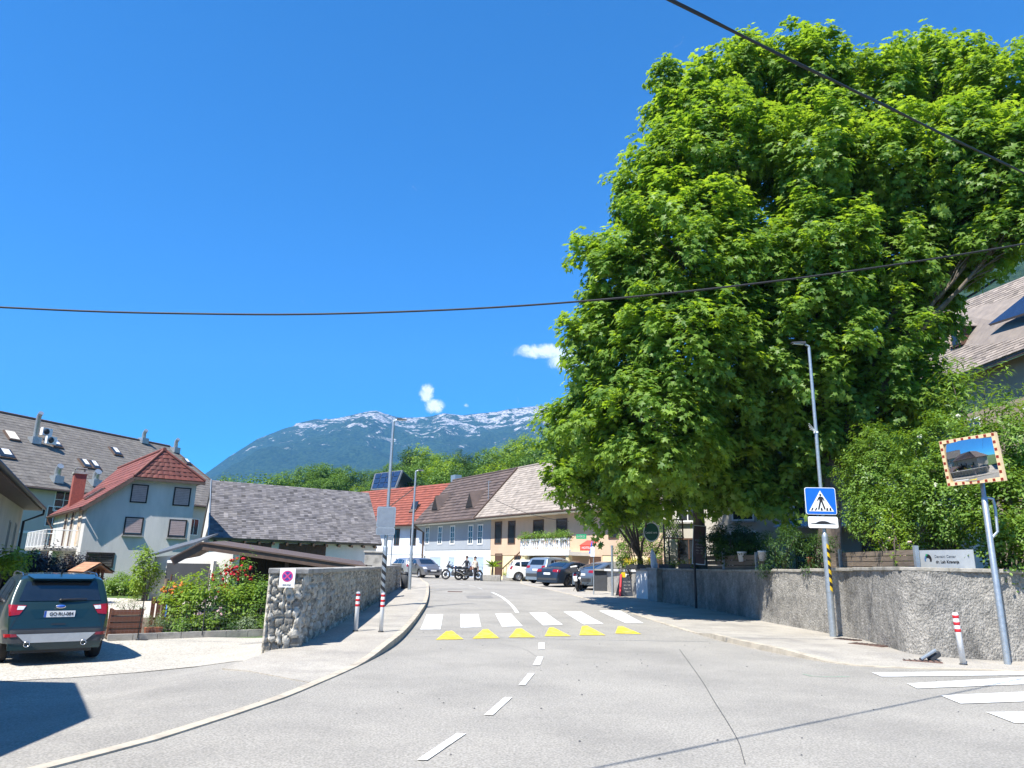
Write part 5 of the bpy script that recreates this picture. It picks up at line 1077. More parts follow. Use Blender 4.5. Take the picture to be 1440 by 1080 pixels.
vs = []; rs = np.random.default_rng(3); nz_ = ridge((np.array([[f[2] * 3 for f in fine]] * (NW + 1)), np.array([[w / NW * 5] * len(fine) for w in range(NW + 1)])), 4)
jn = rs.normal(0, .007, (NW + 1, len(fine)))
for w_ in range(NW + 1):
    for i, (p, n, s) in enumerate(fine):
        z0, z1 = H(p.x, p.y) - .1, ztop(p); o_ = .02 * nz_[w_, i] + jn[w_, i] + .03 * (1 - w_ / NW) - .02; vs.append((p.x + n.x * o_, p.y + n.y * o_, z0 + (z1 - z0) * w_ / NW))
nf_ = len(fine); idx = np.arange(nf_ * (NW + 1)).reshape(NW + 1, nf_); fs = np.stack([idx[:-1, :-1], idx[:-1, 1:], idx[1:, 1:], idx[1:, :-1]], -1).reshape(-1, 4)
a, b = V(vs[fs[0, 1]]) - V(vs[fs[0, 0]]), V(vs[fs[0, 3]]) - V(vs[fs[0, 0]])
if a.cross(b).dot(V((tn[0].x, tn[0].y, 0))) < 0: fs = fs[:, ::-1]
npmesh('wall_face', np.array(vs), fs, 4, None, M_rwall, t, smooth=True)
bk2 = [line[i] - tn[i] * .3 for i in range(L2)]
m = MB()
for i in range(0, L2 - 1):
    a_, b_, c_, d2_ = line[i] - tn[i] * .06, line[i + 1] - tn[i + 1] * .06, bk2[i + 1], bk2[i]; m.prism([a_, b_, c_, d2_], lambda x, y: H(x, y) - .3, ztop(line[i]))
m.build('wall_core', M_rwall, t)
m = MB(); i = 0; lim = L2 - 1
while i < lim:
    j = min(i + 6, lim); m.cv = random.random(); dz = random.uniform(-.006, .006)
    if line[i].y < 15.3: break
    A1, B1 = line[i] + tn[i] * .05, line[j] + tn[j] * .05; C1, D1 = line[j] - tn[j] * .36, line[i] - tn[i] * .36; e_ = (B1 - A1).normalized() * .004
    m.prism([A1 + e_, B1 - e_, C1 - e_, D1 + e_], ztop(line[i]) - .0, ztop(line[i]) + .085 + dz); i = j
m.build('coping', M_rcap, t, bevel=.015)
# end pier, white plastered piece and lower wall by the parking bays
def pxbox(m, pa, pb, th, z1, z0=None):
    a_, b_ = P(*pa), P(*pb); d = (b_ - a_); d.z = 0; n = V((-d.y, d.x, 0)).normalized(); n = n if n.y > 0 else -n
    m.prism([a_[:2], b_[:2], (b_ + n * th)[:2], (a_ + n * th)[:2]], H(a_.x, a_.y) - .2 if z0 is None else z0, z1)
t = thing('wall_pier', 'pale stone pier at the far end of the retaining wall', 'pier'); m = MB(); pxbox(m, (911, 845), (924, 847), .5, 1.68); m.build('shaft', M_conc, t, bevel=.03)
m = MB(); pxbox(m, (910, 845), (925, 847.3), .55, 1.76, 1.682); m.build('cap', M_conc, t)
t = thing('plaster_wall', 'short white plastered wall piece beside the stone pier', 'wall'); m = MB(); pxbox(m, (895, 841), (911, 843), .3, 1.62); m.build('panel', M_whitewall, t)
m = MB(); pxbox(m, (894, 841.2), (911, 843.2), .36, 1.72, 1.622); m.build('cap', M_conc, t)
t = thing('low_wall', 'low beige wall behind the chalkboard with a pale coping', 'wall'); m = MB(); pxbox(m, (854, 832), (895, 840), .3, 1.55); m.build('panel', M_conc, t)
m = MB(); pxbox(m, (850, 832), (895, 840.2), .4, 1.66, 1.552); m.build('coping', M_white, t)
t = thing('dark_bin_screen', 'grey painted low wall between the grey car and the beige wall', 'wall'); m = MB(); pxbox(m, (836, 831), (853.5, 831.5), .3, 1.56); m.build('panel', M_gdoor, t); m = MB(); pxbox(m, (835, 831.2), (853.8, 831.7), .38, 1.64, 1.562); m.build('coping', M_conc, t)
# ================================================================ VEHICLES
def paint(name, col, metal=0.5, rough=0.3): return pm(name, col, tuple(c * .9 for c in col), scale=3, rough=rough, metal=metal, coat=0.8)
M_cgreen = paint('dark_green_paint', (0.012, 0.033, 0.031), .3); M_cwhite = paint('white_car_paint', (0.74, 0.74, 0.70), 0)
M_cblue = paint('silver_blue_paint', (0.26, 0.33, 0.40), .5); M_cdark = paint('dark_blue_paint', (0.035, 0.055, 0.085), .5); M_cgrey = paint('grey_blue_paint', (0.16, 0.20, 0.24), .5); M_csilver = paint('silver_paint', (0.42, 0.44, 0.46), .5); M_cgrey2 = paint('warm_grey_paint', (0.20, 0.20, 0.21), .5)
M_clad = pm('grey_cladding', (0.045, 0.048, 0.05), (0.035, 0.037, 0.04), rough=0.6)
M_skid = pm('silver_skid_plate', (0.50, 0.49, 0.46), (0.42, 0.41, 0.39), rough=0.4, metal=.4)
M_rim = pm('alloy_rim', (0.45, 0.46, 0.48), (0.35, 0.36, 0.38), rough=0.35, metal=.8)
M_rimd = pm('dark_alloy_rim', (0.10, 0.11, 0.12), (0.07, 0.075, 0.08), rough=0.35, metal=.8)
M_plateb = pm('plate_blue', (0.02, 0.10, 0.45), rough=.5); M_ink = pm('black_lettering', (0.015, 0.015, 0.018), rough=.6)
def wheel(parent, x, y, r, w, side, rim=M_rim):
    m = MB(); c = (x, y, r)
    m.lathe([(r * .64, -w / 2), (r * .92, -w / 2), (r, -w * .36), (r, w * .36), (r * .92, w / 2), (r * .64, w / 2)], c, 'y', 28); tw = m.build('tyre', M_rubber, parent)
    m = MB(); o = side * w * .36
    m.lathe([(r * .66, -w * .45), (r * .60, -w * .4), (r * .60, w * .4), (r * .66, w * .45)], c, 'y', 28)
    m.lathe([(0, o * .8), (r * .60, o * .5)] if side > 0 else [(r * .60, o * .5), (0, o * .8)], c, 'y', 20); n0 = len(m.f)
    for i in range(5):
        a = i * 2 * math.pi / 5; d = V((math.cos(a), 0, math.sin(a))); q = V((-d.z, 0, d.x)); m.obox(V(c) + d * r * .33 + V((0, o, 0)), d * r * .29, q * r * .075, V((0, w * .05, 0)))
    m.lathe([(0, o + side * w * .08), (r * .12, o + side * w * .07), (r * .13, o)] if side < 0 else [(r * .13, o), (r * .12, o + side * w * .07), (0, o + side * w * .08)], c, 'y', 12)
    m.build('rim', rim, tw); return tw
def car(name, label, cat, loc, heading, mat, L=4.5, W=1.84, Hh=1.66, prof=None, wheels=(-1.35, 1.35), wr=.345, belt=1.02, gw=.76, clad=None, rim=M_rim, group=None, rear=None, side=None, front=None, base=.22, plate=None, rails=False, scalez=1.0):
    t = thing(name, label, cat, loc, heading, group)
    xs_p = np.array([p[0] for p in prof]); zs_p = np.array([p[1] for p in prof])
    xs = sorted(set([round(float(x), 4) for x in xs_p] + [round(float(x), 4) for x in np.linspace(-L / 2, L / 2, 110)]))
    hw = W / 2
    def Tz(x): return float(np.interp(x, xs_p, zs_p))
    def plan(x):
        a = abs(x) / (L / 2); return 1 - .16 * max(0, (a - .72) / .28) ** 2.4
    def width(z, x):
        p = plan(x)
        if z < .35: w = .955 + .03 * (z / .35)
        elif z < .75: w = .985 + .015 * math.sin((z - .35) / .4 * math.pi / 2)
        elif z < belt: w = 1.0 - .03 * ((z - .75) / (belt - .75)) ** 2
        else: w = .97 - (.97 - gw) * ((z - belt) / (Hh - belt)) ** 1.15
        return hw * w * p
    NS, NT = 12, 7; rings = []
    for x in xs:
        T = Tz(x); zb = base
        for wx in wheels:
            d = abs(x - wx); ra = wr + .075
            if d < ra: zb = max(zb, wr + math.sqrt(ra * ra - d * d) - .01)
        zb = min(zb, T - .12); e = min(.085, (T - zb) * .3); Ts = T - e; ring = []
        for k in range(NS + 1): z = zb + (Ts - zb) * k / NS; ring.append((width(z, x), z))
        w_ = ring[-1][0]
        for k in range(1, NT + 1): a = math.pi / 2 * k / NT; ring.append((w_ * math.cos(a) ** .55 if k < NT else 0, Ts + e * math.sin(a) ** 0.9))
        rings.append(ring)
    m = MB(); nr = len(rings[0]); vs = []
    for s in (1, -1):
        for x, ring in zip(xs, rings): vs += [(x, s * y, z) for y, z in ring]
    nxs = len(xs); fs = []
    for si in range(2):
        o = si * nxs * nr
        for i in range(nxs - 1):
            for k in range(nr - 1):
                f = (o + i * nr + k, o + (i + 1) * nr + k, o + (i + 1) * nr + k + 1, o + i * nr + k + 1); fs.append(f[::-1] if si == 0 else f)
    o2 = nxs * nr
    for i in (0, nxs - 1):
        for k in range(nr - 1): f = (i * nr + k, o2 + i * nr + k, o2 + i * nr + k + 1, i * nr + k + 1); fs.append(f if i else f[::-1])
    m.smooth = True; m.add(vs, fs); m.smooth = False
    body = m.build('body', mat, t)
    bm = bmesh.new(); bm.from_mesh(body.data); bmesh.ops.remove_doubles(bm, verts=bm.verts, dist=.0005); bmesh.ops.recalc_face_normals(bm, faces=bm.faces); bm.to_mesh(body.data)
    tree_ = BVHTree.FromBMesh(bm); bm.free()
    md = body.modifiers.new('edges', 'EDGE_SPLIT'); md.split_angle = R(50)
    def patch(pname, quad, direction, pm_, off=.006, n=(14, 8), parent=t, thick=.004):
        """quad: four (a, z) corners laid on the body as seen from the given side; returns the mesh"""
        q = [V((p[0], p[1])) for p in quad]; D = V(direction); g = []
        for j in range(n[1] + 1):
            for i in range(n[0] + 1):
                p = q[0].lerp(q[1], i / n[0]).lerp(q[3].lerp(q[2], i / n[0]), j / n[1])
                o_ = V((p.x, -D.y * 3, p.y)) if abs(D.y) > .5 else V((-D.x * 6, p.x, p.y))
                h_, nn_, _, _ = tree_.ray_cast(o_, D)
                g.append((h_ + (nn_ if nn_.dot(D) < 0 else -nn_) * off) if h_ else None)
        if any(p is None for p in g):
            ok = [p for p in g if p is not None]
            if not ok: return None
            g = [p if p is not None else min(ok, key=lambda r: abs(r.z - q[0].y)) for p in g]
        mm = MB(); mm.smooth = True; w = n[0] + 1; F_ = [(j * w + i, j * w + i + 1, (j + 1) * w + i + 1, (j + 1) * w + i) for j in range(n[1]) for i in range(n[0])]
        a, b = g[1] - g[0], g[w] - g[0]
        if a.cross(b).dot(D) > 0: F_ = [f[::-1] for f in F_]
        mm.add(g, F_); return mm.build(pname, pm_, parent)
    m = MB(); m.box(-L / 2 + .25, L / 2 - .25, -hw * .72, hw * .72, .20, .62); m.build('underbody_light_block', M_black, t)  # plain black box added inside the open shell to block light
    m = MB(); m.box(wheels[0] - wr * 1.3, wheels[0] + wr * 1.3, -hw * .9, hw * .9, wr * .9, wr + wr + .05) ; m.box(wheels[1] - wr * 1.3, wheels[1] + wr * 1.3, -hw * .9, hw * .9, wr * .9, wr + wr + .05)
    for x in wheels:
        for s in (1, -1): wheel(t, x, s * (hw - .13), wr, .225, s, rim)
    for s in (1, -1):
        D = (0, -s, 0)
        for q in side['windows']: patch('side_window', q, D, M_glass)
        for q in side.get('handles', []): patch('door_handle', q, D, M_chrome if side.get('chrome') else mat, off=.03, n=(4, 2))
        for q in side.get('sills', []): patch('side_cladding', q, D, M_clad, off=.008, n=(20, 3))
        for q in side.get('seams', []): patch('door_seam', q, D, M_black, off=.002, n=(2, 12))
        mx, mz = side['mirror']; mm = MB(); mm.ball((mx, s * (hw + .07), mz), (.07, .12, .085), 10, 7); mm.box(mx - .02, mx + .03, min(s * (hw - .1), s * (hw + .02)), max(s * (hw - .1), s * (hw + .02)), mz - .05, mz - .02); mm.build('mirror', side.get('mirror_mat', mat), t)
    for nm, q, mt, off, n in (rear or []): patch(nm, q, (1, 0, 0), mt, off=off, n=n)
    for nm, q, mt, off, n in (front or []): patch(nm, q, (-1, 0, 0), mt, off=off, n=n)
    if rails:
        for s in (1, -1):
            y = s * (hw * gw - .02); m = MB(); m.tube([(-L / 2 + .75, y, Hh - .06), (-L / 2 + .95, y, Hh - .005), (.0, y, Hh + .01), (.45, y, Hh - .02), (.6, y, Hh - .1)], .014, 6); m.build('roof_rail', M_chrome, t)
    def addplate(xe, z, w=.52, txt=None, front_=False):
        h_, nn_, _, _ = tree_.ray_cast(V((-6 if not front_ else 6, 0, z)), V((1 if not front_ else -1, 0, 0)))
        if not h_: return
        s = -1 if not front_ else 1; px_ = h_.x + s * .022; m = MB(); m.box(px_ - .006, px_ + .006, -w / 2, w / 2, z - .058, z + .058); p = m.build('number_plate', M_white, t)
        m = MB(); ysd = w / 2 if not front_ else -w / 2; m.box(px_ + s * .0062 - .001, px_ + s * .0062 + .001, min(ysd, ysd * .86), max(ysd, ysd * .86), z - .057, z + .057); m.build('plate_band', M_plateb, p)
        if txt: text('plate_text', txt, .088, M_ink, p, (px_ + s * .009, -s * -.035 if False else -.03, z - .004), (0, -1, 0) if not front_ else (0, 1, 0), (0, 0, 1), squash=.93, ext=.001, bold=True)
    if plate:
        for a in plate: addplate(*a[:1], **a[1])
    return t, patch
# --- the green SUV by the garden
SUV = [(-2.26, .40), (-2.25, .62), (-2.22, .80), (-2.16, 1.0), (-2.10, 1.10), (-1.98, 1.30), (-1.86, 1.50), (-1.80, 1.60), (-1.62, 1.655), (-.9, 1.68), (-.1, 1.67), (.35, 1.60), (.8, 1.38), (1.12, 1.17), (1.3, 1.10), (1.9, 1.02), (2.12, .92), (2.22, .72), (2.26, .42)]
kb_ = P(78, 931); hd = R(90 + 38); k_d = V((math.cos(hd), math.sin(hd), 0)); kc = V((kb_.x, kb_.y, 0)) + k_d * 1.5 + V((-.22, .10, 0))
KUGA, pk = car('parked_car', 'dark green SUV parked on the gravel with its tailgate towards the road', 'car', (kc.x, kc.y, H(kc.x, kc.y) + .012), hd, M_cgreen, base=.405, L=4.52, W=1.86, Hh=1.68, prof=SUV, belt=1.04, gw=.73,
    side=dict(windows=[[(-1.72, 1.12), (-1.15, 1.10), (-1.15, 1.50), (-1.45, 1.46)], [(-1.08, 1.09), (-.18, 1.06), (-.18, 1.54), (-1.08, 1.52)], [(-.1, 1.06), (.92, 1.06), (.35, 1.47), (-.1, 1.54)]], handles=[[(-.95, .93), (-.75, .93), (-.75, .97), (-.95, .97)], [(.0, .92), (.2, .92), (.2, .96), (.0, .96)]],
              sills=[[(-.92, .23), (.92, .23), (.92, .38), (-.92, .38)]], seams=[[(-.14, .4), (-.13, .4), (-.13, 1.04), (-.14, 1.04)], [(-1.1, .75), (-1.09, .75), (-1.09, 1.06), (-1.1, 1.06)]], mirror=(.72, 1.08), mirror_mat=M_black),
    rear=[('rear_window', [(.70, 1.16), (-.70, 1.16), (-.60, 1.52), (.60, 1.52)], M_glass, .012, (20, 10)),
          ('brake_lamp', [(.19, 1.555), (-.19, 1.555), (-.17, 1.58), (.17, 1.58)], M_red_lamp, .02, (6, 2)),
          ('tail_light', [(.82, .90), (.66, .92), (.56, 1.08), (.84, 1.10)], M_red_lamp, .014, (10, 6)), ('tail_light', [(-.66, .92), (-.82, .90), (-.84, 1.10), (-.56, 1.08)], M_red_lamp, .014, (10, 6)),
          ('reversing_lamp', [(.71, 1.0), (.61, 1.0), (.575, 1.065), (.70, 1.07)], M_clear, .022, (4, 4)), ('reversing_lamp', [(-.61, 1.0), (-.71, 1.0), (-.70, 1.07), (-.575, 1.065)], M_clear, .022, (4, 4)),
          ('bumper', [(.83, .41), (-.83, .41), (-.88, .645), (.88, .645)], M_clad, .012, (24, 6)),
          ('skid_plate', [(.50, .412), (-.50, .412), (-.66, .57), (.66, .57)], M_skid, .028, (16, 5)),
          ('reflector', [(.83, .52), (.64, .525), (.66, .575), (.84, .58)], M_red_lamp, .022, (5, 2)), ('reflector', [(-.64, .525), (-.83, .52), (-.84, .58), (-.66, .575)], M_red_lamp, .022, (5, 2)),
          ('tailgate_handle', [(.13, .725), (-.13, .725), (-.11, .75), (.11, .75)], M_black, .012, (4, 2)),
          ('tailgate_seam', [(.80, .655), (-.80, .655), (-.80, .668), (.80, .668)], M_black, .006, (20, 1)), ('tailgate_recess', [(.40, .845), (-.40, .845), (-.50, 1.01), (.50, 1.01)], paint('dark_green_recess', (.012, .04, .04)), .004, (12, 5)),
          ('tailgate_seam', [(.775, .67), (.765, .67), (.60, 1.12), (.61, 1.12)], M_black, .005, (1, 14)), ('tailgate_seam', [(-.765, .67), (-.775, .67), (-.61, 1.12), (-.60, 1.12)], M_black, .005, (1, 14))],
    plate=[(0, dict(z=.925, txt='GO·RU-084'))], rails=True, rim=M_rimd)
m = MB(); m.lathe([(0, -.012), (.085, -.01), (.095, 0), (0, .0)], (0, 0, 0), 'x', 20); m.v = [(-2.165 + v[0] - .03, v[1], 1.065 + v[2] * .42) for v in m.v]; bd_ = m.build('badge', M_chrome, KUGA)
m = MB(); m.lathe([(0, -.016), (.07, -.014), (.075, 0), (0, .0)], (0, 0, 0), 'x', 20); m.v = [(-2.168 + v[0] - .03, v[1], 1.065 + v[2] * .36) for v in m.v]; m.build('badge_field', M_plateb, bd_)
m = MB(); m.tube([(-2.10, -.02, 1.185), (-2.10, -.26, 1.20), (-2.085, -.45, 1.20)], [.022, .014, .008], 6); m.ball((-2.09, 0.0, 1.18), (.03, .04, .03), 8, 6); m.build('rear_wiper', M_black, KUGA)
for s in (1, -1):
    m = MB(); m.lathe([(.055, -.05), (.052, -.06), (.042, -.06), (.042, .1), (.055, .1), (.055, -.05)], (-2.24, s * .47, .39), 'x', 16); e_ = m.build('exhaust', M_chrome, KUGA)
m = MB(); m.add([(-1.86, .56, 1.612), (-1.86, -.56, 1.612), (-1.60, -.60, 1.665), (-1.60, .60, 1.665), (-1.98, .50, 1.585), (-1.98, -.50, 1.585), (-1.9, -.52, 1.55), (-1.9, .52, 1.55)], [(0, 3, 2, 1), (0, 1, 5, 4), (4, 5, 6, 7), (0, 4, 7), (1, 6, 5)]); m.build('spoiler', M_cgreen, KUGA)
m = MB(); m.tube([(-1.5, 0, 1.67), (-1.58, 0, 1.76)], [.02, .006], 6); m.build('aerial', M_black, KUGA)
KUGA.scale = (.95, .95, .95)
# --- cars along the street
HAT = [(-2.0, .38), (-1.99, .65), (-1.93, .92), (-1.85, 1.05), (-1.72, 1.30), (-1.62, 1.45), (-1.4, 1.51), (-.6, 1.54), (.1, 1.52), (.45, 1.42), (1.0, 1.08), (1.15, 1.0), (1.7, .88), (1.9, .75), (1.98, .55), (2.0, .35)]
SEDAN = [(-2.35, .38), (-2.34, .65), (-2.30, .92), (-2.2, 1.02), (-1.75, 1.07), (-1.55, 1.12), (-1.0, 1.36), (-.55, 1.44), (.0, 1.45), (.45, 1.36), (1.1, 1.02), (1.3, .97), (1.95, .84), (2.2, .7), (2.33, .5), (2.35, .35)]
def lights(z0, z1, w0, w1, xw=.9): return [('tail_light', [(w1, z0), (w0, z0 + .02), (w0, z1), (w1, z1)], M_red_lamp, .012, (6, 4)), ('tail_light', [(-w0, z0 + .02), (-w1, z0), (-w1, z1), (-w0, z1)], M_red_lamp, .012, (6, 4))]
def heads(z0, z1, w0, w1): return [('headlight', [(w0, z0), (w1, z0 + .03), (w1, z1), (w0 + .08, z1)], M_clear, .012, (6, 4)), ('headlight', [(-w1, z0 + .03), (-w0, z0), (-w0 - .08, z1), (-w1, z1)], M_clear, .012, (6, 4))]
hs = dict(windows=[[(-1.55, 1.10), (-1.1, 1.04), (-1.1, 1.36), (-1.35, 1.34)], [(-1.02, 1.02), (-.15, .99), (-.15, 1.42), (-1.02, 1.38)], [(-.08, .99), (.82, .99), (.38, 1.32), (-.08, 1.42)]], handles=[[(-.85, .86), (-.68, .86), (-.68, .9), (-.85, .9)], [(.0, .85), (.18, .85), (.18, .89), (.0, .89)]], sills=[[(-.8, .23), (.8, .23), (.8, .33), (-.8, .33)]], seams=[[(-.12, .35), (-.11, .35), (-.11, .97), (-.12, .97)]], mirror=(.66, 1.0))
ssd = dict(windows=[[(-1.25, 1.06), (-.9, 1.0), (-.9, 1.27), (-.98, 1.25)], [(-.84, .99), (-.1, .97), (-.1, 1.34), (-.78, 1.30)], [(-.03, .97), (.88, .97), (.45, 1.25), (-.03, 1.34)]], handles=[[(-.7, .84), (-.52, .84), (-.52, .88), (-.7, .88)], [(.1, .83), (.28, .83), (.28, .87), (.1, .87)]], sills=[[(-.9, .23), (.9, .23), (.9, .30), (-.9, .30)]], seams=[[(-.07, .35), (-.06, .35), (-.06, .95), (-.07, .95)]], mirror=(.7, .98), chrome=True)
def rearwin(w0, w1, z0, z1): return ('rear_window', [(w0, z0), (-w0, z0), (-w1, z1), (w1, z1)], M_glass, .01, (12, 6))
def at(px, py, back, hd_):                    # ground point under a wheel, moved along the heading
    p = P(px, py); return (p.x + math.cos(hd_) * back, p.y + math.sin(hd_) * back, 0)
def put(p): return (p[0], p[1], H(p[0], p[1]) + .012)
GR = 'cars parked nose-in along the street'
h1 = R(62); car('parked_car', 'small white hatchback parked in front of the yellow house', 'car', put(at(724, 817, 1.35, R(8))), R(8), M_cwhite, L=3.75, W=1.68, Hh=1.54, prof=[(x * .94, z) for x, z in HAT], wheels=(-1.2, 1.2), wr=.30, belt=.98, gw=.74, group=GR,
    side=hs, rear=[rearwin(.52, .46, 1.10, 1.40), ('bumper', [(.78, .42), (-.78, .42), (-.8, .60), (.8, .60)], M_cwhite, .02, (12, 4))] + lights(.82, 1.05, .62, .78), plate=[(0, dict(z=.70))])
hB = R(48)
SUV2 = [(x * .97, z) for x, z in SUV]
car('parked_car', 'light blue-grey SUV second in the row, next to the white hatchback', 'car', put(at(765, 820.5, 1.2, hB)), hB, M_cblue, L=4.4, W=1.84, Hh=1.68, prof=SUV2, belt=1.04, gw=.74, group=GR, side=dict(windows=[[(-1.65, 1.12), (-1.15, 1.10), (-1.15, 1.50), (-1.4, 1.46)], [(-1.08, 1.09), (-.18, 1.06), (-.18, 1.54), (-1.08, 1.52)], [(-.1, 1.06), (.86, 1.06), (.35, 1.47), (-.1, 1.54)]], sills=[[(-.9, .23), (.9, .23), (.9, .38), (-.9, .38)]], mirror=(.70, 1.08)),
    rear=[rearwin(.58, .52, 1.17, 1.5), ('bumper', [(.84, .42), (-.84, .42), (-.86, .62), (.86, .62)], M_clad, .012, (14, 4))] + lights(.95, 1.12, .5, .84), plate=[(0, dict(z=.86))], rails=True)
car('parked_car', 'dark blue saloon third in the row with glowing red tail lamp shape', 'car', put(at(785, 825, 1.25, hB)), hB, M_cdark, L=4.7, W=1.84, Hh=1.45, prof=SEDAN, wheels=(-1.4, 1.4), wr=.33, belt=.97, gw=.72, group=GR, side=ssd, rim=M_rimd,
    rear=[rearwin(.55, .45, 1.12, 1.36), ('bumper', [(.8, .36), (-.8, .36), (-.8, .48), (.8, .48)], M_clad, .012, (14, 3))] + lights(.80, .96, .42, .84), plate=[(0, dict(z=.72))])
KIDS_ = None
hG = R(38); car('parked_car', 'grey-blue car at the end of the row, half behind the low wall and motorcycle', 'car', put(at(838, 829, 1.2, hG)), hG, M_cgrey, L=4.6, W=1.85, Hh=1.52, prof=[(-2.3, .38), (-2.28, .7), (-2.2, .95), (-2.05, 1.06), (-1.5, 1.25), (-.9, 1.45), (-.3, 1.52), (.2, 1.5), (.6, 1.38), (1.2, 1.05), (1.9, .88), (2.2, .7), (2.3, .38)], wheels=(-1.35, 1.35), wr=.35, belt=1.0, gw=.72, group=GR, side=dict(ssd, windows=[[(-1.45, 1.09), (-.9, 1.03), (-.9, 1.32), (-1.0, 1.32)], [(-.84, 1.02), (-.1, 1.0), (-.1, 1.40), (-.78, 1.36)], [(-.03, 1.0), (.95, 1.0), (.5, 1.32), (-.03, 1.40)]]), rim=M_rimd,
    rear=[rearwin(.58, .5, 1.10, 1.36), ('bumper', [(.8, .4), (-.8, .4), (-.8, .58), (.8, .58)], M_clad, .012, (14, 3))] + lights(.86, 1.0, .45, .86), plate=[(0, dict(z=.78))])
# left end of the street: hatchback facing us and a silver estate behind it
hF = R(-58); car('parked_car', 'grey hatchback at the end of the street, facing the camera', 'car', put(at(606, 813, -1.7, hF)), hF, M_cgrey2, L=4.2, W=1.76, Hh=1.52, prof=[(x * 1.05, z) for x, z in HAT], wheels=(-1.3, 1.3), wr=.32, belt=.99, gw=.74, group='cars at the far bend', side=hs,
    front=[('windscreen', [(.62, 1.06), (-.62, 1.06), (-.52, 1.42), (.52, 1.42)], M_glass, .008, (12, 6)), ('grille', [(.5, .42), (-.5, .42), (-.55, .6), (.55, .6)], M_black, .012, (10, 4))] + heads(.66, .82, .5, .8), plate=[(0, dict(z=.56, front_=True))])
hE = R(120); car('parked_car', 'silver car behind the left wall, mostly hidden by the grey hatchback', 'car', put(at(574, 811, .6, hE)), hE, M_csilver, L=4.4, W=1.78, Hh=1.5, prof=[(x * 1.1, z) for x, z in HAT], wheels=(-1.35, 1.35), wr=.32, belt=.99, gw=.74, group='cars at the far bend', side=hs, rear=[rearwin(.55, .48, 1.08, 1.38)] + lights(.8, 1.0, .55, .8), plate=[(0, dict(z=.68))])
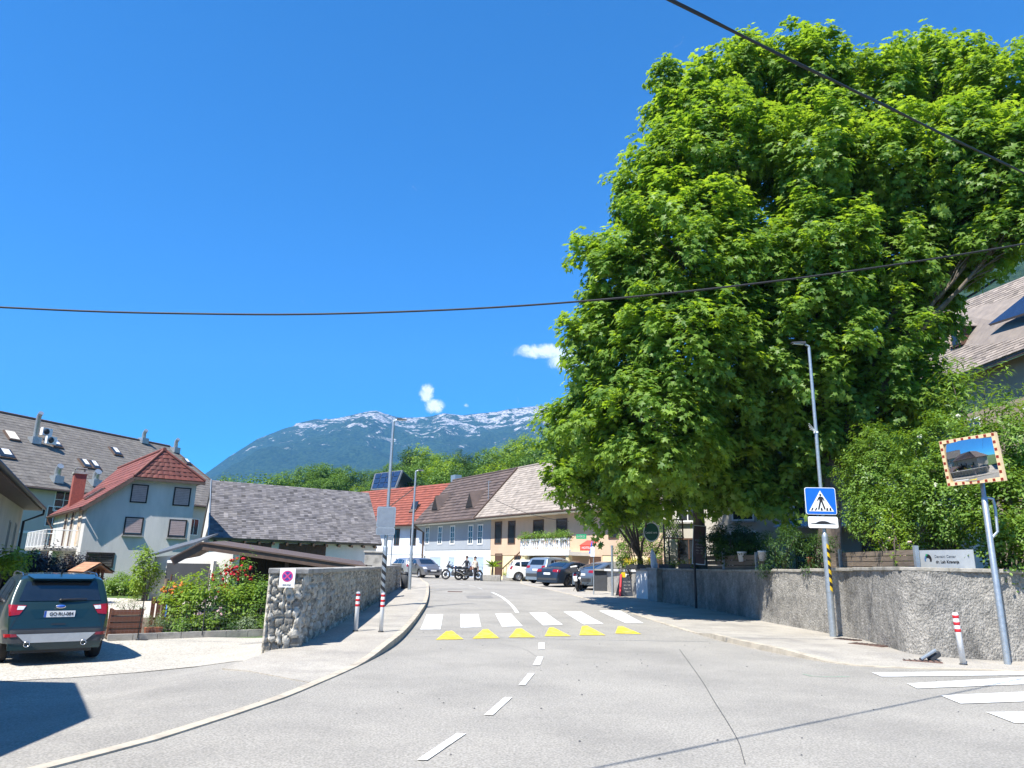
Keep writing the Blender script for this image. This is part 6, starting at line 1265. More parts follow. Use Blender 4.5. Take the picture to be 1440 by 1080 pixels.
# --- motorcycles
def motorcycle(label, loc, heading, lean=0.0, topcase=False, group='motorcycles by the white house fronts', steer=0):
    t = thing('motorcycle', label, 'motorcycle', loc, heading, group); c = MB
    for x in (-.72, .74):
        m = MB(); prof = [(.305 + .058 * math.cos(a), .075 * math.sin(a)) for a in np.linspace(0, 2 * math.pi, 11)]; m.lathe(prof[::-1], (x, 0, .36), 'y', 24); w_ = m.build('wheel', M_rubber, t)
        m = MB(); m.lathe([(.24, -.03), (.265, -.03), (.265, .03), (.24, .03), (.24, -.03)], (x, 0, .36), 'y', 20)
        for i in range(8): a = i * math.pi / 4; m.tube([(x, 0, .36), (x + .25 * math.cos(a), 0, .36 + .25 * math.sin(a))], .01, 5)
        m.lathe([(0, -.05), (.05, -.05), (.05, .05), (0, .05)], (x, 0, .36), 'y', 10); m.lathe([(.0, .06), (.14, .06), (.14, .065), (0, .065)], (x, 0, .36), 'y', 14); m.build('rim', M_rimd, w_)
    m = MB(); m.tube([(-.72, .1, .36), (-.25, .1, .42), (-.2, .1, .75), (.35, .05, .85), (.5, 0, .9)], .03, 6); m.tube([(-.72, -.1, .36), (-.25, -.1, .42), (-.2, -.1, .75), (.35, -.05, .85), (.5, 0, .9)], .03, 6); m.build('frame', M_black, t)
    m = MB(); m.box(-.22, .3, -.14, .14, .28, .55); m.lathe([(0, -.2), (.13, -.19), (.13, .19), (0, .2)], (0.02, 0, .42), 'y', 14); m.hexa([(.05, -.11, .5), (.32, -.11, .45), (.32, .11, .45), (.05, .11, .5)], [(-.02, -.1, .72), (.2, -.1, .74), (.2, .1, .74), (-.02, .1, .72)]); m.build('engine', M_clad, t, bevel=.01)
    m = MB(); m.ball((.15, 0, .86), (.30, .16, .15), 14, 8); m.build('fuel_tank', M_cdark, t)
    m = MB(); m.ball((-.32, 0, .84), (.34, .14, .07), 12, 6); m.ball((-.72, 0, .90), (.22, .1, .07), 10, 6); m.build('seat', M_black, t)
    m = MB(); m.hexa([(-1.05, -.08, .78), (-.5, -.1, .72), (-.5, .1, .72), (-1.05, .08, .78)], [(-1.0, -.07, .92), (-.5, -.1, .83), (-.5, .1, .83), (-1.0, .07, .92)]); m.build('tail', M_cdark, t)
    m = MB(); m.box(-1.08, -1.05, -.06, .06, .83, .88); m.build('tail_light', M_red_lamp, t)
    m = MB(); m.obox((-1.10, 0, .66), (.01, 0, .03), (0, .10, 0), (-.02, 0, .09)); m.build('number_plate', M_white, t)
    m = MB(); m.obox((-1.02, 0, .62), (.06, 0, .14), (0, .07, 0), (-.02, 0, .012)); m.build('mudguard', M_black, t)
    m = MB(); m.tube([(.74, .09, .36), (.55, .09, .95)], .025, 6); m.tube([(.74, -.09, .36), (.55, -.09, .95)], .025, 6); m.build('fork', M_chrome, t)
    m = MB(); m.hexa([(.6, -.07, .74), (.98, -.05, .68), (.98, .05, .68), (.6, .07, .74)], [(.55, -.06, .77), (.95, -.04, .72), (.95, .04, .72), (.55, .06, .77)]); m.build('front_mudguard', M_black, t)
    m = MB(); m.tube([(.42, .38, 1.06), (.5, .18, 1.08), (.52, 0, 1.02), (.5, -.18, 1.08), (.42, -.38, 1.06)], .018, 6); m.build('handlebar', M_black, t)
    m = MB(); m.hexa([(.5, -.16, .82), (.74, -.07, .84), (.74, .07, .84), (.5, .16, .82)], [(.45, -.17, 1.02), (.68, -.08, 1.02), (.68, .08, 1.02), (.45, .17, 1.02)]); m.build('fairing', M_cdark, t, bevel=.02)
    m = MB(); m.obox((.74, 0, .93), (.012, 0, 0), (0, .06, 0), (0, 0, .05)); m.build('headlight', M_clear, t)
    m = MB(); m.slab([(.66, -.13, 1.02), (.66, .13, 1.02), (.50, .11, 1.3), (.50, -.11, 1.3)], (1, 0, .4), .008); m.build('windscreen', M_glass, t)
    for s in (1, -1): m = MB(); m.tube([(.46, s * .3, 1.07), (.44, s * .36, 1.2)], .008, 5); m.ball((.44, s * .38, 1.22), (.02, .06, .04), 8, 6); m.build('mirror', M_black, t)
    m = MB(); m.tube([(.1, -.14, .34), (-.4, -.17, .34), (-.55, -.19, .48), (-1.0, -.22, .66)], [.03, .03, .055, .06], 8); m.build('exhaust', M_chrome, t)
    m = MB(); m.tube([(-.1, .14, .3), (-.16, .34, .02)], .015, 5); m.build('side_stand', M_black, t)
    if topcase:
        m = MB(); m.hexa([(-1.12, -.2, .98), (-.72, -.2, .98), (-.72, .2, .98), (-1.12, .2, .98)], [(-1.08, -.18, 1.26), (-.76, -.18, 1.26), (-.76, .18, 1.26), (-1.08, .18, 1.26)]); m.build('top_case', M_black, t, bevel=.03)
        m = MB(); m.hexa([(-1.1, -.19, 1.262), (-.74, -.19, 1.262), (-.74, .19, 1.262), (-1.1, .19, 1.262)], [(-1.04, -.15, 1.31), (-.78, -.15, 1.31), (-.78, .15, 1.31), (-1.04, .15, 1.31)]); m.build('luggage_bag', M_white, t, bevel=.02)
    t.rotation_euler = (lean, 0, heading); return t
p = P(813, 832); hm = R(78); motorcycle('black motorcycle with white plate parked at the kerb beside the grey-blue car', (p.x + math.cos(hm) * .7, p.y + math.sin(hm) * .7, H(p.x, p.y) + .01), hm, lean=R(-9), topcase=True)
hm = R(172); p = P(640, 815.5); motorcycle('black motorcycle with round mirror, left of the pair near the people', (p.x + .0, p.y, H(p.x, p.y) + .01), R(165), lean=R(6))
p = P(653, 815.8); motorcycle('black sports motorcycle, right of the pair, beside the rider in black', (p.x + .3, p.y - .4, H(p.x, p.y) + .01), R(20), lean=R(6))
# ================================================================ PEOPLE
M_skin = pm('skin', (0.52, 0.32, 0.23), (0.45, 0.27, 0.19), rough=0.6); M_hairb = pm('dark_hair', (0.03, 0.02, 0.015), (0.015, 0.01, 0.008), scale=20, rough=0.7)
M_leather = pm('black_leather', (0.02, 0.022, 0.028), (0.012, 0.013, 0.017), rough=0.5, bump=.1); M_cream_c = pm('cream_top', (0.72, 0.62, 0.50), (0.62, 0.53, 0.42), scale=12, rough=0.9); M_trous = pm('black_trousers', (0.025, 0.022, 0.025), rough=.8); M_bag = pm('brown_bag', (0.20, 0.08, 0.05), (0.14, 0.055, 0.035), rough=.6)
def skin_mesh(name, joints, edges, mat, parent, root=0, sub=2):
    me = bpy.data.meshes.new(name); me.from_pydata([j[0] for j in joints], edges, []); o = bpy.data.objects.new(name, me); COL.objects.link(o)
    md = o.modifiers.new('skin', 'SKIN'); 
    lay = me.skin_vertices[0] if me.skin_vertices else None
    if lay is None:
        bm = bmesh.new(); bm.from_mesh(me); bm.verts.layers.skin.verify(); bm.to_mesh(me); bm.free(); lay = me.skin_vertices[0]
    for i, j in enumerate(joints): r = j[1]; lay.data[i].radius = (r, r) if not hasattr(r, '__len__') else r; lay.data[i].use_root = (i == root)
    s = o.modifiers.new('sub', 'SUBSURF'); s.levels = sub; s.render_levels = sub
    bpy.context.view_layer.update(); dg = bpy.context.evaluated_depsgraph_get(); nm = bpy.data.meshes.new_from_object(o.evaluated_get(dg)); COL.objects.unlink(o); bpy.data.objects.remove(o)
    nm.materials.clear()
    for q in (mat if isinstance(mat, (list, tuple)) else [mat]): nm.materials.append(q)
    for p in nm.polygons: p.use_smooth = True
    r = bpy.data.objects.new(name, nm); COL.objects.link(r); r.parent = parent; return r
def person(label, loc, rz, top, bottom, hair_long, armL, armR, legs, hgt=1.72, helmet=False):
    t = thing('person', label, 'person', loc, rz); J, E = [], []
    def a(p, r, link=None):
        J.append((p, r)); i = len(J) - 1
        if link is not None: E.append((link, i))
        return i
    pel = a((0, 0, .95), (.15, .115)); wai = a((0, 0, 1.08), (.13, .10), pel); ch = a((0, 0, 1.28), (.16, .115), wai); nk0 = a((0, 0, 1.43), (.08, .07), ch); nk = a((0, .01, 1.50), .052, nk0)
    hd1 = a((0, .015, 1.57), (.075, .085), nk); a((0, .02, 1.68), (.075, .095), hd1)
    for s, arm in ((1, armL), (-1, armR)):
        sh = a((s * .17, 0, 1.39), .055, nk0); el = a(arm[0], .042, sh); wr_ = a(arm[1], .028, el); pm_ = a(arm[2], (.022, .036), wr_)
        d = (V(arm[2]) - V(arm[1])).normalized(); sd = d.cross(V((0, 0, 1))); sd = sd.normalized() if sd.length > .1 else V((0, 1, 0))
        for i in range(4):
            f1 = a(tuple(V(arm[2]) + d * .04 + sd * (i - 1.5) * .018), .0085, pm_); a(tuple(V(arm[2]) + d * (.085 + .008 * (1.5 - abs(i - 1.3))) + sd * (i - 1.5) * .021 + V((0, 0, -.008))), .007, f1)
        th = a(tuple(V(arm[1]) + d * .03 + sd * -.035), .010, wr_); a(tuple(V(arm[1]) + d * .07 + sd * -.055), .008, th)
    for s, (kn, an) in zip((1, -1), legs):
        hp = a((s * .09, 0, .90), .095, pel); k = a(kn, .062, hp); n = a(an, .043, k); a((an[0] + s * .02, an[1] + .13, .035), (.042, .03), n)
    b = skin_mesh('body', J, E, [M_skin, top, bottom, M_black], t)
    for p in b.data.polygons:
        c = p.center; r = math.hypot(c.x, c.y)
        hand = min((c - V(armL[2])).length, (c - V(armR[2])).length) < .12
        p.material_index = 3 if c.z < .10 else 0 if (c.z > 1.46 or hand) else 2 if (c.z < .98 and abs(c.x) < .24) else 1
    m = MB()
    if hair_long: m.ball((0, -.015, 1.70), (.105, .125, .115), 14, 10); m.ball((0, -.07, 1.55), (.09, .06, .16), 12, 8)
    else: m.ball((0, -.015, 1.705), (.102, .122, .105), 14, 10)
    m.build('hair', M_hairb, t)
    m = MB(); m.ball((0, .125, 1.635), (.014, .02, .02), 8, 6); m.build('nose', M_skin, t)
    for s in (1, -1): m = MB(); m.ball((s * .033, .108, 1.66), (.012, .008, .007), 8, 6); m.build('eye', M_ink, t); m = MB(); m.ball((s * .095, .0, 1.65), (.012, .02, .03), 8, 6); m.build('ear', M_skin, t)
    m = MB(); m.ball((0, .113, 1.60), (.025, .008, .006), 8, 6); m.build('mouth', M_bag, t)
    k = hgt / 1.80; t.scale = (k, k, k); return t
p = P(655, 815.5); person('person in black riding gear standing behind the motorcycles', (p.x, p.y + .5, H(p.x, p.y) + .01), R(150), M_leather, M_leather, False, ((.30, .05, 1.15), (.27, .26, 1.05), (.26, .34, 1.04)), ((-.27, .0, 1.14), (-.25, .15, .97), (-.24, .22, .95)), (((.12, .03, .50), (.14, -.02, .09)), ((-.11, .04, .50), (-.12, .0, .09))))
p = P(667.5, 816.8); wm = person('person in a cream top and black trousers walking with a brown shoulder bag', (p.x, p.y, H(p.x, p.y) + .01), R(200), M_cream_c, M_trous, True, ((.25, -.03, 1.14), (.24, .1, .95), (.24, .16, .90)), ((-.24, -.05, 1.13), (-.25, -.02, .90), (-.25, .0, .83)), (((.10, .16, .50), (.10, .22, .09)), ((-.09, -.02, .50), (-.09, -.24, .12))), hgt=1.66)
t = thing('shoulder_bag', 'brown shoulder bag carried by the walking person in the cream top', 'bag', (p.x - .30, p.y - .05, H(p.x, p.y) + .72), R(200)); m = MB(); m.hexa([(-.05, -.15, 0), (.05, -.15, 0), (.05, .15, 0), (-.05, .15, 0)], [(-.035, -.13, .22), (.035, -.13, .22), (.035, .13, .22), (-.035, .13, .22)]); m.build('pouch', M_bag, t, bevel=.02)
m = MB(); m.tube([(0, -.12, .2), (.02, -.1, .45), (.05, 0, .58), (.02, .1, .45), (0, .12, .2)], .01, 5); m.build('strap', M_bag, t)
# ================================================================ STREET FURNITURE
M_blue = pm('sign_blue', (0.010, 0.13, 0.62), (0.008, 0.11, 0.55), rough=.35); M_signwhite = pm('sign_white', (0.80, 0.81, 0.80), (0.74, 0.75, 0.74), rough=.35); M_signback = pm('sign_back_grey', (0.22, 0.26, 0.30), (0.17, 0.20, 0.24), scale=5, rough=.5, metal=.3)
M_magenta = pm('faded_red', (0.62, 0.06, 0.22), (0.52, 0.05, 0.18), rough=.5); M_violet = pm('faded_blue', (0.06, 0.05, 0.28), (0.05, 0.04, 0.22), rough=.5)
M_chalk = pm('chalkboard', (0.045, 0.055, 0.075), (0.03, 0.036, 0.05), scale=6, rough=.6); M_board = pm('menu_board', (0.055, 0.030, 0.035), (0.04, 0.022, 0.026), scale=4, rough=.6)
M_greensign = pm('green_sign', (0.01, 0.12, 0.07), (0.01, 0.05, 0.035), scale=5, rough=.4); M_banner_g = pm('green_banner', (0.01, 0.30, 0.12), rough=.6); M_banner_r = pm('red_banner', (0.62, 0.08, 0.05), rough=.6)
M_mirror = pm('mirror_glass', (0.66, 0.66, 0.66), (0.63, 0.63, 0.63), rough=.03, metal=1.0); M_orange2 = pm('cream_orange_frame', (0.80, 0.60, 0.34), (0.74, 0.54, 0.30), rough=.5); M_redbrown = pm('dark_red_reflector', (0.28, 0.03, 0.015), rough=.4)
M_wood = pm('weathered_planks', (0.22, 0.17, 0.12), (0.12, 0.09, 0.065), scale=4, stretch=(.6, .6, 8), rough=.85, bump=.2, attr='var', aamt=.25); M_plank = pm('red_brown_planks', (0.17, 0.065, 0.035), (0.10, 0.04, 0.022), scale=4, stretch=(8, 8, .8), rough=.8, attr='var', aamt=.25)
M_bluepl = pm('blue_plastic', (0.03, 0.14, 0.55), rough=.5); M_cable = pm('black_cable', (0.012, 0.012, 0.013), rough=.6); M_gold = pm('yellow_blossom', (0.75, 0.55, 0.02), (0.6, 0.42, 0.02), rough=.8)
def on(p, hf=None): return V((p.x, p.y, H(p.x, p.y) + (hf(p.x, p.y) if hf else 0)))
def roundrect(w, h, r, n=5):
    o = []
    for cx, cy_, a0 in ((w / 2 - r, h / 2 - r, 0), (-w / 2 + r, h / 2 - r, 90), (-w / 2 + r, -h / 2 + r, 180), (w / 2 - r, -h / 2 + r, 270)):
        for i in range(n + 1): a = R(a0 + 90 * i / n); o.append((cx + r * math.cos(a), cy_ + r * math.sin(a)))
    return o
class Face:                                     # a flat sign: local (a, b) on its face
    def __init__(s, c, n): s.c = V(c); s.n = V(n).normalized(); s.u = V((0, 0, 1)).cross(s.n).normalized(); s.w = s.n.cross(s.u)
    def p(s, a, b, d=0.0): return s.c + s.u * a + s.w * b + s.n * d
    def plate(s, name, pts, mat, parent, d=0.0, th=.004): m = MB(); m.slab([s.p(a, b, d) for a, b in pts], s.n, th); return m.build(name, mat, parent)
    def text(s, name, body, size, mat, parent, a, b, d=.004, **k): return text(name, body, size, mat, parent, s.p(a, b, d), s.u, s.w, **k)
# --- crossing sign on its lamp post
pb_ = on(P(1172, 898), hrw); tz = lambda py, px=1150: PD(px, py, pb_.y).z
LAMPN = 'street lamps'
t = thing('street_lamp', 'tall grey lamp post in front of the right wall, carrying the crossing sign', 'street lamp', group=LAMPN)
zj = tz(750); ztp = tz(489, 1137)
m = MB(); m.tube([pb_ - V((0, 0, .1)), V((pb_.x, pb_.y, zj - .12)), V((pb_.x, pb_.y, zj - .03)), V((pb_.x, pb_.y, zj + .03))], [.088, .085, .075, .045], 16); m.tube([V((pb_.x, pb_.y, zj)), V((pb_.x, pb_.y, zj + 2.4)), V((pb_.x, pb_.y, ztp))], [.052, .05, .042], 14); m.tube([V((pb_.x, pb_.y, tz(832) - .02)), V((pb_.x, pb_.y, tz(832) + .02))], .092, 16); m.build('pole', M_galv, t)
def lamphead(t, base, dirx, L_=.55):
    d = V(dirx).normalized(); s = d.cross(V((0, 0, 1))).normalized(); m = MB(); m.tube([base - V((0, 0, .15)), base + V((0, 0, .05)), base + d * .12 + V((0, 0, .09))], .035, 8)
    m.build('bracket', M_galv, t); m = MB(); c = base + d * (.12 + L_ / 2) + V((0, 0, .10)); m.hexa([c - d * L_ / 2 - s * .07, c + d * L_ / 2 - s * .05, c + d * L_ / 2 + s * .05, c - d * L_ / 2 + s * .07][::-1], [c - d * L_ / 2 - s * .06 + V((0, 0, .075)), c + d * L_ / 2 - s * .04 + V((0, 0, .03)), c + d * L_ / 2 + s * .04 + V((0, 0, .03)), c - d * L_ / 2 + s * .06 + V((0, 0, .075))][::-1]); h_ = m.build('lamp_head', M_clad, t)
    m = MB(); m.obox(c - V((0, 0, .012)), d * L_ * .38, s * .045, V((0, 0, .008))); m.build('lens', M_clear, h_)
lamphead(t, V((pb_.x, pb_.y, ztp)), (-1, -.15, 0), .42)
def hazard(t, c, r, z0, z1, a0, a1, step=.13, matA=M_yellow, matB=M_black, slant=.12):
    """striped warning tape on a pole between angles a0..a1"""
    m = MB(); mats = 0; n = 5; k = int((z1 - z0) / step)
    for i in range(k):
        m.cm = i % 2; zz = z0 + (z1 - z0) * i / k; zz2 = z0 + (z1 - z0) * (i + 1) / k
        for j in range(n):
            b0, b1 = a0 + (a1 - a0) * j / n, a0 + (a1 - a0) * (j + 1) / n; s0, s1 = slant * j / n, slant * (j + 1) / n
            m.poly([V((c.x + r * math.cos(b), c.y + r * math.sin(b), z - s)) for b, z, s in ((b0, zz, s0), (b1, zz, s1), (b1, zz2, s1), (b0, zz2, s0))])
    return m.build('warning_tape', [matA, matB], t)
hazard(t, pb_, .093, tz(829), tz(764), R(-100), R(0), .11)
for zz in (tz(606), tz(611)): pass
m = MB(); zf = tz(608, 1147)
for a_ in (-28, -14, 0, 14): m.tube([V((pb_.x, pb_.y - .05, zf)), V((pb_.x - .26 + abs(a_) * .001, pb_.y - .15, zf + .17 + a_ * .004))], .008, 4)
m.tube([V((pb_.x, pb_.y, zf - .03)), V((pb_.x, pb_.y, zf + .03))], .065, 10); m.build('flag_bracket', M_signwhite, t)
def front_sign(px, py, y, w, h, yaw=0): c = PD(px, py, y); n = V((math.sin(R(yaw)), -math.cos(R(yaw)), 0)); return Face(c, n)
yS = pb_.y - .10; k_ = yS / F / 1.0
ts = thing('crossing_sign', 'square blue pedestrian crossing sign with white triangle and walking figure', 'road sign')
f = front_sign(1154, 704.5, yS, 0, 0, -4); S = .83; Sh = .74
f.plate('plate', roundrect(S, Sh, .06), M_signwhite, ts, 0, .02); f.plate('field', roundrect(S - .03, Sh - .03, .05), M_blue, ts, .004)
tri = [(-.335, -.285), (.335, -.285), (0, .285)]; f.plate('triangle', tri, M_signwhite, ts, .008)
fig = thing  # figure parts
g = MB()
def gp_(pts, d=.012): g.slab([f.p(a, b, d) for a, b in pts], f.n, .003)
gp_([(.0 + .030 * math.cos(a), .165 + .030 * math.sin(a)) for a in np.linspace(0, 6.28, 13)[:-1]])
gp_([(-.055, .105), (-.02, .125), (.03, .12), (.06, .10), (.05, -.01), (-.035, -.01)])
gp_([(-.055, .105), (-.035, .08), (-.075, .0), (-.10, .01)], .013); gp_([(.045, .115), (.075, .09), (.105, .0), (.085, -.012), (.05, .07)], .013)
gp_([(-.035, -.01), (.01, -.01), (-.055, -.235), (-.095, -.235)], .014); gp_([(.005, -.01), (.05, -.01), (.115, -.225), (.075, -.235)], .014)
for a_ in (-.235, -.135, .045 - .04, .155, .24): gp_([(a_ - .028 + (-.02 if a_ < 0 else .0), -.265), (a_ + .012 + (-.02 if a_ < 0 else .02), -.265), (a_ + .028 - (.01 if a_ > 0 else 0), -.185), (a_ - .005 - (.01 if a_ > 0 else 0), -.185)], .0115)
g.build('pedestrian_symbol', M_ink, ts); g = MB()
m = MB(); m.obox(f.p(0, 0, -.03), f.u * .05, f.w * .2, f.n * .022); m.build('bracket', M_galv, ts)
th_ = thing('hump_plate', 'white rectangular plate with black road hump symbol below the crossing sign', 'road sign')
f = front_sign(1157.5, 734.5, yS, 0, 0, -4); f.plate('plate', roundrect(.82, .33, .05), M_black, th_, 0, .02); f.plate('field', roundrect(.80, .31, .045), M_signwhite, th_, .004)
f.plate('hump_symbol', [(-.33, -.05), (.33, -.05), (.33, -.035), (.20, -.02), (.12, .02), (.04, .035), (-.04, .035), (-.12, .02), (-.20, -.02), (-.33, -.035)], M_ink, th_, .008)
m = MB(); m.obox(f.p(0, 0, -.03), f.u * .05, f.w * .1, f.n * .022); m.build('bracket', M_galv, th_)
# --- left lamp post with sign backs
pl_ = on(P(536.5, 853, .12), hlw); t = thing('street_lamp', 'tall grey lamp post behind the left bollards with striped lower part', 'street lamp', group=LAMPN)
zt_ = PD(553, 594, pl_.y).z; zl_ = lambda py: PD(540, py, pl_.y).z
m = MB(); m.tube([pl_ - V((0, 0, .1)), V((pl_.x, pl_.y, zl_(770))), V((pl_.x, pl_.y, zl_(767)))], [.09, .085, .055], 14); m.tube([V((pl_.x, pl_.y, zl_(770))), V((pl_.x, pl_.y, zl_(680))), V((pl_.x, pl_.y, zt_))], [.062, .058, .048], 12); m.build('pole', M_galv, t)
lamphead(t, V((pl_.x, pl_.y, zt_)), (1, .1, 0), .36); hazard(t, pl_, .093, zl_(832), zl_(772), R(-140), R(-20), .13, M_galv, M_black, .16)
f = front_sign(543, 727, pl_.y - .12, 0, 0, 0); ts = thing('road_sign', 'grey back of a square road sign on the left lamp post', 'road sign'); f.plate('plate', roundrect(.66, .72, .07), M_galv, ts, 0, .02); f.plate('panel', roundrect(.60, .66, .05), M_signback, ts, .004)
m = MB(); m.obox(f.p(0, .15, -.04), f.u * .3, f.w * .015, f.n * .02); m.build('clamp', M_galv, ts)
f = front_sign(542, 747, pl_.y - .12, 0, 0, 0); ts = thing('road_sign', 'narrow grey sign back under the square one on the left lamp post', 'road sign'); f.plate('plate', roundrect(.66, .26, .05), M_galv, ts, 0, .02); f.plate('panel', roundrect(.60, .20, .03), M_signback, ts, .004)
# --- second lamp
p2 = on(P(575.5, 829, .12), hlw); t = thing('street_lamp', 'slim lamp post at the far end of the left pavement', 'street lamp', group=LAMPN); zt_ = PD(584, 664, p2.y).z
m = MB(); m.tube([p2 - V((0, 0, .1)), V((p2.x, p2.y, 2.2)), V((p2.x, p2.y, 2.3)), V((p2.x, p2.y, zt_))], [.085, .08, .06, .045], 12); m.build('pole', M_galv, t); lamphead(t, V((p2.x, p2.y, zt_)), (1, .1, 0), .30)
pq = P(569, 828, .12); t = thing('litter_bin', 'dark litter bin at the foot of the far left lamp post', 'bin', on(pq, hlw)); m = MB(); m.lathe([(.0, 0), (.20, 0), (.24, .75), (.22, .76), (.2, .1)], n=16); m.build('bucket', M_gdoor, t); m = MB(); m.lathe([(.26, .74), (.26, .80), (.0, .86)], n=16); m.build('lid', M_black, t)
pq = P(549, 838); t = thing('sign_post', 'thin grey post with a small sign behind the left wall', 'sign post'); z_ = PD(549, 757, 38).z; q_ = PD(549, 800, 38); m = MB(); m.tube([V((q_.x, q_.y, .2)), V((q_.x, q_.y, z_ + .1))], .03, 8); m.build('pole', M_galv, t); m = MB(); m.obox(V((q_.x - .2, q_.y, z_)), V((.25, 0, 0)), V((0, .02, 0)), V((0, 0, .1))); m.build('plate', M_signback, t)
# --- bollards
def bollard(label, p, lean=(0, 0)):
    t = thing('bollard', label, 'bollard', p, 0, 'white bollards with red bands'); m = MB(); m.lathe([(.0, -.05), (.055, -.05), (.055, .95), (.045, .985), (.0, .99)], n=16); m.build('post', M_white, t)
    for z in (.62, .75, .88): m = MB(); m.lathe([(.0555, z), (.0575, z + .003), (.0575, z + .057), (.0555, z + .06)], n=16); m.build('red_band', M_red, t)
    m = MB(); m.lathe([(0, .001), (.075, .001), (.075, .02), (.056, .024)], n=16); m.build('base_plate', M_black, t); t.rotation_euler = (lean[0], lean[1], 0); t.scale = (.9, .9, .9) if not lean[0] else (1, 1, 1)
bollard('leaning white bollard with red bands in front of the right wall', on(P(1355, 936), hrw), (R(2), R(-3.5)))
bollard('white bollard with red bands nearer the left stone wall', on(P(500, 888, .12), hlw)); bollard('white bollard with red bands between its twin and the road', on(P(535.5, 889, .12), hlw))
# --- broken post stub
pq = on(P(1308, 932), hrw); t = thing('broken_post', 'broken grey post stub lying against the foot of the right wall', 'broken post')
m = MB(); m.tube([pq + V((-.24, -.1, .03)), pq + V((.14, .02, .20))], .035, 12, cap=False); m.tube([pq + V((-.235, -.1, .033)), pq + V((.135, .02, .197))], .031, 12); m.build('tube', M_galv, t)
m = MB(); m.obox(pq + V((.12, .05, .08)), V((.13, .04, .06)), V((-.02, .04, 0)), V((-.02, 0, .05))); m.build('foot', M_clad, t, bevel=.02)
# --- traffic mirror
pm_ = on(P(1417, 935), hrw); t = thing('mirror_post', 'tall grey post carrying the traffic mirror before the right wall', 'post'); ztm = PD(1384, 690, pm_.y).z
m = MB(); m.tube([pm_ - V((0, 0, .1)), V((pm_.x, pm_.y, ztm - .15)), V((pm_.x, pm_.y, ztm - .13)), V((pm_.x, pm_.y, ztm + .7))], [.062, .06, .045, .042], 14); m.build('pole', M_galv, t)
m = MB(); q = V((pm_.x, pm_.y, ztm)); m.tube([q + V((.04, 0, -.15)), q + V((.17, -.02, -.17)), q + V((.19, -.02, -.35)), q + V((.17, -.02, -.85)), q + V((.05, 0, -.98))], .03, 8); m.build('strut', M_galv, t)
tm = thing('traffic_mirror', 'rectangular convex traffic mirror in a cream frame with red-brown reflectors', 'traffic mirror')
mn = V((-.93, -.36, -.10)).normalized(); f = Face(PD(1367, 647, pm_.y - .1), mn); W_, H_ = 1.26, 1.00; rad = 2.6
g_ = []; n_a, n_b = 28, 22; vs = []
for j in range(n_b + 1):
    for i in range(n_a + 1):
        a, b = (i / n_a - .5) * (W_ - .12), (j / n_b - .5) * (H_ - .12); d = math.sqrt(rad * rad - a * a - b * b) - math.sqrt(rad * rad - .56 ** 2 - .44 ** 2); vs.append(f.p(a, b, d + .005))
mm = MB(); mm.smooth = True; w_ = n_a + 1; mm.add(vs, [(j * w_ + i, j * w_ + i + 1, (j + 1) * w_ + i + 1, (j + 1) * w_ + i) for j in range(n_b) for i in range(n_a)]); mm.build('mirror_glass', M_mirror, tm)
m = MB()
for a0, a1, b0, b1 in ((-W_ / 2, W_ / 2, H_ / 2 - .075, H_ / 2), (-W_ / 2, W_ / 2, -H_ / 2, -H_ / 2 + .075), (-W_ / 2, -W_ / 2 + .075, -H_ / 2 + .075, H_ / 2 - .075), (W_ / 2 - .075, W_ / 2, -H_ / 2 + .075, H_ / 2 - .075)):
    m.slab([f.p(a0, b0, .06), f.p(a1, b0, .06), f.p(a1, b1, .06), f.p(a0, b1, .06)], f.n, .09)
fr_ = m.build('frame', M_orange2, tm)
for i in range(8): 
    a = -W_ / 2 + .04 + (W_ - .08) * i / 7
    for b in (H_ / 2 - .038, -H_ / 2 + .038): f.plate('reflector', [(a - .028, b - .028), (a + .028, b - .028), (a + .028, b + .028), (a - .028, b + .028)], M_redbrown, fr_, .064)
for i in range(1, 6):
    b = -H_ / 2 + .04 + (H_ - .08) * i / 6
    for a in (W_ / 2 - .038, -W_ / 2 + .038): f.plate('reflector', [(a - .028, b - .028), (a + .028, b - .028), (a + .028, b + .028), (a - .028, b + .028)], M_redbrown, fr_, .064)
m = MB(); m.slab([f.p(-W_ / 2 + .03, -H_ / 2 + .03, -.032), f.p(W_ / 2 - .03, -H_ / 2 + .03, -.032), f.p(W_ / 2 - .03, H_ / 2 - .03, -.032), f.p(-W_ / 2 + .03, H_ / 2 - .03, -.032)], f.n, .03); m.build('back_shell', M_clad, tm)
# --- no-stopping sign on the wall end
f = Face(wp(-.14, .28) + V((0, 0, 1.17)), -wd + wn * .05); f.c.z = PD(404, 812.5, WA.y).z; t = thing('no_stopping_sign', 'white no-stopping plate with red and blue cross on the end of the stone wall', 'road sign')
cxy = PL(404, 812.5, wp(-.40), -wd); f.c = cxy; f.plate('plate', roundrect(.29, .355, .012), M_signwhite, t, 0, .012)
def ringpts(r, a0=0, a1=360, n=28): return [(r * math.cos(R(a0 + (a1 - a0) * i / n)), r * math.sin(R(a0 + (a1 - a0) * i / n)) + .03) for i in range(n)]
f.plate('red_disc', ringpts(.105), M_magenta, t, .004); f.plate('blue_disc', ringpts(.082), M_violet, t, .007)
for s in (1, -1): f.plate('cross_bar', [(x * math.cos(R(45 * s)) - y * math.sin(R(45 * s)), x * math.sin(R(45 * s)) + y * math.cos(R(45 * s)) + .03) for x, y in ((-.086, -.012), (.086, -.012), (.086, .012), (-.086, .012))], M_magenta, t, .010 + .001 * s)
f.text('lettering', 'DOVOZ', .042, M_ink, t, 0, -.135)
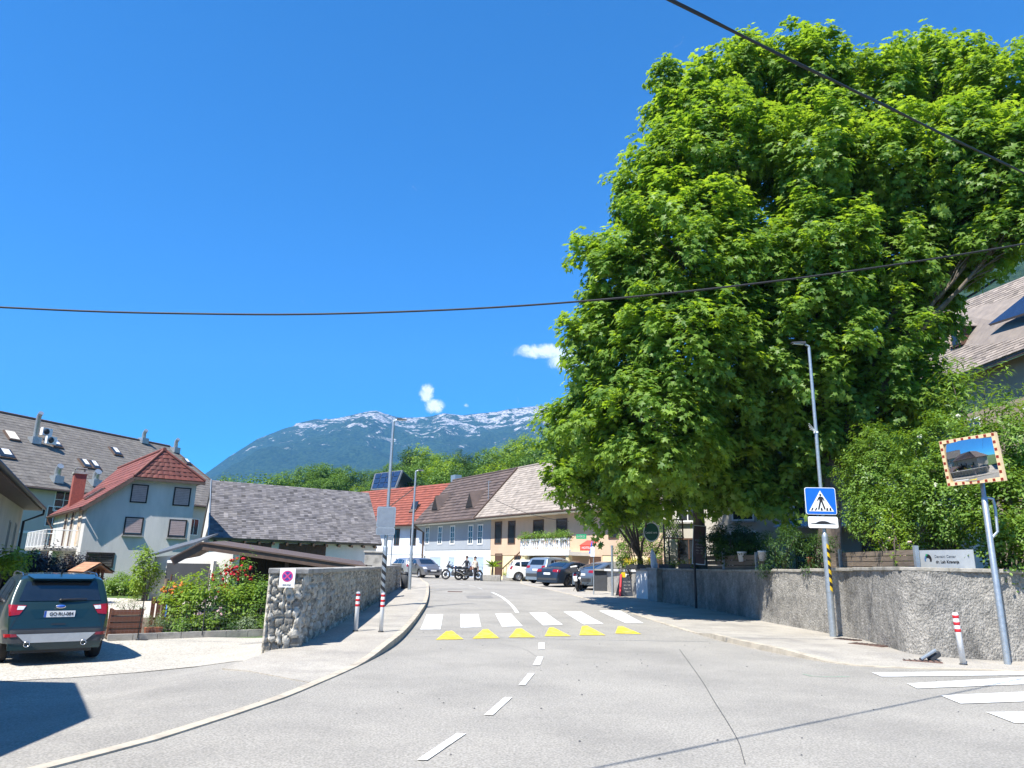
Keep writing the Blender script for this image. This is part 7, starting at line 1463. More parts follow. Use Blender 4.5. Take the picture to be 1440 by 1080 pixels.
# --- dental sign
yD = PD(1330, 790, 16.6).y; a_, b_ = PD(1294, 786, 17.2), PD(1370, 790, 15.9); u_ = (b_ - a_); u_.z = 0; c_ = (a_ + b_) / 2; n_ = V((u_.y, -u_.x, 0)); n_ = n_ if n_.y < 0 else -n_
f = Face(c_, n_); wS = u_.length; f.c.z = PD(1332, 788, c_.y).z; t = thing('dental_sign', 'pale sign board reading Dentalni Center on the right wall', 'sign'); hS = .46
f.plate('board', [(-wS / 2, -hS / 2), (wS / 2, -hS / 2), (wS / 2, hS / 2), (-wS / 2, hS / 2)], pm('sign_pale_grey', (.40, .43, .44), (.34, .37, .39), rough=.5), t, 0, .02)
M_signgrey = pm('sign_grey_text', (0.16, 0.18, 0.20), rough=.6); M_bluetext = pm('sign_blue_text', (0.08, 0.18, 0.35), rough=.6)
k = wS / 1.9
f.text('heading', 'Dentalni Center', .115 * k, M_signgrey, t, -.02 * k, .085, align='CENTER'); f.text('name_text', 'dr. Lah Kravanja', .125 * k, M_ink, t, .04 * k, -.035, bold=True)
[f.text('small_text', s_, .05 * k, M_bluetext, t, a_ * k, -.17) for s_, a_ in (('Implantologija', -.6), ('Zobozdravstvo', -.05), ('Protetika', .5))]
def arc(r0, r1, a0, a1, cx_, cy_, n=14): return [(cx_ + r1 * math.cos(R(a0 + (a1 - a0) * i / n)), cy_ + 1.15 * r1 * math.sin(R(a0 + (a1 - a0) * i / n))) for i in range(n + 1)] + [(cx_ + r0 * math.cos(R(a1 + (a0 - a1) * i / n)) * 1.0, cy_ - .02 + 1.0 * r0 * math.sin(R(a1 + (a0 - a1) * i / n))) for i in range(n + 1)]
f.plate('emblem', arc(.055, .105, -25, 120, -.66 * k, .02), M_ink, t, .004); f.plate('emblem', arc(.055, .09, 120, 205, -.66 * k, .02), M_bluetext, t, .004); f.plate('emblem_leaf', [(-.73 * k, .10), (-.68 * k, .09), (-.65 * k, .13), (-.70 * k, .15)], M_banner_g, t, .007)
# --- wooden fence on the wall
def plankfence(label, pa, pb, ya, yb, z0, z1, posts, n=4):
    t = thing('wooden_fence', label, 'fence'); a_, b_ = PD(pa, 790, ya), PD(pb, 790, yb); a_.z = b_.z = 0; hgt_ = (z1 - z0) / n
    for i in range(n):
        m = MB(); m.cv = random.random(); k = 3
        for j in range(k): m.cv = random.random(); c0, c1 = a_.lerp(b_, j / k), a_.lerp(b_, (j + 1) / k); d = (c1 - c0) / 2 * .99; s = V((-d.y, d.x, 0)).normalized(); m.obox((c0 + c1) / 2 + V((0, 0, z0 + hgt_ * (i + .5))), d, s * .012, V((0, 0, hgt_ * .44)))
        m.build('rail', M_wood, t)
    for q in posts: m = MB(); p = a_.lerp(b_, q); s = (p - EYE); s.z = 0; s.normalize(); m.obox(p - s * .07 + V((0, 0, (z0 + z1) / 2 + .02)), V((.045, 0, 0)), V((0, .045, 0)), V((0, 0, (z1 - z0) / 2 + .06))); m.build('post', M_galv, t)
plankfence('weathered plank fence on the wall between the crossing sign and the dental sign', 1164, 1293, wy(1164) + .35, wy(1293) + .6, 1.76, 2.28, (.18, .98))
plankfence('shaded plank fence on the wall behind the white flower pot', 995, 1075, wy(995) + .3, wy(1075) + .3, 1.72, 2.28, (.32, .88), 3)
# --- pots and planters on the wall
def pot(name, label, px, py, y, r, h, mat, group=None, cat='pot'):
    c = PD(px, py, y); t = thing(name, label, cat, (c.x, c.y, c.z), 0, group); m = MB(); m.lathe([(0, 0), (r * .72, 0), (r * .95, h * .85), (r, h * .85), (r * 1.02, h), (r * .88, h), (r * .8, h * .8), (0, h * .8)], n=16); m.build('vessel', mat, t)
    m = MB(); m.lathe([(0, h * .82), (r * .84, h * .82)][::-1], n=12); m.build('earth', M_soil, t); return t
pot('flower_pot', 'white round flower pot on the fence left of the hanging plants', 1044, 790, wy(1044) + .15, .17, .36, M_white); pot('flower_pot', 'white flower pot half hidden by the left hanging plant', 1073, 789, wy(1073) + .15, .16, .34, M_white)
pot('flower_pot', 'reddish flower pot between the hanging plants and the crossing sign', 1143, 797, wy(1143) + .2, .16, .28, M_terracotta)
def trough(label, px, y, w, mat, leafm, fl=None, py=800.5, h=.22, yaw=-58):
    c = PD(px, py, y); t = thing('planter_box', label, 'planter', (c.x, c.y, c.z), R(yaw)); m = MB(); m.hexa([(-w / 2, -.1, 0), (w / 2, -.1, 0), (w / 2, .1, 0), (-w / 2, .1, 0)], [(-w / 2 - .02, -.12, h), (w / 2 + .02, -.12, h), (w / 2 + .02, .12, h), (-w / 2 - .02, .12, h)]); m.build('trough', mat, t)
    P_, AX = crown_shoots([(w * q, 0, h + .05, .2, .16, .16) for q in np.linspace(-.42, .42, max(2, int(w / .3)))], 70, .12, .3); p, f_, n = shoots(P_, AX, 4, .07); leaf_mesh('foliage', p, f_, n, .07 * RNG.uniform(.6, 1.2, len(p)), LEAF_OVAL, RNG.random(len(p)), leafm, t)
    if fl:
        P_, AX = crown_shoots([(w * q, 0, h + .12, .22, .17, .12) for q in np.linspace(-.42, .42, max(2, int(w / .3)))], 40, .12, .1); p, f_, n = shoots(P_, AX, 3, .05); leaf_mesh('blossom', p, f_, n, .06 * RNG.uniform(.6, 1.2, len(p)), LEAF_OVAL, RNG.random(len(p)), fl, t)
    return t
M_gold_l = leafmat('gold_petals', (0.45, 0.33, 0.01), (0.75, 0.58, 0.03), tr=.2)
trough('dark planter of yellow flowers on the wall below the oval sign', 901, 34.6, 1.4, M_clad, M_leaf_lime, M_gold_l, yaw=-35)
trough('green planter on the wall left of the menu board', 938, wy(938) + .25, .8, M_clad, M_leaf_lime); trough('green planter on the wall right beside the menu board post', 966, wy(966) + .25, .8, M_clad, M_leaf_lime)
for i, (px, w_) in enumerate([(873, .7), (884, .5)]):
    c = PD(px, 800, 37); t = thing('grey_tub', ['wide pale grey tub on the low wall by the ivy', 'narrow grey tub beside the wide one on the low wall'][i], 'planter', (c.x, c.y, c.z), R(-10)); m = MB(); m.hexa([(-w_ / 2, -.2, 0), (w_ / 2, -.2, 0), (w_ / 2, .2, 0), (-w_ / 2, .2, 0)], [(-w_ / 2 - .04, -.24, .36), (w_ / 2 + .04, -.24, .36), (w_ / 2 + .04, .24, .36), (-w_ / 2 - .04, .24, .36)]); m.build('vessel', M_conc, t, bevel=.02)
c = PD(923, 800.5, 33.5); t = thing('folded_parasol', 'folded pale parasol leaning behind the planters on the terrace', 'parasol', (c.x, c.y, 1.3)); m = MB(); m.lathe([(0, .35), (.14, .36), (.17, .6), (.11, 1.1), (.04, 1.25), (0, 1.28)], n=12); m.build('canopy', M_palewall, t); m = MB(); m.tube([(0, 0, 0), (0, 0, 1.35)], .025, 8); m.build('pole', M_galv, t); t.rotation_euler = (0, R(-8), 0)
# --- trellis, oval sign, menu board, chalkboard
a_, b_ = PD(934, 757, 32.6), PD(960, 757, 31.4); u_ = b_ - a_; u_.z = 0; zt0, zt1 = PD(947, 757, 32).z, PD(947, 731, 32).z; t = thing('trellis', 'dark diamond trellis panel hanging between oval sign and menu board', 'trellis'); m = MB(); hh_ = zt1 - zt0; n_ = 8; s_ = V((-u_.y, u_.x, 0)).normalized()
for i in range(-5, n_ + 1):
    for sg in (1, -1):
        x0, x1 = i / n_, i / n_ + hh_ / u_.length; y0_, y1_ = 0, 1
        if x0 < 0: y0_ = -x0 / (x1 - x0); x0 = 0
        if x1 > 1: y1_ = 1 - (x1 - 1) / (x1 - i / n_) if x1 != i / n_ else 1; x1 = 1
        if y1_ <= y0_ or x0 >= 1: continue
        q0_, q1_ = (x0, x1) if sg > 0 else (1 - x0, 1 - x1); bar(m, a_ + u_ * q0_ + V((0, 0, hh_ * y0_)) + s_ * .01 * sg, a_ + u_ * q1_ + V((0, 0, hh_ * y1_)) + s_ * .01 * sg, .012, .022)
m.build('lattice', M_wood, t); m = MB(); bar(m, a_, b_, .04, .05); bar(m, a_ + V((0, 0, hh_)), b_ + V((0, 0, hh_)), .04, .05); [m.obox(q_ + V((0, 0, hh_ / 2)), V((.025, 0, 0)), V((0, .02, 0)), V((0, 0, hh_ / 2 + .02))) for q_ in (a_ - u_ * .02, b_ + u_ * .02)]; m.build('frame', M_brownwood, t); m = MB(); m.tube([a_.lerp(b_, .25) - V((0, 0, a_.z - 1.3)), a_.lerp(b_, .25)], .035, 8); m.tube([a_ - V((0, 0, a_.z - 1.3)), a_ + V((0, 0, hh_))], .035, 8); m.build('post', M_black, t)
f = front_sign(916, 748, 31.8, 0, 0, -25); t = thing('oval_sign', 'dark green oval inn sign with white rim hanging under the leaves', 'sign'); el = lambda a, b, n=28: [(a * math.cos(2 * math.pi * i / n), b * math.sin(2 * math.pi * i / n)) for i in range(n)]
f.plate('rim', el(.36, .42), M_signwhite, t, 0, .04); f.plate('panel', el(.32, .38), M_greensign, t, .006); f.text('lettering', 'Letni vrt', .15, M_signwhite, t, 0, -.03, d=.012); m = MB(); m.tube([f.p(-.1, .41, -.02), f.p(-.1, .8, -.02)], .01, 5); m.tube([f.p(.1, .41, -.02), f.p(.1, .8, -.02)], .01, 5); m.build('hanger', M_black, t)
pq = PD(979, 850, wy(979) - .45); pq = V((pq.x, pq.y, H(pq.x, pq.y) + .012)); t = thing('menu_board', 'dark brown menu board on a black post in front of the wall', 'menu board'); zb0, zb1 = PD(984, 794, pq.y).z, PD(984, 739, pq.y).z
m = MB(); m.tube([pq - V((0, 0, .1)), V((pq.x, pq.y, zb0 + .3))], .05, 10); m.build('post', M_black, t); f = Face(V((pq.x + .20, pq.y - .07, (zb0 + zb1) / 2)), V((-.25, -1, 0))); hb_ = (zb1 - zb0); tl = R(-4)
rot = lambda pts: [(x * math.cos(tl) - y * math.sin(tl), x * math.sin(tl) + y * math.cos(tl)) for x, y in pts]
f.plate('frame', rot([(-.26, -hb_ / 2), (.26, -hb_ / 2), (.26, hb_ / 2), (-.26, hb_ / 2)]), M_signgrey if False else M_galv, t, 0, .04); f.plate('panel', rot([(-.235, -hb_ / 2 + .03), (.235, -hb_ / 2 + .03), (.235, hb_ / 2 - .03), (-.235, hb_ / 2 - .03)]), M_board, t, .005)
M_chalkw = pm('chalk_writing', (0.45, 0.43, 0.42), rough=.9)
for i, (s, z_) in enumerate([('PIZZA', .18), ('GRILL', .02), ('Odprto', -.10), ('Mo - So', -.22), ('11 - 22', -.33)]): f.text('menu_text', s, .11 if i < 2 else .085, M_chalkw if i > 1 else M_signback, t, .0, z_, d=.010)
pq = on(P(880, 838.5), hrw); t = thing('chalkboard', 'chalkboard stand with red frame and bright top on the pavement', 'chalkboard'); pq2 = pq; u = V((.96, .28, 0)).normalized(); n = V((.28, -.96, 0)).normalized(); zz = V((0, 0, 1))
q = lambda a, b, c: pq2 + u * a + n * b + zz * c
m = MB(); m.slab([q(-.38, .22, 0), q(.42, .22, 0), q(.28, .02, 1.0), q(-.22, .02, 1.0)], n, .03); m.build('front_panel', M_chalk, t); m = MB(); bar(m, q(-.42, .24, 0), q(-.25, .03, 1.02), .09, .05); m.build('frame_side', M_red, t); m = MB(); bar(m, q(.45, .24, 0), q(.31, .03, 1.0), .04, .04); m.build('frame_side', M_black, t)
m = MB(); m.slab([q(-.42, -.28, 0), q(.38, -.28, 0), q(.25, -.04, 1.0), q(-.25, -.04, 1.0)], -n, .03); m.build('back_panel', M_chalk, t)
m = MB(); m.slab([q(-.24, .045, .88), q(-.02, .045, .88), q(-.02, .01, 1.12), q(-.22, .01, 1.12)], n, .02); m.build('yellow_card', M_yellow, t); m = MB(); m.slab([q(-.01, .044, .88), q(.30, .044, .88), q(.2, .012, 1.02), q(-.01, .012, 1.06)], n, .02); m.build('white_card', M_signwhite, t)
nd = (n + zz * .2).normalized(); ud = u; wdv = nd.cross(ud)
for i, s in enumerate(['Pizza  9,00', 'Juha  4,50', 'Burger  12', 'Solata  6']): text('chalk_text', s, .085, M_chalkw, t, q(.02, .215 - .2 * (.25 + .15 * (3 - i)) + .014, .22 + .15 * (3 - i)), u, (zz - n * .2).normalized())
# --- parking sign with blue flag beside the low wall
pq = on(P(835, 836.5), hrw); t = thing('sign_post', 'thin post with white parking plate at the corner of the low wall', 'sign post'); z_ = lambda py: PD(834, py, pq.y).z
m = MB(); m.tube([pq, V((pq.x, pq.y, z_(758)))], .028, 8); m.build('pole', M_galv, t); f = Face(V((pq.x - .06, pq.y - .05, (z_(769) + z_(783)) / 2)), V((0, -1, 0))); f.plate('plate', roundrect(.22, z_(769) - z_(783), .02), M_palewall, t, 0, .01)
t = thing('blue_flag', 'limp blue and white flag at the top of the thin post', 'flag'); m = MB(); c = V((pq.x - .03, pq.y, z_(757))); k = 8
for i in range(k): 
    for j in range(3): a0_, a1_ = i / k, (i + 1) / k; xw = lambda a, jj: -.02 - .13 * a * (jj / 3) * 1.4; yw = lambda a, jj: .03 * math.sin(a * 7 + jj * 2); m.cm = 0 if j else 1; m.slab([c + V((xw(a0_, j), yw(a0_, j), -.75 * a0_)), c + V((xw(a0_, j + 1) - .004, yw(a0_, j + 1), -.75 * a0_)), c + V((xw(a1_, j + 1) - .004, yw(a1_, j + 1), -.75 * a1_)), c + V((xw(a1_, j), yw(a1_, j), -.75 * a1_))], (0, -1, 0), .004)
m.build('cloth', [M_blue, M_signwhite], t)
t = thing('grey_post', 'plain galvanised post behind the low wall by the orange porch', 'post'); c = PD(861, 800, 36); m = MB(); m.tube([V((c.x, c.y, .4)), V((c.x, c.y, PD(861, 768, 36).z))], .06, 10); m.build('pole', M_galv, t); m = MB(); m.tube([V((c.x, c.y, PD(861, 769, 36).z)), V((c.x, c.y, PD(861, 767, 36).z))], .07, 10); m.build('cap', M_galv, t)
# banners on the orange house
t = thing('green_banner', 'green banner on the balcony end under the leaves', 'banner'); f = front_sign(817, 754.5, 47, 0, 0, -40); f.plate('cloth', [(-.38, -.15), (.42, -.15), (.42, .15), (-.38, .15)], M_banner_g, t); f.text('lettering', 'LAŠKO', .2, M_leafw if False else M_chalkw, t, 0, 0)
t = thing('red_banner', 'red awning banner below the balcony of the apricot house', 'banner'); f = front_sign(824, 770.5, 46, 0, 0, -40); f.plate('cloth', [(-.45, -.17), (.5, -.17), (.5, .17), (-.45, .17)], M_banner_r, t); m = MB(); m.slab([f.p(-.5, .17, 0), f.p(.55, .17, 0), f.p(.5, .5, -.8), f.p(-.45, .5, -.8)], V((0, 0, 1)), .03); m.build('awning', M_banner_r, t); f.text('lettering', 'HOTEL', .2, M_signwhite, t, 0, 0)
# palm in planter by the yellow house, and the second planter
pq = on(P(690, 817)); t = thing('palm_planter', 'concrete planter with a small palm in front of the yellow house', 'planter', pq, R(-5)); m = MB(); m.box(-.72, .72, -.3, .3, 0, .42); m.build('box', M_conc, t, bevel=.03)
m = MB(); m.tube([(.1, 0, .4), (.12, 0, .95)], [.09, .06], 8); m.build('trunk', M_bark, t); p = np.array([[.12, 0, .95]]).repeat(34, 0); a = RNG.random(34) * 6.28; f_ = np.stack([np.cos(a), np.sin(a), RNG.uniform(.1, 1.3, 34)], -1); leaf_mesh('fronds', p, f_, np.array([[0, 0, 1.]]).repeat(34, 0) + RNG.normal(0, .2, (34, 3)), np.full(34, .85), LEAF_LONG, RNG.random(34), M_leaf_lime, t)
pq = on(P(716, 816)); t = thing('stone_planter', 'low pale planter box at the foot of the outside stairs', 'planter', pq, R(-5)); m = MB(); m.box(-.5, .5, -.2, .2, 0, .36); m.build('box', M_conc, t, bevel=.03); P_, AX = crown_shoots([(x, 0, .42, .2, .16, .14) for x in (-.3, 0, .3)], 50, .12, .3); p, f_, n = shoots(P_, AX, 4, .08); leaf_mesh('foliage', p, f_, n, .08 * RNG.uniform(.6, 1.2, len(p)), LEAF_OVAL, RNG.random(len(p)), M_leaf_lime, t)
tq = thing('balcony_plants', 'row of green plants in boxes along the white balcony', 'plant'); bl = [tuple(rw(s, pb + .15, 3.85)) + (.42, .3, .22) for s in np.linspace(s0b + .2, s1b - .2, 13)]; P_, AX = crown_shoots(bl, 40, .2, .2); p, f_, n = shoots(P_, AX, 4, .13); leaf_mesh('foliage', p, f_, n, .13 * RNG.uniform(.6, 1.2, len(p)), LEAF_OVAL, RNG.random(len(p)), M_leaf_shrub, tq); m = MB(); m.obox(rw((s0b + s1b) / 2, pb + .2, 3.74), dr * (s1b - s0b) / 2, bk_ * .1, Z * .05); m.build('flower_box', M_brownwood, tq)
# --- garden things
def gbox(px, dy): return gpt(px, dy)
c = gpt(170, .55); e_ = (gk1 - gk0); e_.z = 0; e_.normalize(); yaw = math.atan2(e_.y, e_.x)
t = thing('wooden_planter', 'dark red-brown slatted wooden planter beside the green car', 'planter', c, yaw); 
for i, z_ in enumerate((.04, .19, .34, .50)): m = MB(); m.cv = random.random(); m.box(-.36, .36, -.16, -.13, z_, z_ + .12); m.build('slat', M_plank, t)
for x_ in (-.33, .33):
    for y_ in (-.12, .16): m = MB(); m.box(x_ - .03, x_ + .03, y_ - .01, y_ + .03, 0, .64); m.build('post', M_plank, t)
m = MB(); m.box(-.32, .32, -.1, .15, .03, .5); m.build('liner', M_kerb, t)
shrub('lavender', 'grey-green lavender growing in the slatted wooden planter', [(c.x - .15, c.y + .1, c.z + .72, .2, .15, .18), (c.x + .15, c.y + .12, c.z + .74, .2, .15, .2)], M_leaf_grey, .07, 60, .14, (c.x, c.y + .05, c.z + .45), 'plant', shape=LEAF_LONG, stem=.012)
c = gpt(222, 2.6); t = thing('pallet_gate', 'upright red-brown plank pallet at the left of the garden', 'pallet', c, yaw)
for i in range(6): m = MB(); m.cv = random.random(); m.box(-.4 + i * .14, -.4 + i * .14 + .1, -.02, .01, .02, .78 + random.uniform(-.03, .03)); m.build('plank', M_plank, t)
for z_ in (.18, .62): m = MB(); m.box(-.4, .42, .012, .04, z_, z_ + .07); m.build('rail', M_plank, t)
c = gpt(226, 3.0); t = thing('blue_container', 'bright blue plastic container behind the plank pallet', 'container', c, yaw); m = MB(); m.lathe([(0, 0), (.13, 0), (.15, .5), (.05, .58), (0, .58)], n=14); m.build('drum', M_bluepl, t); m = MB(); m.lathe([(.05, .58), (.05, .63), (0, .635)], n=12); m.build('lid', M_white, t)
c = gpt(208, .35); t = thing('flower_trough', 'terracotta trough with dry plants at the garden corner', 'planter', c, yaw); m = MB(); m.hexa([(-.17, -.1, 0), (.17, -.1, 0), (.17, .1, 0), (-.17, .1, 0)], [(-.2, -.12, .2), (.2, -.12, .2), (.2, .12, .2), (-.2, .12, .2)]); m.build('trough', M_terracotta, t)
P_, AX = crown_shoots([(-.08, 0, .32, .16, .12, .16), (.08, 0, .30, .16, .12, .14)], 60, .1, .3); p, f_, n = shoots(P_, AX, 4, .06); leaf_mesh('foliage', p, f_, n, .07 * RNG.uniform(.6, 1.2, len(p)), LEAF_LONG, RNG.random(len(p)), M_leaf_grey, t)
for i, (px, dy, h_, lb) in enumerate([(276, 1.9, 1.55, 'pale wooden garden stake left of the red roses'), (378, 1.5, 1.35, 'pale wooden garden stake beside the stone wall end'), (336, 1.8, 1.0, 'short garden stake in the currant bushes')]):
    c = gpt(px, dy); t = thing('garden_stake', lb, 'stake', c, 0, 'garden stakes'); m = MB(); m.tube([(0, 0, 0), (0.02, 0, h_)], .028, 8); m.build('pole', M_wood, t); m = MB(); m.tube([(.02, 0, h_ - .12), (.02, 0, h_ - .1)], .034, 8); m.build('tie', M_galv, t)
c = gpt(189, .0); t = thing('iron_post', 'thin black iron fence post with bent top at the garden edging', 'post', c, 0); m = MB(); m.tube([(0, 0, 0), (.03, 0, 1.0), (.10, 0, 1.05)], .014, 6); m.build('rod', M_black, t); m = MB(); m.box(-.02, .24, -.05, .05, -.07, -.04); m.build('foot', M_black, t)
t = thing('wire_fence', 'fine wire mesh strung along the front of the garden', 'fence'); m = MB(); A_, B_ = gpt(151, .0), gpt(376, .0)
for i in range(46): q0_ = A_.lerp(B_, i / 45); m.tube([q0_, q0_ + Z * .75], .0007, 3, cap=False)
for j in range(7): m.tube([A_ + Z * (.06 + .11 * j), A_.lerp(B_, .5) + Z * (.05 + .11 * j), B_ + Z * (.06 + .11 * j)], .0007, 3, cap=False)
m.build('mesh', M_galv, t); m = MB(); m.tube([A_.lerp(B_, .56), A_.lerp(B_, .56) + Z * .8], .012, 6); m.build('post', M_clad, t)
c = gpt(215, 7.0); t = thing('old_gate_post', 'old split wooden gate post near the garage corner', 'post', c, 0); m = MB(); m.tube([(0, 0, -.1), (.06, 0, 1.1)], .07, 8); m.build('trunk', M_wood, t); m = MB(); m.tube([(.2, 0, -.1), (.2, 0, 1.25)], .03, 6); m.build('brace', M_brownwood, t)
c = PD(128, 806, 19.5); t = thing('bird_house', 'small wooden bird house with a shingled gable roof behind the green car', 'bird house', (c.x, c.y, -.2), R(-35)); zb_ = c.z + .30; t.scale = (1.3, 1.3, 1.0)
m = MB(); m.tube([(0, 0, 0), (0, 0, zb_ - .25)], .04, 8); m.build('pole', M_wood, t); m = MB(); m.box(-.22, .22, -.18, .18, zb_ - .26, zb_ - .22); m.build('floor', M_plank, t)
for x_ in (-.18, 0, .18):
    for y_ in (-.14, .14): m = MB(); m.box(x_ - .02, x_ + .02, y_ - .02, y_ + .02, zb_ - .22, zb_); m.build('corner_post', M_plank, t)
M_shingle = pm('wood_shingle', (0.42, 0.22, 0.12), (0.32, 0.16, 0.09), scale=6, rough=.8, attr='var', aamt=.2); m = MB(); tile_plane(m, [V((-.34, -.30, zb_ - .06)), V((.34, -.30, zb_ - .06)), V((.34, 0, zb_ + .18)), V((-.34, 0, zb_ + .18))], .08, .1, .008, th=.02); tile_plane(m, [V((.34, .30, zb_ - .06)), V((-.34, .30, zb_ - .06)), V((-.34, 0, zb_ + .18)), V((.34, 0, zb_ + .18))], .08, .1, .008, th=.02); m.build('roof', M_shingle, t)
# --- overhead cables
def cable(label, a, b, sag, r, name='overhead_cable', second=None):
    a, b = V(a), V(b); pts = [a.lerp(b, i / 40) - Z * sag * 4 * (i / 40) * (1 - i / 40) for i in range(41)]; m = MB(); m.tube(pts, r, 6)
    if second: m.tube([p + V((second * math.sin(i * .9), 0, second * math.cos(i * .9))) for i, p in enumerate(pts)], r * .8, 6)
    return tag(m.build(name, M_cable), label, 'cable')
ca = PD(957, 0, 5.76); cb = PD(1440, 240, 11.0); d = cb - ca; cable('thick twisted black cable crossing the sky above the big tree', ca - d * .9, cb + d * .6, .07, .016, second=.016)
yc = 14.4; A_, B_ = PD(-300, 424, yc), PD(1740, 300, yc); mid = PD(560, 438, yc); 
pts = [PD(x, y, yc) for x, y in [(-300, 415), (-150, 424), (0, 432), (150, 438.5), (300, 441.5), (420, 442), (560, 438.5), (700, 432), (850, 421), (1000, 406), (1150, 387.5), (1300, 366), (1440, 343), (1600, 315), (1800, 277)]]
sm = []; 
for i in range(len(pts) - 1):
    p0, p1, p2, p3 = pts[max(i - 1, 0)], pts[i], pts[i + 1], pts[min(i + 2, len(pts) - 1)]
    for j in range(4): tt = j / 4; sm.append(0.5 * ((2 * p1) + (p2 - p0) * tt + (2 * p0 - 5 * p1 + 4 * p2 - p3) * tt * tt + (3 * p1 - p0 - 3 * p2 + p3) * tt ** 3))
m = MB(); m.tube(sm + [pts[-1]], .021, 6); tag(m.build('overhead_cable', M_cable), 'long sagging black cable crossing the whole sky from left to right', 'cable')
cable('short black cable running down to the tall beige house', PD(1402, 392, 26), PD(1325, 437, 26.5), .05, .05); cable('thin wire from the roof aerial towards the big tree', PD(697, 703, 60), PD(800, 733, 50), .3, .018)
# ================================================================ LIGHT, SKY, AIR
LD = V((0.40, 0.55, -1.0)).normalized()
sun_d = bpy.data.lights.new('sun', 'SUN'); sun_d.energy = 4.2; sun_d.angle = R(0.5); sun_d.color = (1.0, 0.955, 0.89)
sun = bpy.data.objects.new('sun', sun_d); COL.objects.link(sun); sun.location = (-20, -30, 60); sun.rotation_euler = LD.to_track_quat('-Z', 'Y').to_euler()
w = bpy.data.worlds.new('World'); SC.world = w; w.use_nodes = True; nt = w.node_tree; L = nt.links; bg = nt.nodes['Background']
sky = N(nt, 'ShaderNodeTexSky'); sky.sky_type = 'NISHITA'; sky.sun_disc = False
sky.sun_elevation = math.asin(-LD.z); sky.sun_rotation = math.atan2(-LD.x, -LD.y); sky.altitude = 2500; sky.air_density = 1.0; sky.dust_density = 0.0; sky.ozone_density = 4.0
tint = N(nt, 'ShaderNodeVectorMath', operation='MULTIPLY'); tint.inputs[1].default_value = ((0.12, 0.64, 1.02)); L.new(sky.outputs[0], tint.inputs[0])
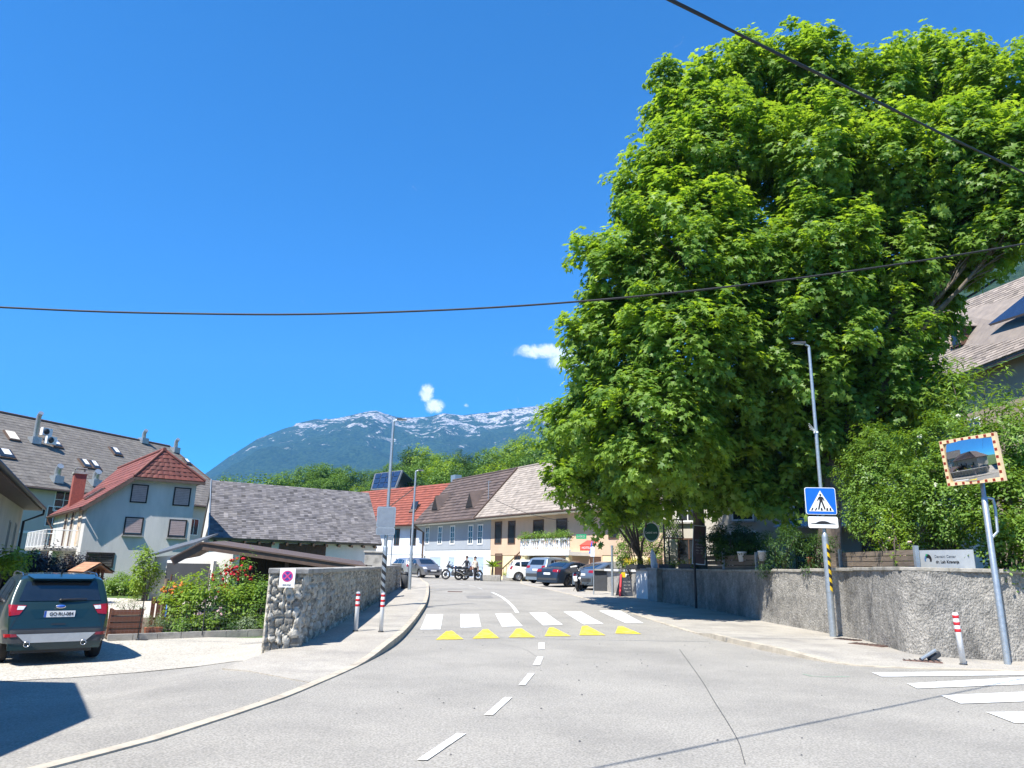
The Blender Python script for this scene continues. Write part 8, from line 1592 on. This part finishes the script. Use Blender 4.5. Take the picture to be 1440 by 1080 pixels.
# small clouds over the ridge: noise inside soft patches of the sky
tc = N(nt, 'ShaderNodeTexCoord'); out = tint.outputs[0]
for (px, py, rx, ry, sc_, cut) in [(611, 571, 20, 14, 45, 0.38), (600, 553, 14, 19, 50, 0.41), (655, 570, 7, 5, 30, 0.5), (762, 494, 66, 14, 30, 0.42), (795, 505, 34, 22, 24, 0.38), (1296, 380, 40, 30, 20, 0.45)]:
    d = ray(px, py).normalized(); right = ray(px + 1, py).normalized() - d; dn = ray(px, py + 1).normalized() - d
    nv = N(nt, 'ShaderNodeVectorMath', operation='NORMALIZE'); L.new(tc.outputs['Generated'], nv.inputs[0])
    sb = N(nt, 'ShaderNodeVectorMath', operation='SUBTRACT'); sb.inputs[1].default_value = d; L.new(nv.outputs[0], sb.inputs[0])
    comps = []
    for ax, rr in ((right, rx), (dn, ry)):
        dp = N(nt, 'ShaderNodeVectorMath', operation='DOT_PRODUCT'); dp.inputs[1].default_value = ax.normalized() / (ax.length * rr); L.new(sb.outputs[0], dp.inputs[0])
        pw = N(nt, 'ShaderNodeMath', operation='POWER'); pw.inputs[1].default_value = 2
        ab = N(nt, 'ShaderNodeMath', operation='ABSOLUTE'); L.new(dp.outputs['Value'], ab.inputs[0]); L.new(ab.outputs[0], pw.inputs[0]); comps.append(pw.outputs[0])
    s_ = N(nt, 'ShaderNodeMath', operation='ADD'); L.new(comps[0], s_.inputs[0]); L.new(comps[1], s_.inputs[1])
    mr = N(nt, 'ShaderNodeMapRange'); mr.inputs['From Min'].default_value = 0.0; mr.inputs['From Max'].default_value = 1.0; mr.inputs['To Min'].default_value = 0.30; mr.inputs['To Max'].default_value = -0.30; L.new(s_.outputs[0], mr.inputs['Value'])
    nz = N(nt, 'ShaderNodeTexNoise'); nz.inputs['Scale'].default_value = sc_ * 1.8; nz.inputs['Detail'].default_value = 9; nz.inputs['Roughness'].default_value = 0.62; nz.inputs['Distortion'].default_value = 0.8; L.new(nv.outputs[0], nz.inputs['Vector'])
    ad = N(nt, 'ShaderNodeMath', operation='ADD'); L.new(nz.outputs['Fac'], ad.inputs[0]); L.new(mr.outputs[0], ad.inputs[1])
    rp = N(nt, 'ShaderNodeMapRange', interpolation_type='SMOOTHSTEP'); rp.inputs['From Min'].default_value = cut; rp.inputs['From Max'].default_value = cut + 0.42; L.new(ad.outputs[0], rp.inputs['Value'])
    mu = N(nt, 'ShaderNodeMath', operation='MULTIPLY'); mu.inputs[1].default_value = 1.0; L.new(rp.outputs[0], mu.inputs[0])
    # only the side of the sphere that faces the patch
    dd = N(nt, 'ShaderNodeVectorMath', operation='DOT_PRODUCT'); dd.inputs[1].default_value = d; L.new(nv.outputs[0], dd.inputs[0])
    gt = N(nt, 'ShaderNodeMath', operation='GREATER_THAN'); gt.inputs[1].default_value = 0.9; L.new(dd.outputs['Value'], gt.inputs[0])
    m2 = N(nt, 'ShaderNodeMath', operation='MULTIPLY'); L.new(mu.outputs[0], m2.inputs[0]); L.new(gt.outputs[0], m2.inputs[1])
    mx = N(nt, 'ShaderNodeMix', data_type='RGBA'); mx.inputs[7].default_value = (6.5, 6.6, 6.9, 1); L.new(m2.outputs[0], mx.inputs[0]); L.new(out, mx.inputs[6]); out = mx.outputs[2]
L.new(out, bg.inputs['Color']); bg.inputs['Strength'].default_value = 0.092
# air
HAZE = 0.00012
m, nt, b = nodes('haze_air'); nt.nodes.remove(b)
pv = N(nt, 'ShaderNodeVolumePrincipled'); pv.inputs['Density'].default_value = HAZE; pv.inputs['Color'].default_value = (0.16, 0.50, 1.0, 1); pv.inputs['Anisotropy'].default_value = 0.0
nt.links.new(pv.outputs[0], nt.nodes['Material Output'].inputs['Volume'])
hb = MB(); hb.box(-6300, 6300, -6300, 6300, -75, 1800); ho = hb.build('haze', m); ho['kind'] = 'stuff'
# ---------------------------------------------------------------- origins: every thing built in place gets its own base point
bpy.context.view_layer.update()
def desc(o):
    r = []
    for c in o.children: r += [c] + desc(c)
    return r
for o in list(SC.objects):
    if o.parent or o.type not in ('EMPTY', 'MESH') or o.location.length > 1e-6 or o.get('kind') in ('structure', 'stuff'): continue
    grp = [x for x in [o] + desc(o) if x.type == 'MESH']
    if not grp or o.rotation_euler.z != 0: continue
    lo = V((1e9,) * 3); hi = V((-1e9,) * 3)
    for x in grp:
        for c in x.bound_box:
            for i in range(3): lo[i] = min(lo[i], c[i]); hi[i] = max(hi[i], c[i])
    base = V(((lo.x + hi.x) / 2, (lo.y + hi.y) / 2, lo.z)); done = set()
    for x in grp:
        if x.data.name not in done: x.data.transform(Matrix.Translation(-base)); done.add(x.data.name)
    o.location = base
vs = SC.view_settings; vs.view_transform = 'Standard'; vs.look = 'None'; vs.exposure = 1.55; vs.gamma = 1.0; vs.use_curve_mapping = False
cy = SC.cycles; cy.max_bounces = 6; cy.diffuse_bounces = 4; cy.glossy_bounces = 3; cy.transmission_bounces = 4; cy.transparent_max_bounces = 8; cy.volume_bounces = 0; cy.caustics_reflective = False; cy.caustics_refractive = False
